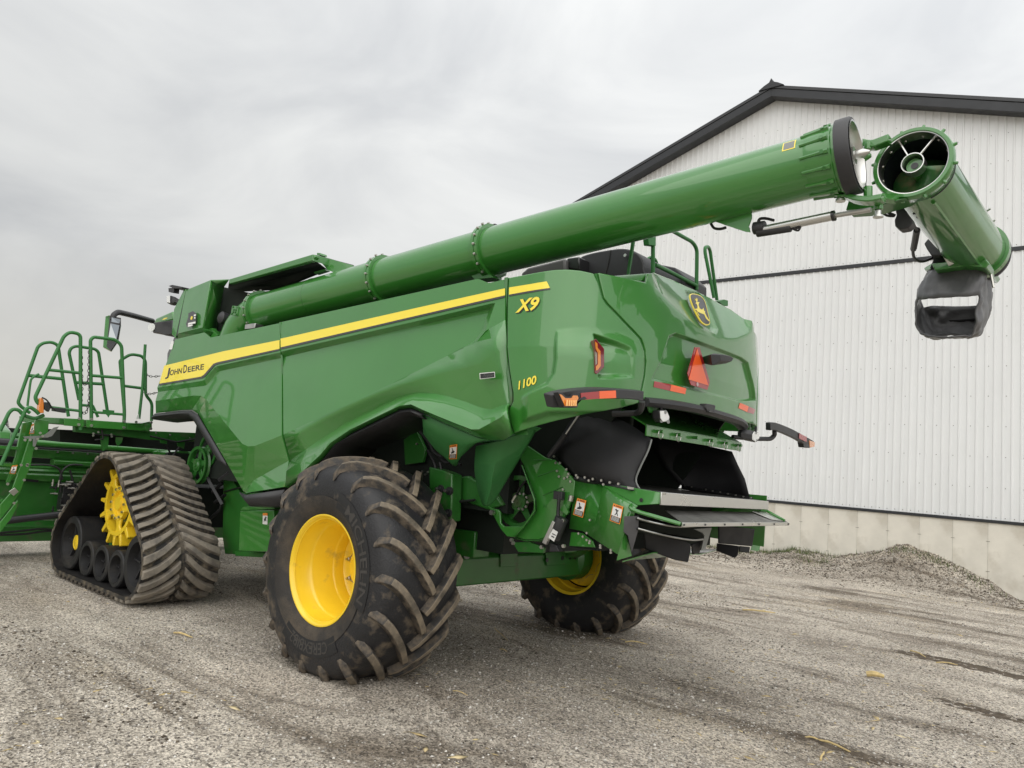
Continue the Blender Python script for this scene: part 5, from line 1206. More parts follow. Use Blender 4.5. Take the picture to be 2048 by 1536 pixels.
# ---- chopper drive: pulley, its guard and the positioning motor
pu = pulley([(-1.006,0.82,1.403)][0], 0.205, 0.07, M_GREEN2)
for k in range(10):
    a_ = k * 0.6283; c0_ = Vector([(-1.049,0.885,1.406)][0]) + Vector((math.cos(a_) * 0.062, 0, math.sin(a_) * 0.062))
    MB().disc(tuple(c0_), (0, 1, 0), 0.011, 0.012, 6).obj('hub_bolt', M_ZINC, pu)
MB().tube([(-1.037,0.95,1.454),(-1.006,0.95,1.404),(-1.013,0.95,1.389)], 0.012, 6).obj('grease_fitting', M_ZINC, pu)
MB().tube(smooth_curve([(-0.996,0.9,1.444),(-1.03,0.9,1.513),(-1.086,0.9,1.569)], 4), 0.009, 6).obj('grease_line', M_HOSE, pu)
shd = MB().prism([(-1.113,0.96,1.848),(-1.305,0.96,1.761),(-1.393,0.96,1.748),(-1.493,0.96,1.688),(-1.602,0.96,1.603),(-1.597,0.96,1.5),(-1.553,0.96,1.387),(-1.495,0.96,1.264),(-1.39,0.96,1.174),(-1.292,0.96,1.14),(-1.171,0.96,1.126),(-1.069,0.96,1.133),(-1.165,0.96,1.228),(-1.262,0.96,1.351),(-1.248,0.96,1.441),(-1.183,0.96,1.55),(-1.098,0.96,1.692),(-1.057,0.96,1.74)], (0, -0.025, 0)).obj('chopper_shield', M_GREEN, CH, bevel=0.004)
# rolled edge of the shield round the pulley and its lower lip
MB().loft([[tuple(p) for p in r] for r in ([(-1.1,0.962,1.692),(-1.185,0.962,1.55),(-1.25,0.962,1.441),(-1.264,0.962,1.351),(-1.167,0.962,1.228),(-1.071,0.962,1.133)], [(-1.141,1.03,1.69),(-1.225,1.03,1.551),(-1.29,1.03,1.443),(-1.303,1.03,1.355),(-1.208,1.03,1.229),(-1.118,1.03,1.136)])], close=False).obj('shield_flange', M_GREEN, shd, solid=0.006, smooth=60)
MB().prism([(-0.788,0.99,1.341),(-0.843,0.99,1.33),(-0.897,0.99,1.327),(-0.92,0.99,1.31),(-0.935,0.99,1.226),(-0.974,0.99,1.203),(-1.175,0.99,1.225),(-1.089,0.99,1.135),(-1.013,0.99,1.13),(-0.94,0.99,1.18),(-0.873,0.99,1.254),(-0.837,0.99,1.29)], (0, -0.02, 0)).obj('shield_lip', M_GREEN, shd, bevel=0.004)
MB().loft([[tuple(p) for p in r] for r in ([(-1.068,0.965,1.129),(-1.175,0.965,1.123),(-1.297,0.965,1.137),(-1.394,0.965,1.171),(-1.499,0.965,1.26)], [(-0.926,0.75,1.096),(-1.032,0.75,1.089),(-1.163,0.75,1.106),(-1.259,0.75,1.144),(-1.367,0.75,1.241)])], close=False).obj('shield_floor', M_GREEN2, shd, smooth=50, solid=0.006)
for pts_ in ([(-1.202,0.963,1.736),(-1.391,0.963,1.746)], [(-1.249,0.963,1.612),(-1.422,0.963,1.673)], [(-1.316,0.963,1.473),(-1.494,0.963,1.551)]):
    MB().tube(pts_, 0.0035, 4).obj('shield_bead', M_GREEN2, shd)
for p in [(-1.398,0.963,1.773),(-1.417,0.963,1.725),(-1.459,0.963,1.727),(-1.437,0.963,1.666),(-1.524,0.963,1.683),(-1.459,0.963,1.626),(-1.511,0.963,1.615),(-1.545,0.963,1.651),(-1.538,0.963,1.628),(-1.505,0.963,1.533),(-1.568,0.963,1.597)]:
    MB().disc(p, (0, 1, 0), 0.010, 0.010, 6).obj('shield_bolt', M_ZINC, shd)
for p, q in (([(-1.594,0.98,1.496)][0], [(-1.589,0.98,1.455)][0]),):
    MB().tube([p, q], 0.02, 8).obj('shield_latch', M_ZINC, shd)
MB().disc([(-0.861,1,1.3)][0], (0, 1, 0), 0.022, 0.03, 6).obj('lip_bolt', M_ZINC, shd)
text_on('stamped_letter', 'N', *[(-1.328,0.961,1.38),(-1.357,0.961,1.383),(-1.326,0.961,1.406)], M_GREEN2, shd, bold=0.0, depth=0.001)
mo = MB().tube([(-1.537,1,1.327),(-1.478,1,1.167)], [0.052, 0.045], 12).obj('positioning_motor', M_PLAS, CH, bevel=0.006)
MB().prism([(-1.495,1.06,1.304),(-1.517,1.06,1.292),(-1.45,1.06,1.123),(-1.413,1.06,1.135)], (0, -0.03, 0)).obj('motor_slide', M_ALU, mo, bevel=0.003)
MB().prism([(-1.511,1.065,1.246),(-1.559,1.065,1.228),(-1.529,1.065,1.156),(-1.476,1.065,1.179)], (0, 0.002, 0)).obj('motor_label', M_WHITE, mo)
for p4 in ([(-1.513,1.069,1.214),(-1.546,1.069,1.205),(-1.544,1.069,1.2),(-1.511,1.069,1.208)], [(-1.507,1.069,1.197),(-1.533,1.069,1.189),(-1.53,1.069,1.182),(-1.504,1.069,1.189)]):
    MB().prism(p4, (0, 0.001, 0)).obj('label_print', M_BLACK, mo)
MB().tube(smooth_curve([(-1.494,1,1.498),(-1.497,1,1.462),(-1.497,1,1.417),(-1.498,1,1.352),(-1.51,1,1.324)], 3), 0.013, 6).obj('motor_cable', M_HOSE, mo)
MB().box(tuple(Vector([(-1.488,0.99,1.487)][0]) - Vector((0.04, 0.02, 0.03))), tuple(Vector([(-1.488,0.99,1.487)][0]) + Vector((0.04, 0.02, 0.03)))).obj('cable_plug', M_PLAS, mo, bevel=0.004)
MB().prism([(-1.436,0.99,1.136),(-1.493,0.99,1.125),(-1.525,0.99,1.082),(-1.433,0.99,1.067)], (0, -0.05, 0)).obj('motor_foot', M_PLAS, mo, bevel=0.005)
MB().prism([(-1.532,0.98,1.428),(-1.578,0.98,1.374),(-1.562,0.98,1.351),(-1.499,0.98,1.381)], (0, -0.02, 0)).obj('motor_bracket', M_GREEN, mo)
for p in [(-1.565,1.01,1.311),(-1.384,1.01,1.097),(-1.585,1.01,1.13),(-1.106,1.01,1.092),(-1.088,1.01,1.113)]:
    MB().disc(p, (0, 1, 0), 0.014, 0.02, 6).obj('frame_bolt', M_ZINC, mo)
MB().prism([(-1.023,0.93,1.084),(-1.187,0.93,1.112),(-1.337,0.93,1.082),(-1.331,0.93,1.044),(-1.086,0.93,1.019)], (0, -0.03, 0)).obj('shield_bracket', M_GREEN2, CH, bevel=0.004)
# ---- spreader: side plates, deck, tailboard, discs and vanes
sa = [(-1.603,0.95,1.615),(-1.764,0.955,1.601),(-1.707,0.97,1.251),(-1.571,0.95,1.254)]
sbq = [(-1.764,0.955,1.601),(-1.86,0.975,1.589),(-1.817,1.005,1.218),(-1.707,0.97,1.251)]
scq = [(-1.86,0.975,1.589),(-2.204,1.06,1.478),(-2.181,1.1,1.439),(-2.124,1.15,1.149),(-1.817,1.005,1.218)]
MB().add(sa + sbq + scq, [(0, 1, 2, 3), (4, 5, 6, 7), (8, 9, 10), (8, 10, 11, 12)]).obj('spreader_side_plate', M_GREEN, CH, smooth=4, solid=0.008, doubles=True, flip=(0, 1, 0))
MB().prism([(-1.609,0.96,1.626),(-2.299,0.95,1.578),(-2.306,0.96,1.499),(-2.168,1,1.476),(-1.871,0.99,1.586),(-1.771,0.965,1.597)], (0, -0.02, 0)).obj('spreader_top_rail', M_GREEN, CH, bevel=0.004)
MB().disc([(-2.186,0.985,1.515)][0], (0, 1, 0), 0.014, 0.002, 12).obj('rail_hole', M_BLACK, CH)
warn_label([(-1.646,0.975,1.482),(-1.727,0.975,1.471),(-1.71,0.98,1.346),(-1.622,0.98,1.361)], (0, 1, 0))
warn_label([(-2.023,1.075,1.477),(-2.114,1.09,1.461),(-2.111,1.115,1.342),(-2.014,1.095,1.358)], (-0.2, 1, 0), person=True)
for p in [(-1.804,1.02,1.34),(-1.765,0.99,1.244),(-1.687,0.98,1.231),(-1.733,0.99,1.215),(-1.783,1.01,1.197),(-1.823,1.03,1.195),(-1.933,1.06,1.179),(-2.054,1.11,1.165),(-2.061,1.12,1.149),(-1.941,1.07,1.166),(-1.82,1.03,1.181)]:
    MB().disc(p, (0, 1, 0), 0.009, 0.012, 6).obj('plate_bolt', M_ZINC, CH)
MB().prism([(-1.577,0.93,1.229),(-1.694,0.95,1.235),(-1.819,1,1.194),(-1.844,1,1.152),(-1.56,0.92,1.125)], (0, -0.015, 0)).obj('spreader_lower_plate', M_GREEN, CH, bevel=0.004)
deck = MB().prism([(-1.25, 0.93, 1.60), (-1.25, -0.90, 1.60), (-2.296, -0.90, 1.555), (-2.296, 0.93, 1.555)], (0, 0, -0.02)).obj('spreader_deck', M_BELT, CH)
MB().prism([(-2.298, 0.935, 1.58), (-2.298, -0.905, 1.555), (-2.298, -0.905, 1.482), (-2.298, 0.935, 1.492)], (-0.012, 0, 0)).obj('deck_lip', M_ALU, deck, bevel=0.003)
MB().prism([(-1.25, -0.9, 1.6), (-2.29, -0.9, 1.6), (-2.2, -1.1, 1.15), (-1.3, -0.95, 1.2)], (0, -0.012, 0)).obj('spreader_side_plate', M_GREEN, CH)
tb = MB().prism([(-2.27, 0.80, 1.455), (-2.27, -0.86, 1.455), (-2.475, -0.915, 1.396), (-2.475, 0.945, 1.396)], (0, 0, -0.006)).obj('tailboard', M_BELT, CH)
MB().box((-2.487, -0.915, 1.366), (-2.475, 0.945, 1.394)).obj('tailboard_edge', M_ALU, tb, bevel=0.002)
for k in range(7):
    y = 0.93 - k * 0.305
    MB().disc((-2.487, y, 1.38), (-1, 0, 0), 0.008, 0.006, 6).obj('edge_bolt', M_GREY, tb)
MB().prism([(-2.29, -0.62, 1.462), (-2.29, -0.87, 1.458), (-2.47, -0.912, 1.40), (-2.44, -0.66, 1.41)], (0, 0, 0.003)).obj('tailboard_patch', M_ALU, tb)
MB().tube([(-2.16,1.064,1.477),(-2.18,1.119,1.458),(-2.22,1.081,1.439),(-2.475,0.955,1.384)], 0.014, 8, bend=0.03).obj('tailboard_stay', M_GREEN, tb)
MB().tube([(-2.28,-0.797,1.48),(-2.3,-0.898,1.47),(-2.47,-0.857,1.407)], 0.012, 8).obj('tailboard_stay', M_GREEN, tb)
MB().box((-1.8, -0.88, 1.12), (-1.30, 0.90, 1.47)).obj('spreader_core', M_SHADE, CH)
MB().prism([(-2.17,1.119,1.428),(-2.19,1.059,1.448),(-2.17,1.05,1.378),(-2.14,1.112,1.302),(-2.15,1.087,1.269),(-2.15,1.034,1.195),(-2.16,1.021,1.136),(-2.12,1.144,1.105)], (0.006, -0.01, 0)).obj('spreader_flap', M_GREEN, CH)
MB().prism([(-2.19,1.197,1.403),(-2.22,1.059,1.41),(-2.21,1.043,1.309),(-2.18,1.056,1.163),(-2.17,1.079,1.225),(-2.17,1.101,1.275),(-2.17,1.16,1.302)], (0.012, -0.02, 0)).obj('rubber_baffle', M_BOOT, CH)
MB().prism([(-2.13,1.085,1.101),(-2.16,0.728,1.154),(-2.1,-0.096,1.106),(-1.9,-0.874,1.098),(-1.7,-0.008,1.108)], (0, 0, -0.008)).obj('spreader_floor', M_GREEN, CH)
for z0, pts_ in ((1.35, [(-2.22,1.082,1.396),(-2.3,0.981,1.372),(-2.36,0.815,1.354),(-2.36,0.561,1.355),(-2.33,0.372,1.359)]), (1.27, [(-2.22,1.062,1.327),(-2.3,0.974,1.305),(-2.36,0.806,1.28),(-2.36,0.55,1.258),(-2.34,0.349,1.258)])):
    P = smooth_curve(pts_, 4)
    MB().loft([[tuple(p) for p in P], [(p.x + 0.5, p.y * 0.9 - 0.1, p.z) for p in P]], close=False).obj('spreader_disc', M_SHADE, CH, solid=0.01)
    MB().tube(P, 0.006, 6).obj('disc_rim', M_STEEL, CH)
def paddle(pts, nm='spreader_paddle', m=None):
    MB().prism(pts, (0.018, -0.012, 0)).obj(nm, m or M_RUBB, CH, bevel=0.008)
paddle([(-2.1,0.778,1.283),(-2.32,0.569,1.247),(-2.34,0.53,1.224),(-2.34,0.526,1.185),(-2.34,0.553,1.099),(-2.26,0.603,1.107),(-2.08,0.717,1.164)])
paddle([(-2.25,0.339,1.205),(-2.25,0.183,1.238),(-2.22,0.145,1.137),(-2.22,0.256,1.126)])
paddle([(-2.2,-0.197,1.343),(-2.22,-0.853,1.309),(-2.22,-0.817,1.162),(-2.16,-0.298,1.191)])
paddle([(-2.14,-0.322,1.188),(-2.28,-0.41,1.183),(-2.3,-0.354,1.116),(-2.3,-0.3,1.095),(-2.1,-0.404,1.12)])
paddle([(-2.2,-0.61,1.168),(-2.24,-0.729,1.162),(-2.24,-0.714,1.113),(-2.2,-0.606,1.119)])
MB().prism([(-2.33,0.478,1.331),(-2.3,0.131,1.337),(-2.29,0.152,1.261),(-2.27,0.159,1.174),(-2.28,0.251,1.166),(-2.3,0.247,1.275),(-2.32,0.322,1.3)], (0.02, -0.02, 0)).obj('vane_arm', M_SILV, CH, bevel=0.004)
MB().prism([(-2.1,-1.128,1.276),(-2.13,-1.243,1.296),(-2.13,-1.185,1.11),(-2.13,-1.131,1.103),(-2.1,-1.06,1.11)], (0.008, -0.02, 0)).obj('spreader_flap', M_GREEN, CH)
# ---- curtains and straw door
def sheet(name, rows, m=None, per=3):
    return MB().loft([[tuple(p) for p in smooth_curve(r, per)] for r in rows], close=False).obj(name, m or M_RUBB, CH, smooth=80, solid=0.006)
sheet('rubber_curtain', [[(-1.484,0.8,2.177),(-1.741,0.8,2.118),(-1.952,0.8,2.041),(-2.123,0.79,1.945)], [(-1.407,0.84,2.024),(-1.755,0.9,1.953),(-1.983,0.88,1.883),(-2.118,0.82,1.858)],
                         [(-1.331,0.88,1.863),(-1.757,0.98,1.783),(-1.969,0.94,1.743),(-2.082,0.86,1.726)], [(-1.379,0.9,1.768),(-1.758,1,1.674),(-1.982,0.95,1.655),(-2.065,0.87,1.64)],
                         [(-1.522,0.92,1.662),(-1.786,0.97,1.616),(-2.016,0.93,1.588),(-2.121,0.88,1.574)], [(-1.579,0.93,1.617),(-1.81,0.94,1.597),(-2.072,0.92,1.576),(-2.287,0.86,1.567)]])
MB().tube(smooth_curve([(-2.129,0.8,1.941),(-2.124,0.83,1.857),(-2.088,0.87,1.726),(-2.071,0.88,1.64),(-2.127,0.89,1.574),(-2.19,0.88,1.559),(-2.3,0.87,1.571)], 4), 0.007, 6).obj('curtain_hem', M_SILV, CH)
MB().tube([(-1.593,0.95,1.621),(-1.82,0.955,1.601),(-2.087,0.945,1.576),(-2.306,0.88,1.565)], 0.018, 4).obj('curtain_strip', M_BLACK, CH)
for p in [(-1.545,0.95,1.648),(-1.627,0.975,1.645),(-1.642,0.975,1.631),(-1.708,0.98,1.635),(-1.745,0.98,1.616),(-1.782,0.985,1.629),(-1.856,0.985,1.624),(-1.925,0.98,1.615),(-1.99,0.97,1.61),(-1.868,0.975,1.597),(-2.317,0.9,1.572)]:
    MB().disc(p, (0, 1, 0), 0.010, 0.012, 6).obj('curtain_rivet', M_ZINC, CH)
MB().prism([(-2.068,0.975,1.598),(-2.113,0.97,1.595),(-2.114,0.97,1.581),(-2.073,0.975,1.581)], (0, 0.012, 0)).obj('curtain_catch', M_ZINC, CH)
sheet('rubber_curtain', [[(-1.228,-0.7,2.072),(-1.511,-0.76,2.04),(-1.801,-0.78,1.994),(-2.012,-0.78,1.959)], [(-1.268,-0.74,1.935),(-1.529,-0.84,1.885),(-1.82,-0.86,1.834),(-2.064,-0.8,1.845)],
                         [(-1.361,-0.78,1.78),(-1.568,-0.88,1.728),(-1.856,-0.9,1.703),(-2.12,-0.83,1.728)], [(-1.536,-0.8,1.618),(-1.696,-0.84,1.6),(-1.933,-0.85,1.583),(-2.178,-0.82,1.564)]])
MB().tube([(-1.536,-0.8,1.613),(-1.709,-0.815,1.595),(-1.947,-0.82,1.579),(-2.2,-0.82,1.558)], 0.02, 4).obj('curtain_strip', M_BLACK, CH)
for p in [(-1.576,-0.78,1.629),(-1.646,-0.78,1.621),(-1.784,-0.78,1.609),(-1.852,-0.78,1.601),(-1.923,-0.78,1.596),(-1.994,-0.78,1.589),(-2.068,-0.78,1.582),(-2.136,-0.78,1.575),(-2.203,-0.78,1.57)]:
    MB().disc(p, (0, 1, 0), 0.008, 0.012, 6).obj('curtain_rivet', M_ZINC, CH)
sd_ = MB().prism([(-2.08, 0.80, 2.035), (-2.08, -0.77, 2.035), (-1.55, -0.77, 2.30), (-1.55, 0.80, 2.30)], (0, 0, 0.012)).obj('straw_door', M_GREEN, CH)
MB().box((-2.092, -0.79, 1.965), (-2.078, 0.81, 2.042)).obj('door_lip', M_GREEN, sd_, bevel=0.003)
for k in range(6):
    y = 0.66 - k * 0.27
    MB().tube([(-2.09, y, 2.01), (-2.14, y, 2.01)], 0.012, 8).obj('door_pin', M_GREEN, sd_)
    if k != 2:
        MB().tube([(-2.12 + 0.0 * q, y + 0.033 * math.cos(q), 1.99 + 0.033 * math.sin(q)) for q in np.linspace(0, 6.28, 14)], 0.003, 4).obj('pin_ring', M_ZINC, sd_)
MB().tube([(-1.32,0.93,1.771),(-1.466,0.93,1.948)], 0.022, 8).obj('gas_strut', M_PLAS, CH)
MB().tube([(-1.474,0.94,1.948),(-1.639,0.94,2.173)], 0.009, 8).obj('strut_rod', M_STEEL, CH)
MB().prism([(-1.696,0.95,2.165),(-1.743,0.95,2.183),(-1.748,0.95,2.176),(-1.724,0.95,2.15),(-1.701,0.95,2.157)], (0, 0.003, 0)).obj('white_tag', M_WHITE, CH)

# ---- rear wheels -------------------------------------------------------------
AXZ = 0.774
def tyre_r(y):
    """carcass radius across the tread, y measured from the wheel's centre plane"""
    a_ = abs(y)
    return float(np.interp(a_, [0, 0.15, 0.25, 0.31, 0.345, 0.365], [0.805, 0.800, 0.785, 0.762, 0.735, 0.70]))
PROF = [(-0.335, 0.40), (-0.355, 0.43), (-0.378, 0.50), (-0.385, 0.58), (-0.378, 0.66), (-0.362, 0.71), (-0.345, 0.735), (-0.31, 0.762), (-0.25, 0.785), (-0.15, 0.80), (0, 0.805)]
PROF = PROF + [(-a_, r_) for a_, r_ in PROF[-2::-1]]
def lug_mesh(side):
    """one tread bar from the shoulder to just past the centre line; local angle 0 at the shoulder"""
    n = 11; rings = []
    for k in range(n):
        t = k / (n - 1)
        y = side * (0.372 - 0.395 * t)
        ang = 0.50 * (t ** 1.25)
        ang_d = (0.50 * 1.25 * max(t, 0.02) ** 0.25) ; dy = 0.395
        base = tyre_r(y) - 0.012
        if abs(y) > 0.34: base = tyre_r(y) - 0.03
        h = base + 0.012 + 0.055 * (1.0 if 0.06 < t < 0.97 else 0.82)
        if t < 0.03: h = base + 0.05
        # half width of the bar, taken across its run
        wt_, wb = 0.022 + 0.005 * (1 - t), 0.037
        run = Vector((dy, 0.8 * ang_d)).normalized(); px_, pa = run[1] * side, run[0]
        def P(w, r):
            yy = y + px_ * w; aa = ang + pa * w / r
            return (math.sin(aa) * r * -1.0, yy, math.cos(aa) * r)
        rings.append([P(-wb, base), P(-wt_, h), P(wt_, h), P(wb, base)])
    mb = MB(); mb.loft(rings, close=False); m4 = 4
    mb.f.append((0, 1, 2, 3)); L4 = (n - 1) * 4; mb.f.append((L4 + 3, L4 + 2, L4 + 1, L4))
    return mb
def lug_obj(side, parent):
    o = lug_mesh(side).obj('tread_lug', M_LUG, parent, smooth=35, bevel=0.007, bseg=2)
    o.data.materials.append(M_LUGS)
    for p in o.data.polygons:                       # flanks of the bar stay darker rubber, the worn top is dusty
        c = p.center; rad = Vector((c.x, 0, c.z)).normalized()
        if p.normal.dot(rad) < 0.8 or abs(c.y) > 0.362: p.material_index = 1
    return o
M_LETT = mat('sidewall_letters', (0.05, 0.046, 0.042), 0.75)
NLUG = 18
M_LUGS = rubber('lug_flank', (0.03, 0.028, 0.026), (0.15, 0.12, 0.088), 0.45, 14)
lug_src = {}
def rear_wheel(cy, outer):
    """outer = +1 when the dish faces +Y"""
    w = MB().lathe((0, 0, 0), (0, 1, 0), PROF, 96)
    o = w.obj('rear_wheel', M_TYRE, CH, smooth=60); o.location = (0, cy, AXZ)
    for side in (1, -1):
        for k in range(NLUG):
            a_ = k * 2 * math.pi / NLUG + (0 if side > 0 else math.pi / NLUG) + 0.1
            if side not in lug_src:
                q = lug_obj(side, o); lug_src[side] = q
            else:
                q = lug_src[side].copy(); COL.objects.link(q); q.parent = o
            q.rotation_euler = (0, -a_, 0)
    s = outer
    # dusty band on the sidewall
    MB().lathe((0, 0, 0), (0, s, 0), [(0.337, 0.405), (0.3575, 0.43), (0.3805, 0.50), (0.3865, 0.545)], 96).obj('sidewall_band', M_SIDE, o, smooth=60)
    rim = MB().lathe((0, 0, 0), (0, s, 0), [(0.318, 0.372), (0.332, 0.405), (0.345, 0.408), (0.346, 0.398), (0.335, 0.385), (0.318, 0.376), (0.30, 0.374), (0.285, 0.368), (0.20, 0.360), (0.19, 0.350), (0.178, 0.341), (0.0, 0.338), (-0.01, 0.330), (-0.02, 0.322), (-0.10, 0.320), (-0.115, 0.30), (-0.118, 0.20), (-0.118, 0.001)], 80).obj('rim', M_YELP, o, smooth=40)
    MB().lathe((0, 0, 0), (0, s, 0), [(-0.33, 0.405), (-0.318, 0.372), (-0.20, 0.36), (-0.19, 0.345), (-0.10, 0.335)], 64).obj('inner_rim', M_YELP, o, smooth=40)
    MB().lathe((0, 0, 0), (0, s, 0), [(-0.115, 0.19), (-0.07, 0.185), (-0.05, 0.17), (-0.05, 0.001)], 40).obj('hub', M_YELP, o, smooth=40)
    for k in range(10):
        a_ = k * 0.6283 + 0.12
        p = Vector((math.cos(a_) * 0.245, s * -0.116, math.sin(a_) * 0.245))
        MB().lathe(tuple(p), (0, s, 0), [(0, 0.024), (0.012, 0.024), (0.014, 0.017), (0.035, 0.017), (0.038, 0.010), (0.055, 0.009), (0.055, 0.001)], 8).obj('wheel_nut', M_ZINC, o)
        b0_, b1_ = a_ + 0.09, a_ + 0.54
        MB().tube([(math.cos(q) * (0.245 - 0.02 * math.sin((q - b0_) / (b1_ - b0_) * 3.14)), s * -0.112, math.sin(q) * (0.245 - 0.02 * math.sin((q - b0_) / (b1_ - b0_) * 3.14))) for q in np.linspace(b0_, b1_, 7)], 0.007, 4).obj('nut_retainer', M_SILV, o)
    MB().disc((0.35 * math.cos(2.9), s * 0.24, 0.35 * math.sin(2.9)), (-math.cos(2.9), 0, -math.sin(2.9)), 0.012, 0.008, 10).obj('valve', M_BLACK, o)
    # raised lettering on the sidewall
    def arc_text(body, rad, a_start, a_end, h, flip=False, m=None, bold=0.01):
        t = text_mesh('sidewall_lettering', body, (0, 0, 0), (1, 0, 0), (0, 1, 0), m or M_SIDE, o, bold=bold, depth=0)
        me = t.data; n = len(me.vertices); co = np.zeros(n * 3); me.vertices.foreach_get('co', co); co = co.reshape(-1, 3)
        u = (co[:, 0] - co[:, 0].min()) / (co[:, 0].max() - co[:, 0].min()); v = co[:, 1] / 0.73
        aa = a_start + (a_end - a_start) * u
        r_ = rad + (v * h if not flip else -v * h)
        yy = np.interp(r_, [0.43, 0.5, 0.58, 0.66, 0.71], [0.3575, 0.3805, 0.3872, 0.3805, 0.3645]) + 0.0035
        P = np.stack([np.cos(aa) * r_, s * yy, np.sin(aa) * r_], -1)
        me.vertices.foreach_set('co', P.ravel()); me.update()
    if s > 0:
        def plaque(r0, r1, a0, a1):
            rings = []
            for t in np.linspace(0, 1, 5):
                r_ = r0 + (r1 - r0) * t
                yy = float(np.interp(r_, [0.43, 0.5, 0.58, 0.66, 0.71], [0.3575, 0.3805, 0.3872, 0.3805, 0.3645])) + 0.002
                rings.append([(math.cos(q) * r_, yy, math.sin(q) * r_) for q in np.linspace(a0, a1, 24)])
            MB().loft(rings, close=False).obj('sidewall_plaque', mat('plaque_rubber', (0.014, 0.014, 0.015), 0.6), o, smooth=60)
        D = math.radians
        arc_text('MICHELIN', 0.512, D(121), D(196), 0.085, m=M_LETT)
        plaque(0.495, 0.615, D(108), D(200))
        plaque(0.50, 0.62, D(236), D(304))
        arc_text('CEREXBIB2', 0.515, D(246), D(294), 0.085, m=M_LETT)
    return o
w_ = rear_wheel(1.60, 1); w_.scale = (1.03, 1.035, 1.03)
w_ = rear_wheel(-1.60, -1); w_.scale = (1.03, 1.035, 1.03)

# ---- rubber track ------------------------------------------------------------
def track(y0, y1, outer, name='track_unit'):
    """belt between y0 (outer edge) and y1 (inner edge)"""
    s = 1 if outer > 0 else -1
    circ = [((3.87, 0.93), 0.485), ((2.985, 0.395), 0.31), ((4.76, 0.395), 0.31)]     # sprocket, rear idler, front idler (inner face of belt)
    def tangent(c0, r0, c1, r1):
        d = Vector((c1[0] - c0[0], c1[1] - c0[1])); L_ = d.length; d /= L_
        n = Vector((-d[1], d[0])); q = (r0 - r1) / L_; k = math.sqrt(1 - q * q)
        nn = d * q + n * k
        return nn
    order = [0, 1, 2]          # top -> rear bottom -> front bottom (counter-clockwise seen from +Y with X to the left)
    path = []; nor = []
    segs = []
    for i in range(3):
        c0, r0 = circ[order[i]]; c1, r1 = circ[order[(i + 1) % 3]]
        nn = tangent(c0, r0, c1, r1); n2 = tangent(c0, r0, c1, r1)
        mid = Vector(((3.87 + 2.985 + 4.74) / 3, 0.55))
        # choose the outward tangent
        d = Vector((c1[0] - c0[0], c1[1] - c0[1])); L_ = d.length; d /= L_; q = (r0 - r1) / L_; k = math.sqrt(1 - q * q)
        cands = [d * q + Vector((-d[1], d[0])) * k, d * q - Vector((-d[1], d[0])) * k]
        best = max(cands, key=lambda v: (Vector(c0) + v * r0 - mid).dot(v))
        segs.append(best)
    for i in range(3):
        c0, r0 = circ[order[i]]
        a0 = math.atan2(segs[i - 1][1], segs[i - 1][0]); a1 = math.atan2(segs[i][1], segs[i][0])
        while a1 < a0: a1 += 2 * math.pi
        if a1 - a0 > math.pi * 1.2:
            a0, a1 = a0, a1 - 2 * math.pi
        for q in np.linspace(a0, a1, 16):
            path.append((c0[0] + r0 * math.cos(q), c0[1] + r0 * math.sin(q))); nor.append((math.cos(q), math.sin(q)))
    P = [Vector((p[0], p[1], 0)) for p in path]
    # uniform resample of the closed path
    Pc = P + [P[0]]; Nc = [Vector((*q, 0)) for q in nor] + [Vector((*nor[0], 0))]
    dd_ = [0.0]
    for i in range(1, len(Pc)): dd_.append(dd_[-1] + (Pc[i] - Pc[i - 1]).length)
    LEN = dd_[-1]
    def at(sv):
        sv = sv % LEN; i = 0
        i = int(np.clip(np.searchsorted(dd_, sv, side='right') - 1, 0, len(Pc) - 2))
        t = (sv - dd_[i]) / max(dd_[i + 1] - dd_[i], 1e-9)
        return Pc[i].lerp(Pc[i + 1], t), Nc[i].lerp(Nc[i + 1], t).normalized()
    T = 0.035
    n = 150; rings_o = []; 
    for k in range(n + 1):
        p, m_ = at(LEN * k / n)
        o_ = p + m_ * T
        rings_o.append([(p[0], y0, p[1]), (o_[0], y0, o_[1]), (o_[0], y1, o_[1]), (p[0], y1, p[1])])
    unit = thing('x', None, None); unit.name = name; unit.parent = CH
    mb = MB()
    for i in range(n):
        pass
    mb.loft([[r[0], r[1], r[2], r[3]] for r in rings_o], close=True)
    belt = mb.obj('belt', M_TBELT, unit, smooth=40, doubles=True)
    mi = MB().loft([[(r[0][0], r[0][1] - s * 0.004, r[0][2]), (r[3][0], r[3][1] + s * 0.004, r[3][2])] for r in [[tuple(at(LEN * k / n)[0] - at(LEN * k / n)[1] * 0.003)[:1] and ((at(LEN * k / n)[0] - at(LEN * k / n)[1] * 0.003)[0], y0, (at(LEN * k / n)[0] - at(LEN * k / n)[1] * 0.003)[1])] * 3 + [((at(LEN * k / n)[0] - at(LEN * k / n)[1] * 0.003)[0], y1, (at(LEN * k / n)[0] - at(LEN * k / n)[1] * 0.003)[1])] for k in range(n + 1)]], close=False).obj('belt_inner_face', M_TIN, unit, smooth=40)
    # lugs: local frame = tangent, across, outward
    NL = int(LEN / 0.119); W = abs(y1 - y0)
    def lug(side):
        rg = []; m = 9
        for k in range(m):
            t = k / (m - 1)
            y = side * (W / 2 - 0.002 - (W / 2 - 0.03) * t)
            x = 0.20 * t - 0.028 * math.sin(t * 3.14) - 0.10
            wv = 0.031 - 0.004 * t; wb = 0.041
            h = 0.042 if 0.05 < t < 0.96 else 0.034
            rg.append([(x - wb, y, -0.004), (x - wv, y, h), (x + wv, y, h), (x + wb, y, -0.004)])
        mb_ = MB(); mb_.loft(rg, close=False); mb_.f.append((0, 1, 2, 3)); q = (m - 1) * 4; mb_.f.append((q + 3, q + 2, q + 1, q))
        return mb_
    src = {}
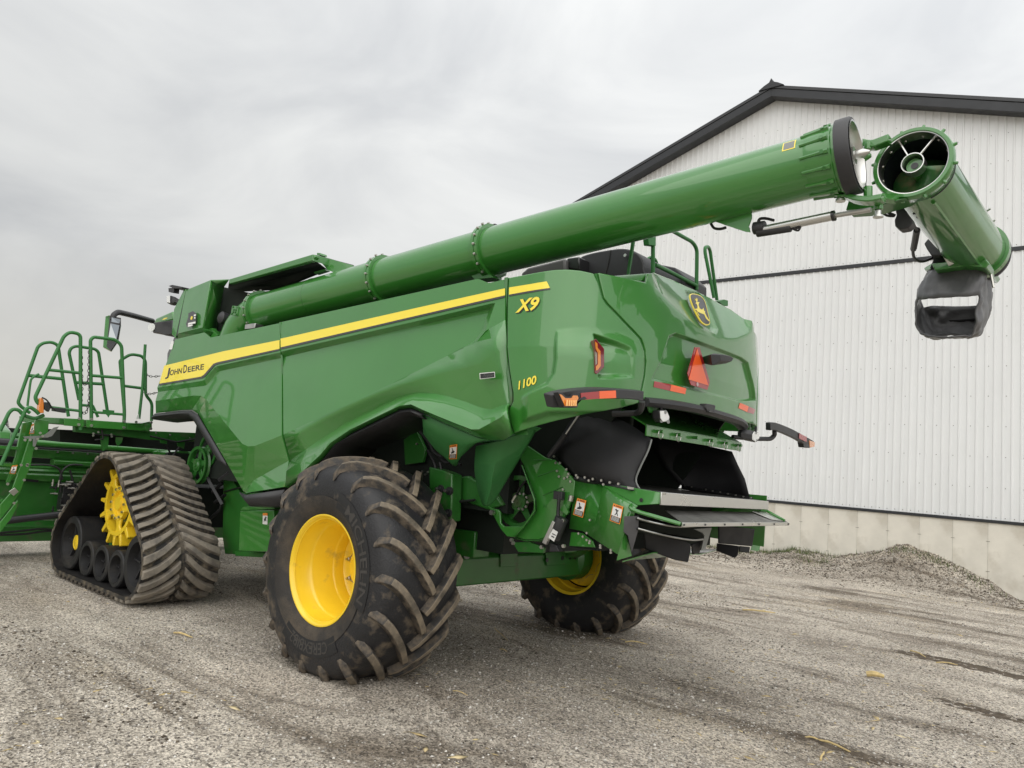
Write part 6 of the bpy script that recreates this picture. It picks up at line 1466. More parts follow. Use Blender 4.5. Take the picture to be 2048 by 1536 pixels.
    for side in (1, -1):
        for k in range(NL):
            sv = LEN * (k + (0.0 if side > 0 else 0.5)) / NL
            # bend the bar round the belt by building it along the path (bars on straights share one mesh)
            p, m_ = at(sv); p2, m2 = at(sv - 0.13); p3, m3 = at(sv + 0.13)
            straight = m2.dot(m3) > 0.9995
            if straight and side in src:
                o = src[side].copy(); COL.objects.link(o); o.parent = unit
            elif straight:
                o = lug(side).obj('track_lug', M_TLUG, unit, smooth=35, bevel=0.006); src[side] = o
                o.data.materials.append(M_LUGS)
                for pg in o.data.polygons:
                    if pg.normal.z < 0.8: pg.material_index = 1
            else:
                L_ = lug(side); nv = []
                for (x, y, z) in L_.v:
                    pp, mm = at(sv - x); b = pp + mm * (T + z)
                    nv.append((b[0], (y0 + y1) / 2 + y, b[1]))
                L_.v = nv
                L_.obj('track_lug', M_TLUG, unit, smooth=35, bevel=0.006)
                continue
            tdir = (p3 - p2).normalized()
            X_ = Vector((-tdir[0], 0, -tdir[1])); Z_ = Vector((m_[0], 0, m_[1])); Y_ = Vector((0, 1, 0))
            b = p + m_ * T
            o.matrix_local = Matrix(((X_[0], Y_[0], Z_[0], b[0]), (X_[1], Y_[1], Z_[1], (y0 + y1) / 2), (X_[2], Y_[2], Z_[2], b[1]), (0, 0, 0, 1)))
    # drive sprocket
    yc = y0 - s * 0.25
    sp = MB().lathe((3.87, yc, 0.93), (0, s, 0), [(-0.09, 0.31), (-0.09, 0.355), (0.05, 0.355), (0.05, 0.31)], 60, closed=True).obj('drive_sprocket', M_YELP, unit, smooth=35)
    for k in range(16):
        a_ = k * 2 * math.pi / 16; d_ = Vector((math.cos(a_), 0, math.sin(a_))); nn_ = Vector((-math.sin(a_), 0, math.cos(a_))); c_ = Vector((3.87, yc, 0.93))
        w0, w1 = 0.030, 0.019
        ring_ = lambda r, w, y_: [tuple(c_ + d_ * r - nn_ * w + Vector((0, s * y_, 0))), tuple(c_ + d_ * r + nn_ * w + Vector((0, s * y_, 0)))]
        a4 = ring_(0.345, w0, 0.05) + ring_(0.345, w0, -0.25)[::-1]
        b4 = ring_(0.482, w1, 0.05) + ring_(0.482, w1, -0.25)[::-1]
        MB().loft([a4, [tuple((Vector(p) * 0.4 + Vector(q) * 0.6)) for p, q in zip(a4, b4)], b4], caps=True).obj('sprocket_tooth', M_YELP, sp, bevel=0.006)
    for k in range(5):
        a_ = k * 2 * math.pi / 5 + 0.75; d_ = Vector((math.cos(a_), 0, math.sin(a_))); nn_ = Vector((-math.sin(a_), 0, math.cos(a_))); c_ = Vector((3.87, yc + s * 0.01, 0.93))
        pts6 = [c_ + d_ * 0.17 + nn_ * 0.07, c_ + d_ * 0.25 + nn_ * 0.035, c_ + d_ * 0.325 + nn_ * 0.075, c_ + d_ * 0.325 - nn_ * 0.075, c_ + d_ * 0.25 - nn_ * 0.035, c_ + d_ * 0.17 - nn_ * 0.07]
        MB().prism([tuple(p) for p in pts6], (0, s * 0.035, 0)).obj('sprocket_spoke', M_YELP, sp, bevel=0.012)
    MB().lathe((3.87, yc, 0.93), (0, s, 0), [(0.0, 0.19), (0.05, 0.19), (0.055, 0.14), (0.02, 0.13), (0.02, 0.09), (0.06, 0.075), (0.06, 0.001)], 40).obj('sprocket_hub', M_YELP, sp, smooth=35)
    for k in range(12):
        a_ = k * 2 * math.pi / 12
        MB().disc((3.87 + 0.165 * math.cos(a_), yc + s * 0.05, 0.93 + 0.165 * math.sin(a_)), (0, s, 0), 0.016, 0.018, 6).obj('hub_bolt', M_ZINC, sp)
    # idlers and rollers
    def roller(x, z, R, nm, cap=False):
        yf = y0 - s * 0.09
        o = MB().lathe((x, yf, z), (0, s, 0), [(-0.27, 0.02), (-0.27, R), (-0.012, R), (0, R - 0.012), (0, R * 0.74), (-0.05, R * 0.70), (-0.09, R * 0.66), (-0.10, 0.10), (-0.07, 0.08), (-0.07, 0.001)], 44).obj(nm, M_ROLL, unit, smooth=35)
        for k in range(6):
            a_ = k * 1.0472 + 0.4
            MB().box((x - 0.008, yf - s * 0.09 - 0.02, z + 0.06), (x + 0.008, yf - s * 0.09 + 0.03, z + R * 0.70)).obj('roller_web', M_PLAS, o)
            w_ = COL.objects[-1] if False else bpy.data.objects[o.children[-1].name]
            mw = Matrix.Translation((x, yf, z)) @ Matrix.Rotation(a_, 4, 'Y') @ Matrix.Translation((-x, -yf, -z))
            w_.matrix_local = mw
        if cap:
            MB().lathe((x, yf - s * 0.065, z), (0, s, 0), [(-0.02, 0.085), (0.005, 0.085), (0.01, 0.07), (0.005, 0.06), (0.01, 0.05), (0.01, 0.001)], 24).obj('hub_cap', M_YELP, o)
        return o
    roller(4.76, 0.395, 0.305, 'front_idler', True); roller(2.985, 0.395, 0.30, 'rear_idler', False)
    for x in (4.26, 3.86, 3.46): roller(x, 0.395 - 0.31 + 0.195, 0.195, 'track_roller')
    MB().prism([(4.55, y0 - s * 0.42, 0.36), (3.87, y0 - s * 0.42, 0.95), (3.2, y0 - s * 0.42, 0.36), (3.4, y0 - s * 0.42, 0.25), (4.4, y0 - s * 0.42, 0.25)], (0, -s * 0.16, 0)).obj('undercarriage', M_GREEN2, unit, bevel=0.02)
    MB().lathe((4.05, y0 - s * 0.30, 0.45), (0, s, 0), [(-0.2, 0.11), (0.0, 0.11), (0.03, 0.09), (0.03, 0.001)], 24).obj('pivot_cap', M_GREEN2, unit)
    MB().prism([(4.2, y0 - s * 0.30, 0.22), (4.25, y0 - s * 0.30, 0.36), (3.4, y0 - s * 0.30, 0.36), (3.35, y0 - s * 0.30, 0.22)], (0, -s * 0.1, 0)).obj('roller_beam', M_GREEN2, unit, bevel=0.02)
    MB().tube([(3.87, y0 - s * 0.3, 0.86), (3.87, 0.6 * s, 0.86)], 0.14, 20).obj('drive_axle', M_GREEN2, unit)
    return unit
track(2.11, 1.315, 1)
track(-2.11, -1.315, -1)
MB().box((3.5, -1.2, 0.7), (4.25, 1.2, 1.15)).obj('front_axle', M_SHADE, CH)

# ---- grain tank, cab and service gear ----------------------------------------
tk = MB().prism([(3.938,1.44,3.457),(3.322,1.46,3.51),(3.251,1.52,2.937),(3.831,1.52,2.903)], (0, -0.03, 0)).obj('tank_side_panel', M_GREEN, CH, bevel=0.006)
MB().add([(3.332,1.455,3.512),(3.092,1.36,3.518),(3.344,1.28,3.48),(3.395,1.28,3.181),(3.375,1.3,2.923),(3.261,1.515,2.939)], [(0, 1, 2), (0, 2, 3), (0, 3, 4, 5)]).obj('tank_side_return', M_GREEN, tk, smooth=4, solid=0.015, flip=(0, 1, 0))
MB().prism([(4.019,1.42,3.486),(3.943,1.43,3.467),(3.861,1.5,2.906),(3.896,1.51,2.858)], (0, -0.04, 0)).obj('panel_gap', M_BLACK, tk)
MB().prism([(3.997,1.43,3.482),(4.114,1.47,3.231),(4.021,1.5,2.91),(3.885,1.515,2.858),(3.959,1.435,3.471)], (0, -0.03, 0)).obj('tank_front_strip', M_GREEN, tk, bevel=0.004)
MB().prism([(3.831,1.52,2.903),(3.251,1.52,2.937),(3.236,1.48,2.915),(3.249,1.48,2.876),(3.841,1.5,2.834)], (0, -0.25, 0)).obj('tank_sill', M_GREEN2, tk)
MB().prism([(3.452,1.42,2.945),(3.253,1.4,2.96),(3.146,1.38,2.878),(3.202,1.42,2.816),(3.372,1.42,2.906)], (0, -0.04, 0)).obj('tank_gusset', M_GREEN, tk)
# number-seventy sticker on the tank panel
stk = MB().prism([(3.6,1.543,3),(3.585,1.532,3.083),(3.61,1.526,3.13),(3.516,1.522,3.15),(3.424,1.525,3.114),(3.381,1.538,3.004),(3.461,1.543,2.971),(3.551,1.547,2.956)], (0, 0.002, 0)).obj('anniversary_sticker', M_GREY, tk, smooth=0)
MB().disc([(3.494,1.537,3.064)][0], (0, 1, 0), 0.022, 0.003, 14).obj('sticker_sun', M_YEL, stk)
for p4 in ([(3.545,1.545,3.008),(3.384,1.541,3.015),(3.372,1.544,2.994),(3.541,1.547,2.985)], [(3.538,1.548,2.981),(3.435,1.546,2.985),(3.428,1.548,2.967),(3.528,1.55,2.961)], [(3.459,1.532,3.1),(3.418,1.531,3.104),(3.41,1.534,3.082),(3.45,1.534,3.079)], [(3.438,1.535,3.069),(3.41,1.535,3.07),(3.401,1.537,3.052),(3.429,1.538,3.051)]):
    MB().prism(p4, (0, 0.002, 0)).obj('sticker_text', M_WHITE, stk, smooth=0)
# folded extension: rail, end and sloped sheet
rail = MB().prism([(3.016,1.4,3.501),(1.436,1.4,3.588),(1.38,1.4,3.558),(1.424,1.4,3.523),(3.003,1.4,3.445)], (0, -0.05, 0)).obj('tank_extension_rail', M_GREEN, CH, bevel=0.006)
MB().prism([(1.429,1.41,3.584),(1.406,1.38,3.584),(1.41,1.36,3.542),(1.408,1.41,3.514)], (0, -0.25, 0)).obj('rail_end', M_GREEN, rail, bevel=0.004)
MB().prism([(1.525,1.3,3.613),(1.53,1.25,3.622),(1.096,1.15,3.499),(1.146,1.15,3.47),(1.334,1.2,3.443),(1.419,1.22,3.473),(1.476,1.28,3.556)], (0, -0.02, 0)).obj('extension_gusset', M_GREEN, rail, bevel=0.003)
MB().tube([(1.531,1.2,3.615),(1.392,1.15,3.575),(1.172,1.1,3.516)], 0.012, 6).obj('gusset_rod', M_HOSE, rail)
MB().prism([(1.589,1.25,3.663),(1.536,1.25,3.654),(1.523,1.25,3.632),(1.585,1.25,3.639)], (0, -0.08, 0)).obj('rail_cap', M_GREEN, rail)
wl_ = MB().add([(3.044,1.38,3.465),(1.447,1.38,3.536),(1.887,1,3.636),(1.887,0.9,3.601),(2.857,0.85,3.491),(3.873,0.95,3.532)], [(0, 1, 2, 3, 4, 5)]).obj('tank_underside', M_SHADE, CH, solid=0.012)
MB().box((0.6, -1.25, 2.80), (3.55, 0.92, 3.30)).obj('grain_tank', M_SHADE, CH)
MB().prism([(3.389,1.26,3.481),(3.068,1.1,3.417),(2.942,1.1,3.092),(3.201,1.15,2.935),(3.432,1.27,2.925),(3.434,1.26,3.188)], (0, -0.02, 0)).obj('tank_inner_wall', M_SHADE, CH)
MB().prism([(1.689,1.2,3.487),(1.493,1.2,3.496),(1.473,1.2,3.479),(1.658,1.2,3.463)], (0, -0.05, 0)).obj('tube_stop', M_GREEN2, CH)
# cab: glazed box with roof, largely behind the tank; lamps, mirror arm and mirror
cab = MB().prism([(4.15, -0.95, 2.0), (5.75, -0.95, 1.95), (5.95, -0.95, 2.9), (5.7, -0.95, 3.28), (4.15, -0.95, 3.28)], (0, 1.62, 0)).obj('cab', mat('cab_glass', (0.02, 0.025, 0.025), 0.06, coat=1.0), CH, bevel=0.04)
MB().prism([(5.851,0.95,3.262),(5.781,0.95,3.343),(5.302,0.95,3.407),(5.253,0.95,3.279)], (0, -1.85, 0)).obj('cab_roof', M_GREEN, cab, bevel=0.02)
rl = MB().prism([(5.746,1.02,3.228),(5.694,1.02,3.259),(5.127,1.02,3.256),(5.073,1.02,3.063),(5.273,1.02,3.054),(5.464,1.02,3.099),(5.65,1.02,3.109)], (0, -0.25, 0)).obj('roof_lamp_bar', M_PLAS, cab, bevel=0.01)
MB().disc([(5.665,1.03,3.185)][0], (-0.3, 0.6, 0), 0.055, 0.02, 16).obj('roof_lamp', M_LENS, cab)
MB().prism([(5.4,1.031,3.273),(5.333,1.031,3.295),(5.23,1.031,3.295),(5.256,1.031,3.283),(5.341,1.031,3.272)], (0, 0.002, 0)).obj('roof_script', M_YEL, cab)
bl = MB().prism([(4.327,1.48,3.533),(4.23,1.48,3.539),(3.959,1.48,3.488),(3.966,1.48,3.467),(4.163,1.48,3.486)], (0, -0.12, 0)).obj('lamp_bracket', M_PLAS, CH, bevel=0.004)
MB().prism([(4.365,1.46,3.516),(4.211,1.46,3.508),(4.206,1.46,3.442),(4.344,1.46,3.464)], (0, -0.07, 0)).obj('lamp_stem', M_PLAS, bl, bevel=0.004)
MB().prism([(4.378,1.46,3.417),(4.264,1.46,3.413),(4.138,1.46,3.383),(4.132,1.46,3.315),(4.249,1.46,3.312),(4.353,1.46,3.33)], (0.10, -0.10, 0)).obj('corner_lamp', M_PLAS, bl, bevel=0.008)
MB().prism([(4.365,1.465,3.411),(4.272,1.465,3.409),(4.246,1.465,3.317),(4.336,1.465,3.331)], (-0.006, 0.006, 0)).obj('lamp_lens', M_LENS, bl, bevel=0.003)
mi_ = MB().tube([(5.528,1.1,3.253),(5.123,1.55,3.214),(4.89,1.8,3.183),(4.856,1.86,3.131),(4.85,1.86,3.068)], 0.035, 10, bend=0.15).obj('mirror_arm', M_PLAS, CH, smooth=50)
MB().prism([(5.045,1.88,3.128),(4.923,1.88,3.125),(4.915,1.8,3.122),(4.79,1.78,3.017),(4.755,1.8,2.813),(4.816,1.84,2.679),(4.987,1.88,2.735),(5.002,1.88,2.823)], (0.10, -0.04, 0)).obj('mirror_shell', M_GREEN, mi_, bevel=0.008)
MB().prism([(4.877,1.885,3.115),(4.801,1.79,3.104),(4.772,1.79,3.014),(4.736,1.81,2.81),(4.791,1.85,2.682),(4.844,1.882,2.728)], (-0.006, 0.012, 0)).obj('mirror_face', M_PLAS, mi_)
MB().prism([(4.777,1.9,3.086),(4.758,1.81,3.078),(4.756,1.81,3.028),(4.766,1.9,3.029)], (-0.004, 0.008, 0)).obj('mirror_glass', M_MIRR, mi_)
MB().prism([(4.769,1.905,3.01),(4.748,1.81,3.003),(4.728,1.83,2.825),(4.775,1.905,2.832)], (-0.004, 0.008, 0)).obj('mirror_glass', M_MIRR, mi_)
# ---- landing, guard rails and ladder
pf = MB().prism([(4.2,2.515,1.808),(4.2,1.536,1.836),(4.2,1.524,1.742),(4.2,1.867,1.747),(4.2,2.506,1.743)], (1.3, 0, 0.0)).obj('landing', M_GREEN2, CH, bevel=0.006)
MB().prism([(4.19,2.474,1.812),(4.19,2.271,1.819),(4.19,2.26,1.733),(4.19,2.463,1.731)], (-0.012, 0, 0)).obj('landing_edge', M_GREEN, pf, bevel=0.004)
MB().prism([(4.19,2.245,1.818),(4.19,1.814,1.824),(4.19,1.809,1.741),(4.19,2.234,1.733)], (-0.012, 0, 0)).obj('landing_edge', M_GREEN, pf, bevel=0.004)
MB().prism([(4.19,1.803,1.822),(4.12,1.669,1.834),(4.3,1.473,1.876),(4.3,1.46,1.781),(4.12,1.658,1.75),(4.19,1.793,1.748)], (0.02, 0, 0)).obj('landing_edge', M_GREEN, pf, bevel=0.004)
for p in [(4.178,2.193,1.827),(4.178,2.187,1.757),(4.178,1.843,1.839),(4.178,1.837,1.767),(4.178,1.709,1.843),(4.178,1.701,1.768),(4.178,1.536,1.854),(4.178,1.53,1.781),(4.178,2.322,1.822),(4.178,2.319,1.756)]:
    MB().disc(p, (-1, 0, 0), 0.016, 0.012, 8).obj('rail_bolt', M_ZINC, pf)
MB().prism([(4.3,2.309,1.737),(4.3,1.481,1.755),(4.3,0.86,1.785),(4.3,0.845,1.673),(4.3,1.467,1.649),(4.3,1.816,1.667),(4.3,2.3,1.671)], (0.08, 0, 0)).obj('landing_frame', M_GREEN2, pf, bevel=0.006)
MB().prism([(4.7,2.32,1.68),(4.7,1.3,1.722),(4.7,0.651,1.752),(4.7,0.623,1.537),(4.7,1.579,1.546),(4.7,2.302,1.544)], (0.6, 0, 0)).obj('landing_shadow_box', M_SHADE, pf)
for q4 in ([(4.28,2.03,1.65),(4.28,1.944,1.651),(4.28,1.938,1.526),(4.28,1.987,1.482),(4.28,2.012,1.549)], [(4.28,1.866,1.652),(4.28,1.788,1.653),(4.28,1.793,1.6),(4.28,1.83,1.545),(4.28,1.859,1.595)], [(4.26,1.388,1.729),(4.26,1.279,1.732),(4.26,1.276,1.617),(4.26,1.35,1.623)], [(4.26,1.179,1.722),(4.26,1.052,1.72),(4.26,1.058,1.572),(4.26,1.138,1.603)]):
    MB().prism(q4, (0.02, 0, 0)).obj('landing_bracket', M_GREEN2, pf)
for pts_ in ([(4.24,2.133,1.665),(4.24,1.896,1.668)], [(4.24,2.044,1.718),(4.24,2.02,1.618),(4.24,2.103,1.6)], [(4.3,1.284,1.633),(4.3,1.207,1.517)], [(4.3,1.083,1.618),(4.3,1.171,1.477)], [(4.25,1.495,1.696),(4.25,1.174,1.649),(4.25,0.94,1.705)]):
    MB().tube(pts_, 0.011, 6).obj('landing_pipe', M_STEEL if pts_[0][2] > 1.72 else M_HOSE, pf)
for p in [(4.22,2.141,1.671),(4.22,2.138,1.648),(4.22,1.949,1.676),(4.22,1.94,1.654),(4.22,2.091,1.692),(4.22,1.443,1.737),(4.22,1.272,1.728),(4.22,1.02,1.712)]:
    MB().disc(p, (-1, 0, 0), 0.012, 0.01, 8).obj('rail_bolt', M_ZINC, pf)
MB().prism([(5.9,0.525,1.487),(5.9,0.202,1.545),(5.9,0.104,1.369),(5.9,0.471,1.348)], (0.4, 0, 0)).obj('feeder_cover', M_GREEN, pf)

def rail_(pts, r=0.019, bend=0.09, nm='guard_rail'):
    return MB().tube(pts, r, 10, bend=bend).obj(nm, M_GREENP, pf, smooth=60)
r1 = rail_([(4.2,2.283,1.698),(4.2,2.422,2.752),(4.2,2.53,2.754),(4.2,2.583,2.7),(4.2,2.773,2),(4.2,2.742,1.945),(4.2,2.665,1.905)])
MB().tube([(4.2,2.675,2.311),(4.2,2.365,2.323)], 0.017, 8).obj('rail_bar', M_GREENP, r1)
MB().tube([(4.2,2.627,1.915),(4.2,2.31,1.906)], 0.015, 8).obj('rail_bar', M_GREENP, r1)
r2 = rail_([(4.2,2.175,1.747),(4.2,2.312,2.705),(4.2,2.285,2.744),(4.2,2.055,2.757),(4.2,1.976,2.707),(4.2,1.838,1.911),(4.2,1.83,1.767)])
MB().tube([(4.2,2.249,2.312),(4.2,1.905,2.333)], 0.017, 8).obj('rail_bar', M_GREENP, r2)
MB().tube([(4.2,2.18,1.909),(4.2,1.845,1.916)], 0.015, 8).obj('rail_bar', M_GREENP, r2)
MB().prism([(4.18,2.087,1.948),(4.18,1.962,1.95),(4.18,1.962,1.904),(4.18,2.004,1.894),(4.18,2.016,1.864),(4.18,2.037,1.896),(4.18,2.08,1.898)], (0.01, 0, 0)).obj('rail_plate', M_GREENP, r2)
r3 = rail_([(5.2,2.08,1.852),(5.2,2.308,2.694),(5.2,2.382,2.718),(5.2,2.47,2.69),(5.2,2.517,2.639),(5.2,2.635,1.958),(5.2,2.598,1.916),(5.2,2.496,1.851)])
MB().tube([(5.2,2.564,2.286),(5.2,2.189,2.297)], 0.02, 8).obj('rail_bar', M_GREENP, r3)
r4 = rail_([(5.3,1.954,2.069),(5.3,2.143,2.634),(5.3,2.128,2.693),(5.3,2.076,2.727),(5.3,1.854,2.728),(5.3,1.808,2.697),(5.3,1.592,1.921)])
MB().tube([(5.3,2.017,2.28),(5.3,1.697,2.304)], 0.02, 8).obj('rail_bar', M_GREENP, r4)
MB().tube([(5.3,1.929,2.01),(5.3,1.784,2.014),(5.3,1.707,1.883)], 0.018, 8).obj('rail_bar', M_GREENP, r4)
r5 = rail_([(5,1.531,2.026),(5,1.655,2.597),(5,1.628,2.627),(5,1.535,2.706),(5,1.397,2.703),(5,1.345,2.646),(5,1.289,2.214),(5,1.194,2.129),(5,1.17,1.892)], 0.019, 0.08)
MB().tube([(5,1.554,2.295),(5,1.312,2.295)], 0.018, 8).obj('rail_bar', M_GREENP, r5)
MB().tube([(4.6,1.544,2.808),(4.6,1.508,2.279),(4.6,1.5,1.892)], 0.018, 8).obj('gate_post', M_GREENP, pf)
MB().prism([(4.58,1.536,1.925),(4.58,1.522,1.951),(4.58,1.502,1.892),(4.58,1.544,1.888)], (0.01, 0, 0)).obj('gate_tab', M_WHITE, pf)
def chain(pts, n, r=0.013, nm='chain'):
    P = resample(smooth_curve(pts, 6), n + 1); root = None
    for i in range(n):
        a_, b__ = P[i], P[i + 1]; d_ = (b__ - a_).normalized(); c_ = (a_ + b__) / 2; h = (b__ - a_).length * 0.62
        u = d_.cross(Vector((0, 0, 1)) if abs(d_.z) < 0.9 else Vector((1, 0, 0))).normalized()
        if i % 2: u = d_.cross(u)
        loop = [tuple(c_ + d_ * (h * math.cos(q)) + u * (r * math.sin(q))) for q in np.linspace(0, 6.283, 11)]
        o = MB().tube(loop, 0.0038, 5, caps=False).obj(nm if root is None else 'chain_link', M_GREY, pf if root is None else root)
        if root is None: root = o
chain([(4.2,2.38,2.512),(4.2,2.36,2.358),(4.2,2.333,2.233),(4.2,2.297,2.199),(4.2,2.277,2.286),(4.2,2.294,2.453),(4.2,2.311,2.62)], 22)
chain([(4.2,2.329,2.166),(4.2,2.314,1.973),(4.2,2.3,1.907),(4.2,2.271,1.883),(4.2,2.244,1.914),(4.2,2.241,2.093),(4.2,2.261,2.203)], 20)
chain([(5.311,1.2,2.526),(4.83,1.35,2.448),(4.43,1.45,2.42),(4.085,1.55,2.406)], 7)
chain([(5.276,1.2,2.259),(4.775,1.35,2.219),(4.423,1.45,2.211),(4.093,1.55,2.209)], 7)
# amber lamp on the landing corner
al = MB().prism([(4.15,2.74,1.993),(4.15,2.723,2.006),(4.15,2.7,1.982),(4.15,2.682,1.845),(4.15,2.715,1.841),(4.15,2.732,1.861)], (0.08, 0, 0)).obj('side_marker_lamp', mat('amber_side', (0.75, 0.22, 0.03), 0.25, coat=1), CH, bevel=0.006)
MB().prism([(4.14,2.701,1.961),(4.14,2.638,1.963),(4.14,2.629,1.894),(4.14,2.639,1.86),(4.14,2.681,1.888)], (0.06, 0, 0)).obj('lamp_back', M_PLAS, al, bevel=0.005)
MB().prism([(4.14,2.598,1.913),(4.14,2.48,1.916),(4.14,2.473,1.867),(4.14,2.593,1.876)], (0.08, 0, 0)).obj('lamp_bracket', M_PLAS, al, bevel=0.004)
MB().tube(smooth_curve([(4.14,2.726,2.006),(4.14,2.685,1.989),(4.14,2.652,1.956),(4.14,2.617,1.911),(4.14,2.575,1.889)], 3), 0.008, 6).obj('lamp_cable', M_HOSE, al)
# ladder swung alongside: stringers, treads, hand loops
ld = MB().prism([(4.35,2.809,1.721),(4.35,2.727,1.751),(4.35,2.707,1.709),(4.35,2.735,1.411),(4.35,2.776,1.222),(4.35,2.841,1.087),(4.35,2.878,1.086),(4.35,2.83,1.352)], (0.03, 0, 0)).obj('ladder', M_GREEN, CH, bevel=0.004)
MB().prism([(4.25,2.718,1.775),(4.25,2.591,1.766),(4.25,2.579,1.605),(4.25,2.67,1.554),(4.25,2.699,1.418),(4.25,2.701,1.285),(4.25,2.765,0.993),(4.25,2.836,0.835),(4.25,2.909,0.706),(4.25,2.93,0.86),(4.25,2.848,0.99),(4.25,2.794,1.28),(4.25,2.754,1.547)], (0.03, 0, 0)).obj('ladder_stringer', M_GREEN, ld, bevel=0.004)
MB().prism([(4.24,2.836,0.81),(4.24,2.776,0.915),(4.24,2.775,0.837),(4.24,2.814,0.717),(4.24,2.895,0.579),(4.24,2.909,0.681)], (0.03, 0, 0)).obj('ladder_foot', M_GREEN, ld, bevel=0.004)
for a_, b__ in (([(4.3,2.996,1.458),(4.3,2.823,1.54)][0], [(4.3,2.996,1.458),(4.3,2.823,1.54)][1]), ([(4.3,2.972,1.278),(4.3,2.82,1.308)][0], [(4.3,2.972,1.278),(4.3,2.82,1.308)][1]), ([(4.3,2.923,0.907),(4.3,2.857,0.893)][0], [(4.3,2.923,0.907),(4.3,2.857,0.893)][1])):
    MB().box((a_[0], min(a_[1], b__[1]), a_[2] - 0.02), (a_[0] + 0.2, max(a_[1], b__[1]) + 0.3, a_[2] + 0.01)).obj('ladder_tread', M_GREEN, ld)
MB().tube([(4.22,3.039,1.619),(4.22,2.984,1.817),(4.22,2.953,1.857),(4.22,2.897,1.853),(4.22,2.854,1.804),(4.22,2.737,1.774),(4.22,2.657,1.825)], 0.019, 10, bend=0.06).obj('hand_loop', M_GREENP, ld)
MB().tube([(4.18,2.995,1.273),(4.18,2.846,1.869),(4.18,2.812,1.894),(4.18,2.762,1.868),(4.18,2.718,1.83)], 0.019, 10, bend=0.06).obj('hand_loop', M_GREENP, ld)
MB().tube([(4.3,2.801,1.905),(4.3,2.807,2.131),(4.3,2.806,2.196),(4.3,2.773,2.233),(4.3,2.738,2.26)], 0.012, 8, bend=0.05).obj('hand_rod', M_GREENP, ld)
MB().prism([(4.2,2.83,1.58),(4.2,2.654,1.605),(4.2,2.618,1.625),(4.2,2.55,1.701),(4.2,2.502,1.716),(4.2,2.557,1.608),(4.2,2.594,1.589),(4.2,2.688,1.576),(4.2,2.7,1.484),(4.2,2.723,1.483),(4.2,2.734,1.562),(4.2,2.809,1.561)], (0.008, 0, 0)).obj('ladder_bracket', M_SILV, ld)
for p in [(4.18,2.655,1.601),(4.18,2.813,1.545),(4.18,2.766,1.549),(4.18,2.698,1.565),(4.18,2.699,1.464),(4.18,2.682,1.63),(4.18,2.815,1.283),(4.18,2.759,1.281),(4.18,2.756,1.292),(4.18,2.911,1.082),(4.18,2.827,0.888),(4.18,2.767,1.129)]:
    MB().disc(p, (-1, 0, 0), 0.014, 0.01, 8).obj('ladder_bolt', M_ZINC, ld)
for q in ([(4.19,2.893,1.273),(4.19,2.844,1.281),(4.19,2.854,1.187),(4.19,2.905,1.19)], [(4.23,2.758,1.707),(4.23,2.737,1.726),(4.23,2.723,1.62),(4.23,2.769,1.611)]):
    warn_label(q, (-1, 0, 0), ld)
MB().prism([(4.2,2.886,1.004),(4.2,2.837,1.047),(4.2,2.795,1.006),(4.2,2.835,0.959)], (-0.01, 0, 0)).obj('ladder_latch', M_ZINC, ld, bevel=0.003)

# ---- engine deck at the tail: intake housing and rails
ih = MB().prism(smooth_curve([(-1.01,0.35,3.331),(-1.009,0.35,3.465),(-1.047,0.35,3.528),(-1.151,0.35,3.551),(-1.33,0.35,3.558),(-1.48,0.35,3.552),(-1.594,0.35,3.515),(-1.666,0.35,3.451),(-1.695,0.35,3.364),(-1.693,0.35,3.198),(-1.28,0.35,3.238)], 3, True), (0, -0.75, 0)).obj('air_intake_housing', M_PLAS, CH, smooth=40, bevel=0.03, bseg=3)
MB().tube([(-1.364,0.355,3.553),(-1.359,0.355,3.488),(-1.349,0.355,3.424),(-1.326,0.355,3.34)], 0.004, 4).obj('housing_joint', M_BLACK, ih)
MB().disc([(-1.528,0.37,3.48)][0], (0, 1, 0), 0.014, 0.01, 12).obj('housing_stud', M_ALU, ih)
MB().prism([(-0.544,0.55,3.385),(-0.626,0.55,3.435),(-1.037,0.55,3.471),(-1.055,0.55,3.277),(-0.671,0.55,3.272)], (0, -0.8, 0)).obj('exhaust_shroud', mat('shroud_grey', (0.10, 0.095, 0.095), 0.5), CH, bevel=0.02)
MB().prism([(-0.983,0.5,3.429),(-1.026,0.5,3.486),(-1.147,0.5,3.484),(-1.157,0.5,3.366),(-0.996,0.5,3.401)], (0, -0.5, 0)).obj('intake_duct', M_BLACK, ih, bevel=0.01)
MB().prism([(-1.311,-0.3,3.528),(-1.357,-0.3,3.616),(-1.616,-0.3,3.54),(-1.73,-0.3,3.437),(-1.737,-0.3,3.324),(-1.369,-0.3,3.452)], (0, -0.4, 0)).obj('engine_cover', M_PLAS, CH, bevel=0.01)
MB().prism([(-1.728,0.62,3.207),(-1.709,0.62,3.209),(-1.737,0.62,3.52),(-1.761,0.62,3.509)], (0, -0.02, 0)).obj('deck_post', M_GREENP, CH)
dr = MB().tube([(-1.75,0.289,3.328),(-1.75,0.324,3.637)], 0.017, 10).obj('deck_rail', M_GREENP, CH)
MB().prism([(-1.77,0.432,3.586),(-1.77,0.31,3.625),(-1.77,0.301,3.548),(-1.77,0.409,3.526)], (0.05, 0, 0)).obj('rail_socket', M_GREENP, dr, bevel=0.004)
MB().tube([(-1.75,0.257,3.403),(-1.75,-0.07,3.404),(-1.75,-0.472,3.399)], 0.017, 10).obj('rail_bar', M_GREENP, dr)
MB().tube([(-1.75,0.015,3.762),(-1.75,-0.345,3.767),(-1.75,-0.434,3.728),(-1.75,-0.466,3.362)], 0.017, 10, bend=0.06).obj('rail_hoop', M_GREENP, dr)
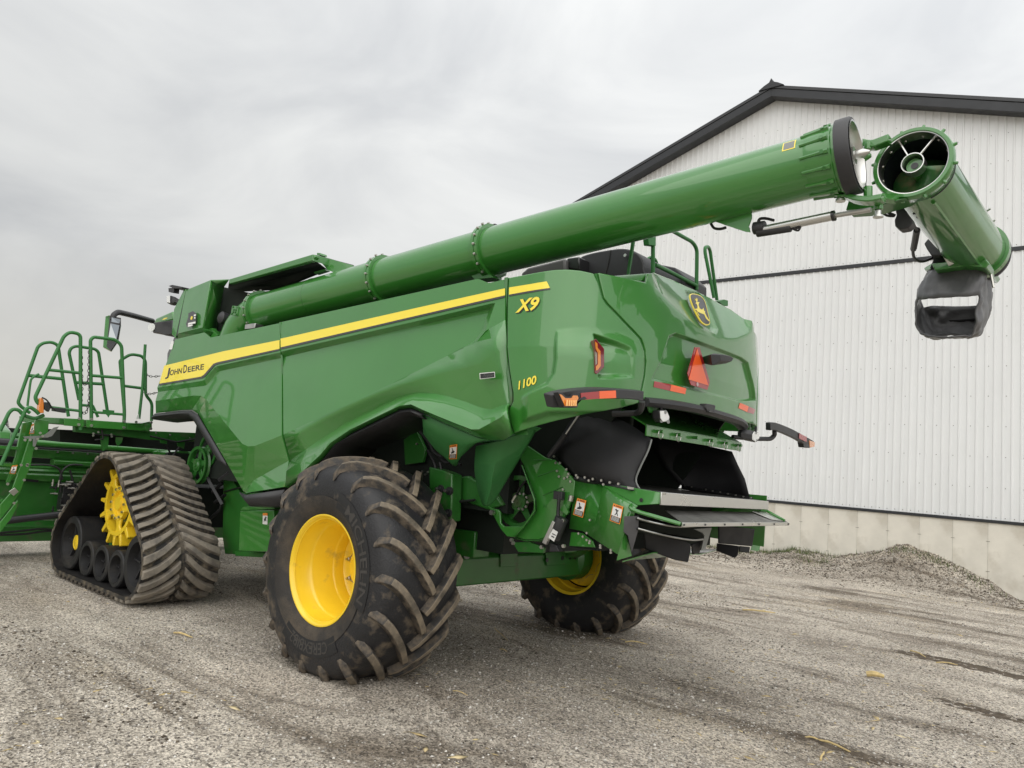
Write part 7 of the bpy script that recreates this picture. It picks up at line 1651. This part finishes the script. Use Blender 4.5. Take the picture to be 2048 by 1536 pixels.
MB().tube([(-1.55,0.111,3.464),(-1.55,0.068,3.528),(-1.55,-0.003,3.564),(-1.55,-0.08,3.558),(-1.55,-0.145,3.449)], 0.014, 8, bend=0.04).obj('rail_hoop', M_GREENP, dr)
MB().tube([(-1.95,-0.411,3.259),(-1.9,-0.298,3.64),(-1.9,-0.293,3.683),(-1.88,-0.387,3.721),(-1.87,-0.447,3.707),(-1.87,-0.631,3.297)], 0.015, 10, bend=0.05).obj('deck_handle', M_GREENP, CH)
MB().prism([(-1.9,-0.611,3.276),(-1.9,-0.707,3.316),(-1.9,-0.789,3.325),(-1.9,-0.795,3.275),(-1.9,-0.714,3.258)], (0.06, 0, 0)).obj('hood_catch', M_GREENP, CH)
MB().tube([(-1.6,0.071,3.534),(-1.6,0.043,3.432)], 0.022, 8).obj('deck_clamp', M_PLAS, dr)

# ================================================================ the header on the front of the combine
HD = thing('combine_header', 'wide green crop header mounted in front, beyond the rubber track', 'header', (6.5, 1.0, 0))
def hrel(p): return (p[0] - 6.5, p[1] - 1.0, p[2])
Y0, Y1 = 6.2, -2.2
def hbar(name, prof, m, parent=None, y0=Y0, y1=Y1, bevel=0.006):
    return MB().prism([hrel((x, y0, z)) for x, z in prof], (0, y1 - y0, 0)).obj(name, m, parent or HD, bevel=bevel)
bs = hbar('back_sheet', [(6.62, 0.46), (6.62, 1.0), (6.65, 1.0), (6.65, 0.46)], M_GREEN2)
hbar('bottom_beam', [(6.45, 0.20), (6.42, 0.40), (6.62, 0.46), (6.9, 0.40), (6.9, 0.2)], M_GREEN2)
hbar('ribbed_panel', [(6.56, 0.98), (6.52, 1.06), (6.54, 1.10), (6.50, 1.115), (6.52, 1.15), (6.50, 1.165), (6.53, 1.20), (6.60, 1.22), (6.62, 0.98)], M_GREEN)
hbar('shelf_bar', [(6.50, 1.20), (6.44, 1.225), (6.43, 1.27), (6.50, 1.29), (6.60, 1.28), (6.60, 1.2)], M_GREEN, y0=1.75, y1=-0.6)
hbar('upper_roll', [(6.5, 1.52), (6.48, 1.56), (6.52, 1.60), (6.62, 1.60), (6.62, 1.52)], M_GREEN2, y0=6.2, y1=0.2)
hbar('upper_panel', [(6.56, 1.29), (6.52, 1.40), (6.60, 1.42), (6.64, 1.29)], M_GREEN)
MB().tube([hrel((6.45, Y0, 1.49)), hrel((6.45, Y1, 1.49))], 0.042, 14).obj('top_tube', M_GREEN, HD)
MB().tube([hrel((6.42, Y0, 1.425)), hrel((6.42, Y1, 1.425))], 0.014, 8).obj('hydraulic_pipe', M_HOSE, HD)
hbar('reel_shadow_sheet', [(6.9, 1.2), (6.9, 1.66), (6.94, 1.66), (6.94, 1.2)], M_SHADE)
hbar('end_bulge', [(6.3, 1.3), (6.2, 1.5), (6.25, 1.62), (6.5, 1.70), (6.8, 1.66), (6.8, 1.3)], M_GREEN, y0=6.2, y1=2.35, bevel=0.03)
MB().tube([hrel((6.15, 4.5, 1.45)), hrel((6.15, 2.3, 1.47))], 0.055, 10).obj('reel_arm', M_PLAS, HD)
bd = MB().prism([hrel(p) for p in [(6.49,2.051,1.011),(6.49,1.89,1.001),(6.49,1.889,0.971),(6.49,2.046,0.978)]], (-0.006, 0, 0)).obj('nameplate', M_BLACK, HD)
for k in range(9):
    p = hrel((6.515, 1.7 - k * 0.19, 1.385))
    MB().disc(p, (-1, 0, 0.2), 0.015, 0.01, 8).obj('panel_bolt', M_ZINC, HD)
MB().tube([hrel(p) for p in [(6.2,2.346,0.484),(6.2,2.016,0.529),(6.2,1.549,0.59),(6.2,1.176,0.64)]], 0.045, 12).obj('drive_shaft', M_PLAS, HD)
for pts_ in ([(6.3,2.297,0.33),(6.3,2.077,0.353),(6.3,1.79,0.376),(6.3,1.416,0.32)], [(6.3,2.294,0.305),(6.3,2.015,0.314),(6.3,1.727,0.349),(6.3,1.535,0.281)], [(6.35,2.06,1.199),(6.35,1.855,1.21),(6.35,1.709,1.165),(6.35,1.647,1.02)], [(6.35,1.424,1.234),(6.35,1.581,1.225),(6.35,1.663,1.14),(6.35,1.678,1.019),(6.35,1.643,0.854)], [(6.35,1.572,1.158),(6.35,1.513,0.992),(6.35,1.465,0.825)]):
    MB().tube(smooth_curve([hrel(p) for p in pts_], 4), 0.014, 6).obj('header_hose', M_HOSE, HD)
vb = MB().box(hrel((6.36, 1.42, 0.62)), hrel((6.52, 1.62, 0.98))).obj('valve_block', M_PLAS, HD, bevel=0.01)
rv = random.Random(4)
for k in range(26):
    y = rv.uniform(1.38, 1.78); z = rv.uniform(0.58, 1.0)
    ax_ = rv.choice([(0, 1, 0), (0, 0, 1), (-1, 0, 0)])
    MB().lathe(hrel((6.34, y, z)), ax_, [(0, 0.012), (0.03, 0.012), (0.03, 0.017), (0.045, 0.017), (0.045, 0.010), (0.09, 0.010), (0.09, 0.001)], 8).obj('hose_fitting', M_ZINC if k % 3 else M_HOSE, vb)
MB().prism([hrel(p) for p in ((5.6, 0.62, 0.75), (5.6, 0.62, 1.5), (6.6, 0.62, 1.15), (6.6, 0.62, 0.5))], (0, -1.24, 0)).obj('feeder_throat', M_SHADE, HD)

# ================================================================ litter on the gravel
M_STRAW = tone_mat('dry_straw', (0.42, 0.32, 0.16), (0.60, 0.48, 0.27), (0.74, 0.64, 0.42))
def straw(name, p, q, w, label, seed, curl=0.01):
    r = random.Random(seed)
    P = [Vector((p[0] + (q[0] - p[0]) * t, p[1] + (q[1] - p[1]) * t, 0)) for t in (0, 0.3, 0.6, 1)]
    L_ = (P[3] - P[0]).length; n = (P[3] - P[0]).cross(Vector((0, 0, 1))).normalized()
    for i, v in enumerate(P):
        v += n * r.uniform(-1, 1) * L_ * 0.04
        v.z = float(ground_h(v.x, v.y)) + w * 0.55 + (curl if i in (1, 2) else 0.0)
    c = P[0].copy(); P = [v - c for v in P]
    o = MB().tube(P, [w * 0.5, w * 0.55, w * 0.5, w * 0.3], 6).obj(name, M_STRAWP, None, smooth=40)
    o.location = c
    return tag(o, label, 'stalk', 'stalk pieces on the gravel')
M_STRAWP = mat('dry_stalk', (0.56, 0.43, 0.20), 0.75, var=0.25, var_scale=30, bump=0.3, bump_scale=120)
SP = [([(1.673,2.21,0),(1.466,2.141,0)], 0.016, 'pale corn stalk on gravel left of the big rear tyre'),
      ([(-0.524,-4.596,0),(-0.853,-4.896,0)], 0.022, 'yellow corn stalk on gravel right of the far rear tyre'),
      ([(-2.764,-2.242,0),(-2.905,-2.282,0)], 0.05, 'crumpled tan husk on gravel at lower right'),
      ([(-3.087,-0.016,0),(-3.309,0.048,0)], 0.014, 'longest pale straw in the muddy patch at the lower right'),
      ([(-3.005,0.017,0),(-3.096,-0.012,0)], 0.012, 'short pale straw at the left tip of the muddy patch'),
      ([(-3.222,0.361,0),(-3.187,0.183,0)], 0.012, 'short straw standing across the muddy patch at bottom'),
      ([(-2.719,-4.009,0),(-2.914,-3.799,0)], 0.014, 'straw piece lying in the brown rut at right'),
      ([(-3.045,-3.669,0),(-3.228,-3.746,0)], 0.012, 'long thin straw in the brown rut at right'),
      ([(0.396,-0.563,0),(-0.03,-0.264,0)], 0.008, 'thin brown twig in the shade right of the big tyre'),
      ([(-0.757,-1.256,0),(-0.92,-1.418,0)], 0.012, 'flat tan blade of straw below the far rear tyre'),
      ([(-0.949,1.384,0),(-1.078,1.36,0)], 0.007, 'thin dark twig on gravel in front of the big tyre'),
      ([(-0.229,0.048,0),(-0.329,0.058,0)], 0.009, 'short yellow straw in the shade beside the big tyre')]
for i, (pq, w, l) in enumerate(SP): straw('stalk_piece', pq[0], pq[1], w, l, 90 + i)
def litter_dens(x, y, r):
    return (hash_noise(x * 0.45 + 31, y * 1.4 + 2, 21) > 0.60) & (((x - CX) * 0.654 - (y - CY) * 0.749) > 1.5)
g4 = scatter('straw_litter', 1500, (0.006, 0.016), (-5.5, 6, -11, 4.5), M_STRAW, dens=litter_dens, seed=33, flat=0.12, elong=3.5, sink=0.1)
tag(g4, 'scattered short straw bits strewn over the gravel', 'straw', kind='stuff')
# mud strip at the lower right
mp_ = [(-2.994,0.081,0),(-3.483,0.014,0)]
M_WETMUD = mat('wet_mud', (0.085, 0.066, 0.046), 0.85, var=0.4, var_scale=20, bump=0.6, bump_scale=60)
def mud_patch(c, L_, W_, ang, name, label, seed):
    """ragged churned earth: a lumpy sheet that dips in and out of the gravel"""
    n, mg = 90, 34
    T, U = np.meshgrid(np.linspace(-0.5, 0.5, n), np.linspace(-1, 1, mg), indexing='ij')
    x = T * L_; y = U * W_ + 0.04 * L_ * (hash_noise(T * 5 + seed, T * 0, seed) - 0.5)
    X = c[0] + x * math.cos(ang) - y * math.sin(ang); Y = c[1] + x * math.sin(ang) + y * math.cos(ang)
    edge = (1 - np.abs(T * 2) ** 3) * (1 - U ** 2)
    lump = hash_noise(x * 14 + 50, y * 40 + 9, seed) * 0.6 + hash_noise(x * 40 + 7, y * 80 + 3, seed + 1) * 0.4
    Z = ground_h(X, Y) + 0.045 * (lump * edge - 0.36)
    o = link(name, grid_mesh(name, X, Y, Z), M_WETMUD, None, smooth=70)
    return tag(o, label, 'mud', kind='stuff')
c_ = [(-3.21,0.018,0)][0]; e_ = [(-3.554,0.056,0)][0]
mud_patch(c_, 0.95, 0.13, math.atan2(e_[1] - c_[1], e_[0] - c_[0]), 'mud_patch', 'dark mud strip with straw at the bottom right', 3)
c_ = [(-3.259,-3.831,0)][0]; e_ = [(-3.767,-3.781,0)][0]
mud_patch(c_, 1.9, 0.22, math.atan2(e_[1] - c_[1], e_[0] - c_[0]), 'mud_patch', 'brown mud rut crossing the right edge of the yard', 5)
c_ = [(-3.718,-1.972,0)][0]; e_ = [(-3.996,-1.947,0)][0]
mud_patch(c_, 1.0, 0.16, math.atan2(e_[1] - c_[1], e_[0] - c_[0]), 'mud_patch', 'broken dark mud crumbs low at the right edge', 8)
# grass at the barn footing
M_GRASS = tone_mat('grass_blades', (0.05, 0.09, 0.025), (0.11, 0.15, 0.05), (0.24, 0.24, 0.11))
rg_ = np.random.default_rng(77); gv, gf, gtone = [], [], []
for (cx, cy, n, sp_) in ((1.6, -11.95, 500, 0.5), (2.4, -11.9, 250, 0.5), (0.95, -11.5, 110, 0.2), (-0.9, -11.7, 130, 0.4), (-1.6, -11.8, 130, 0.4), (-2.2, -11.6, 60, 0.3), (3.6, -11.95, 300, 0.6), (-1.75, 1.62, 0, 0.1)):
    for k in range(n):
        x = cx + rg_.normal(0, sp_); y = max(cy + rg_.normal(0, 0.10), WALL_Y + 0.03)
        h = rg_.uniform(0.03, 0.12); a_ = rg_.uniform(0, 6.28); z = float(ground_h(x, y)); w = 0.006
        b = len(gv)
        gv += [(x - w * math.cos(a_), y - w * math.sin(a_), z), (x + w * math.cos(a_), y + w * math.sin(a_), z), (x + rg_.normal(0, 0.03), y + rg_.normal(0, 0.03), z + h)]
        gf.append((b, b + 1, b + 2)); gtone += [rg_.random()] * 3
me = bpy.data.meshes.new('grass'); me.from_pydata(gv, [], gf)
at_ = me.attributes.new('tone', 'FLOAT', 'POINT'); at_.data.foreach_set('value', np.array(gtone, dtype=np.float32))
tag(link('grass', me, M_GRASS, None, smooth=0), 'sparse grass growing along the barn footing', 'grass', kind='stuff')
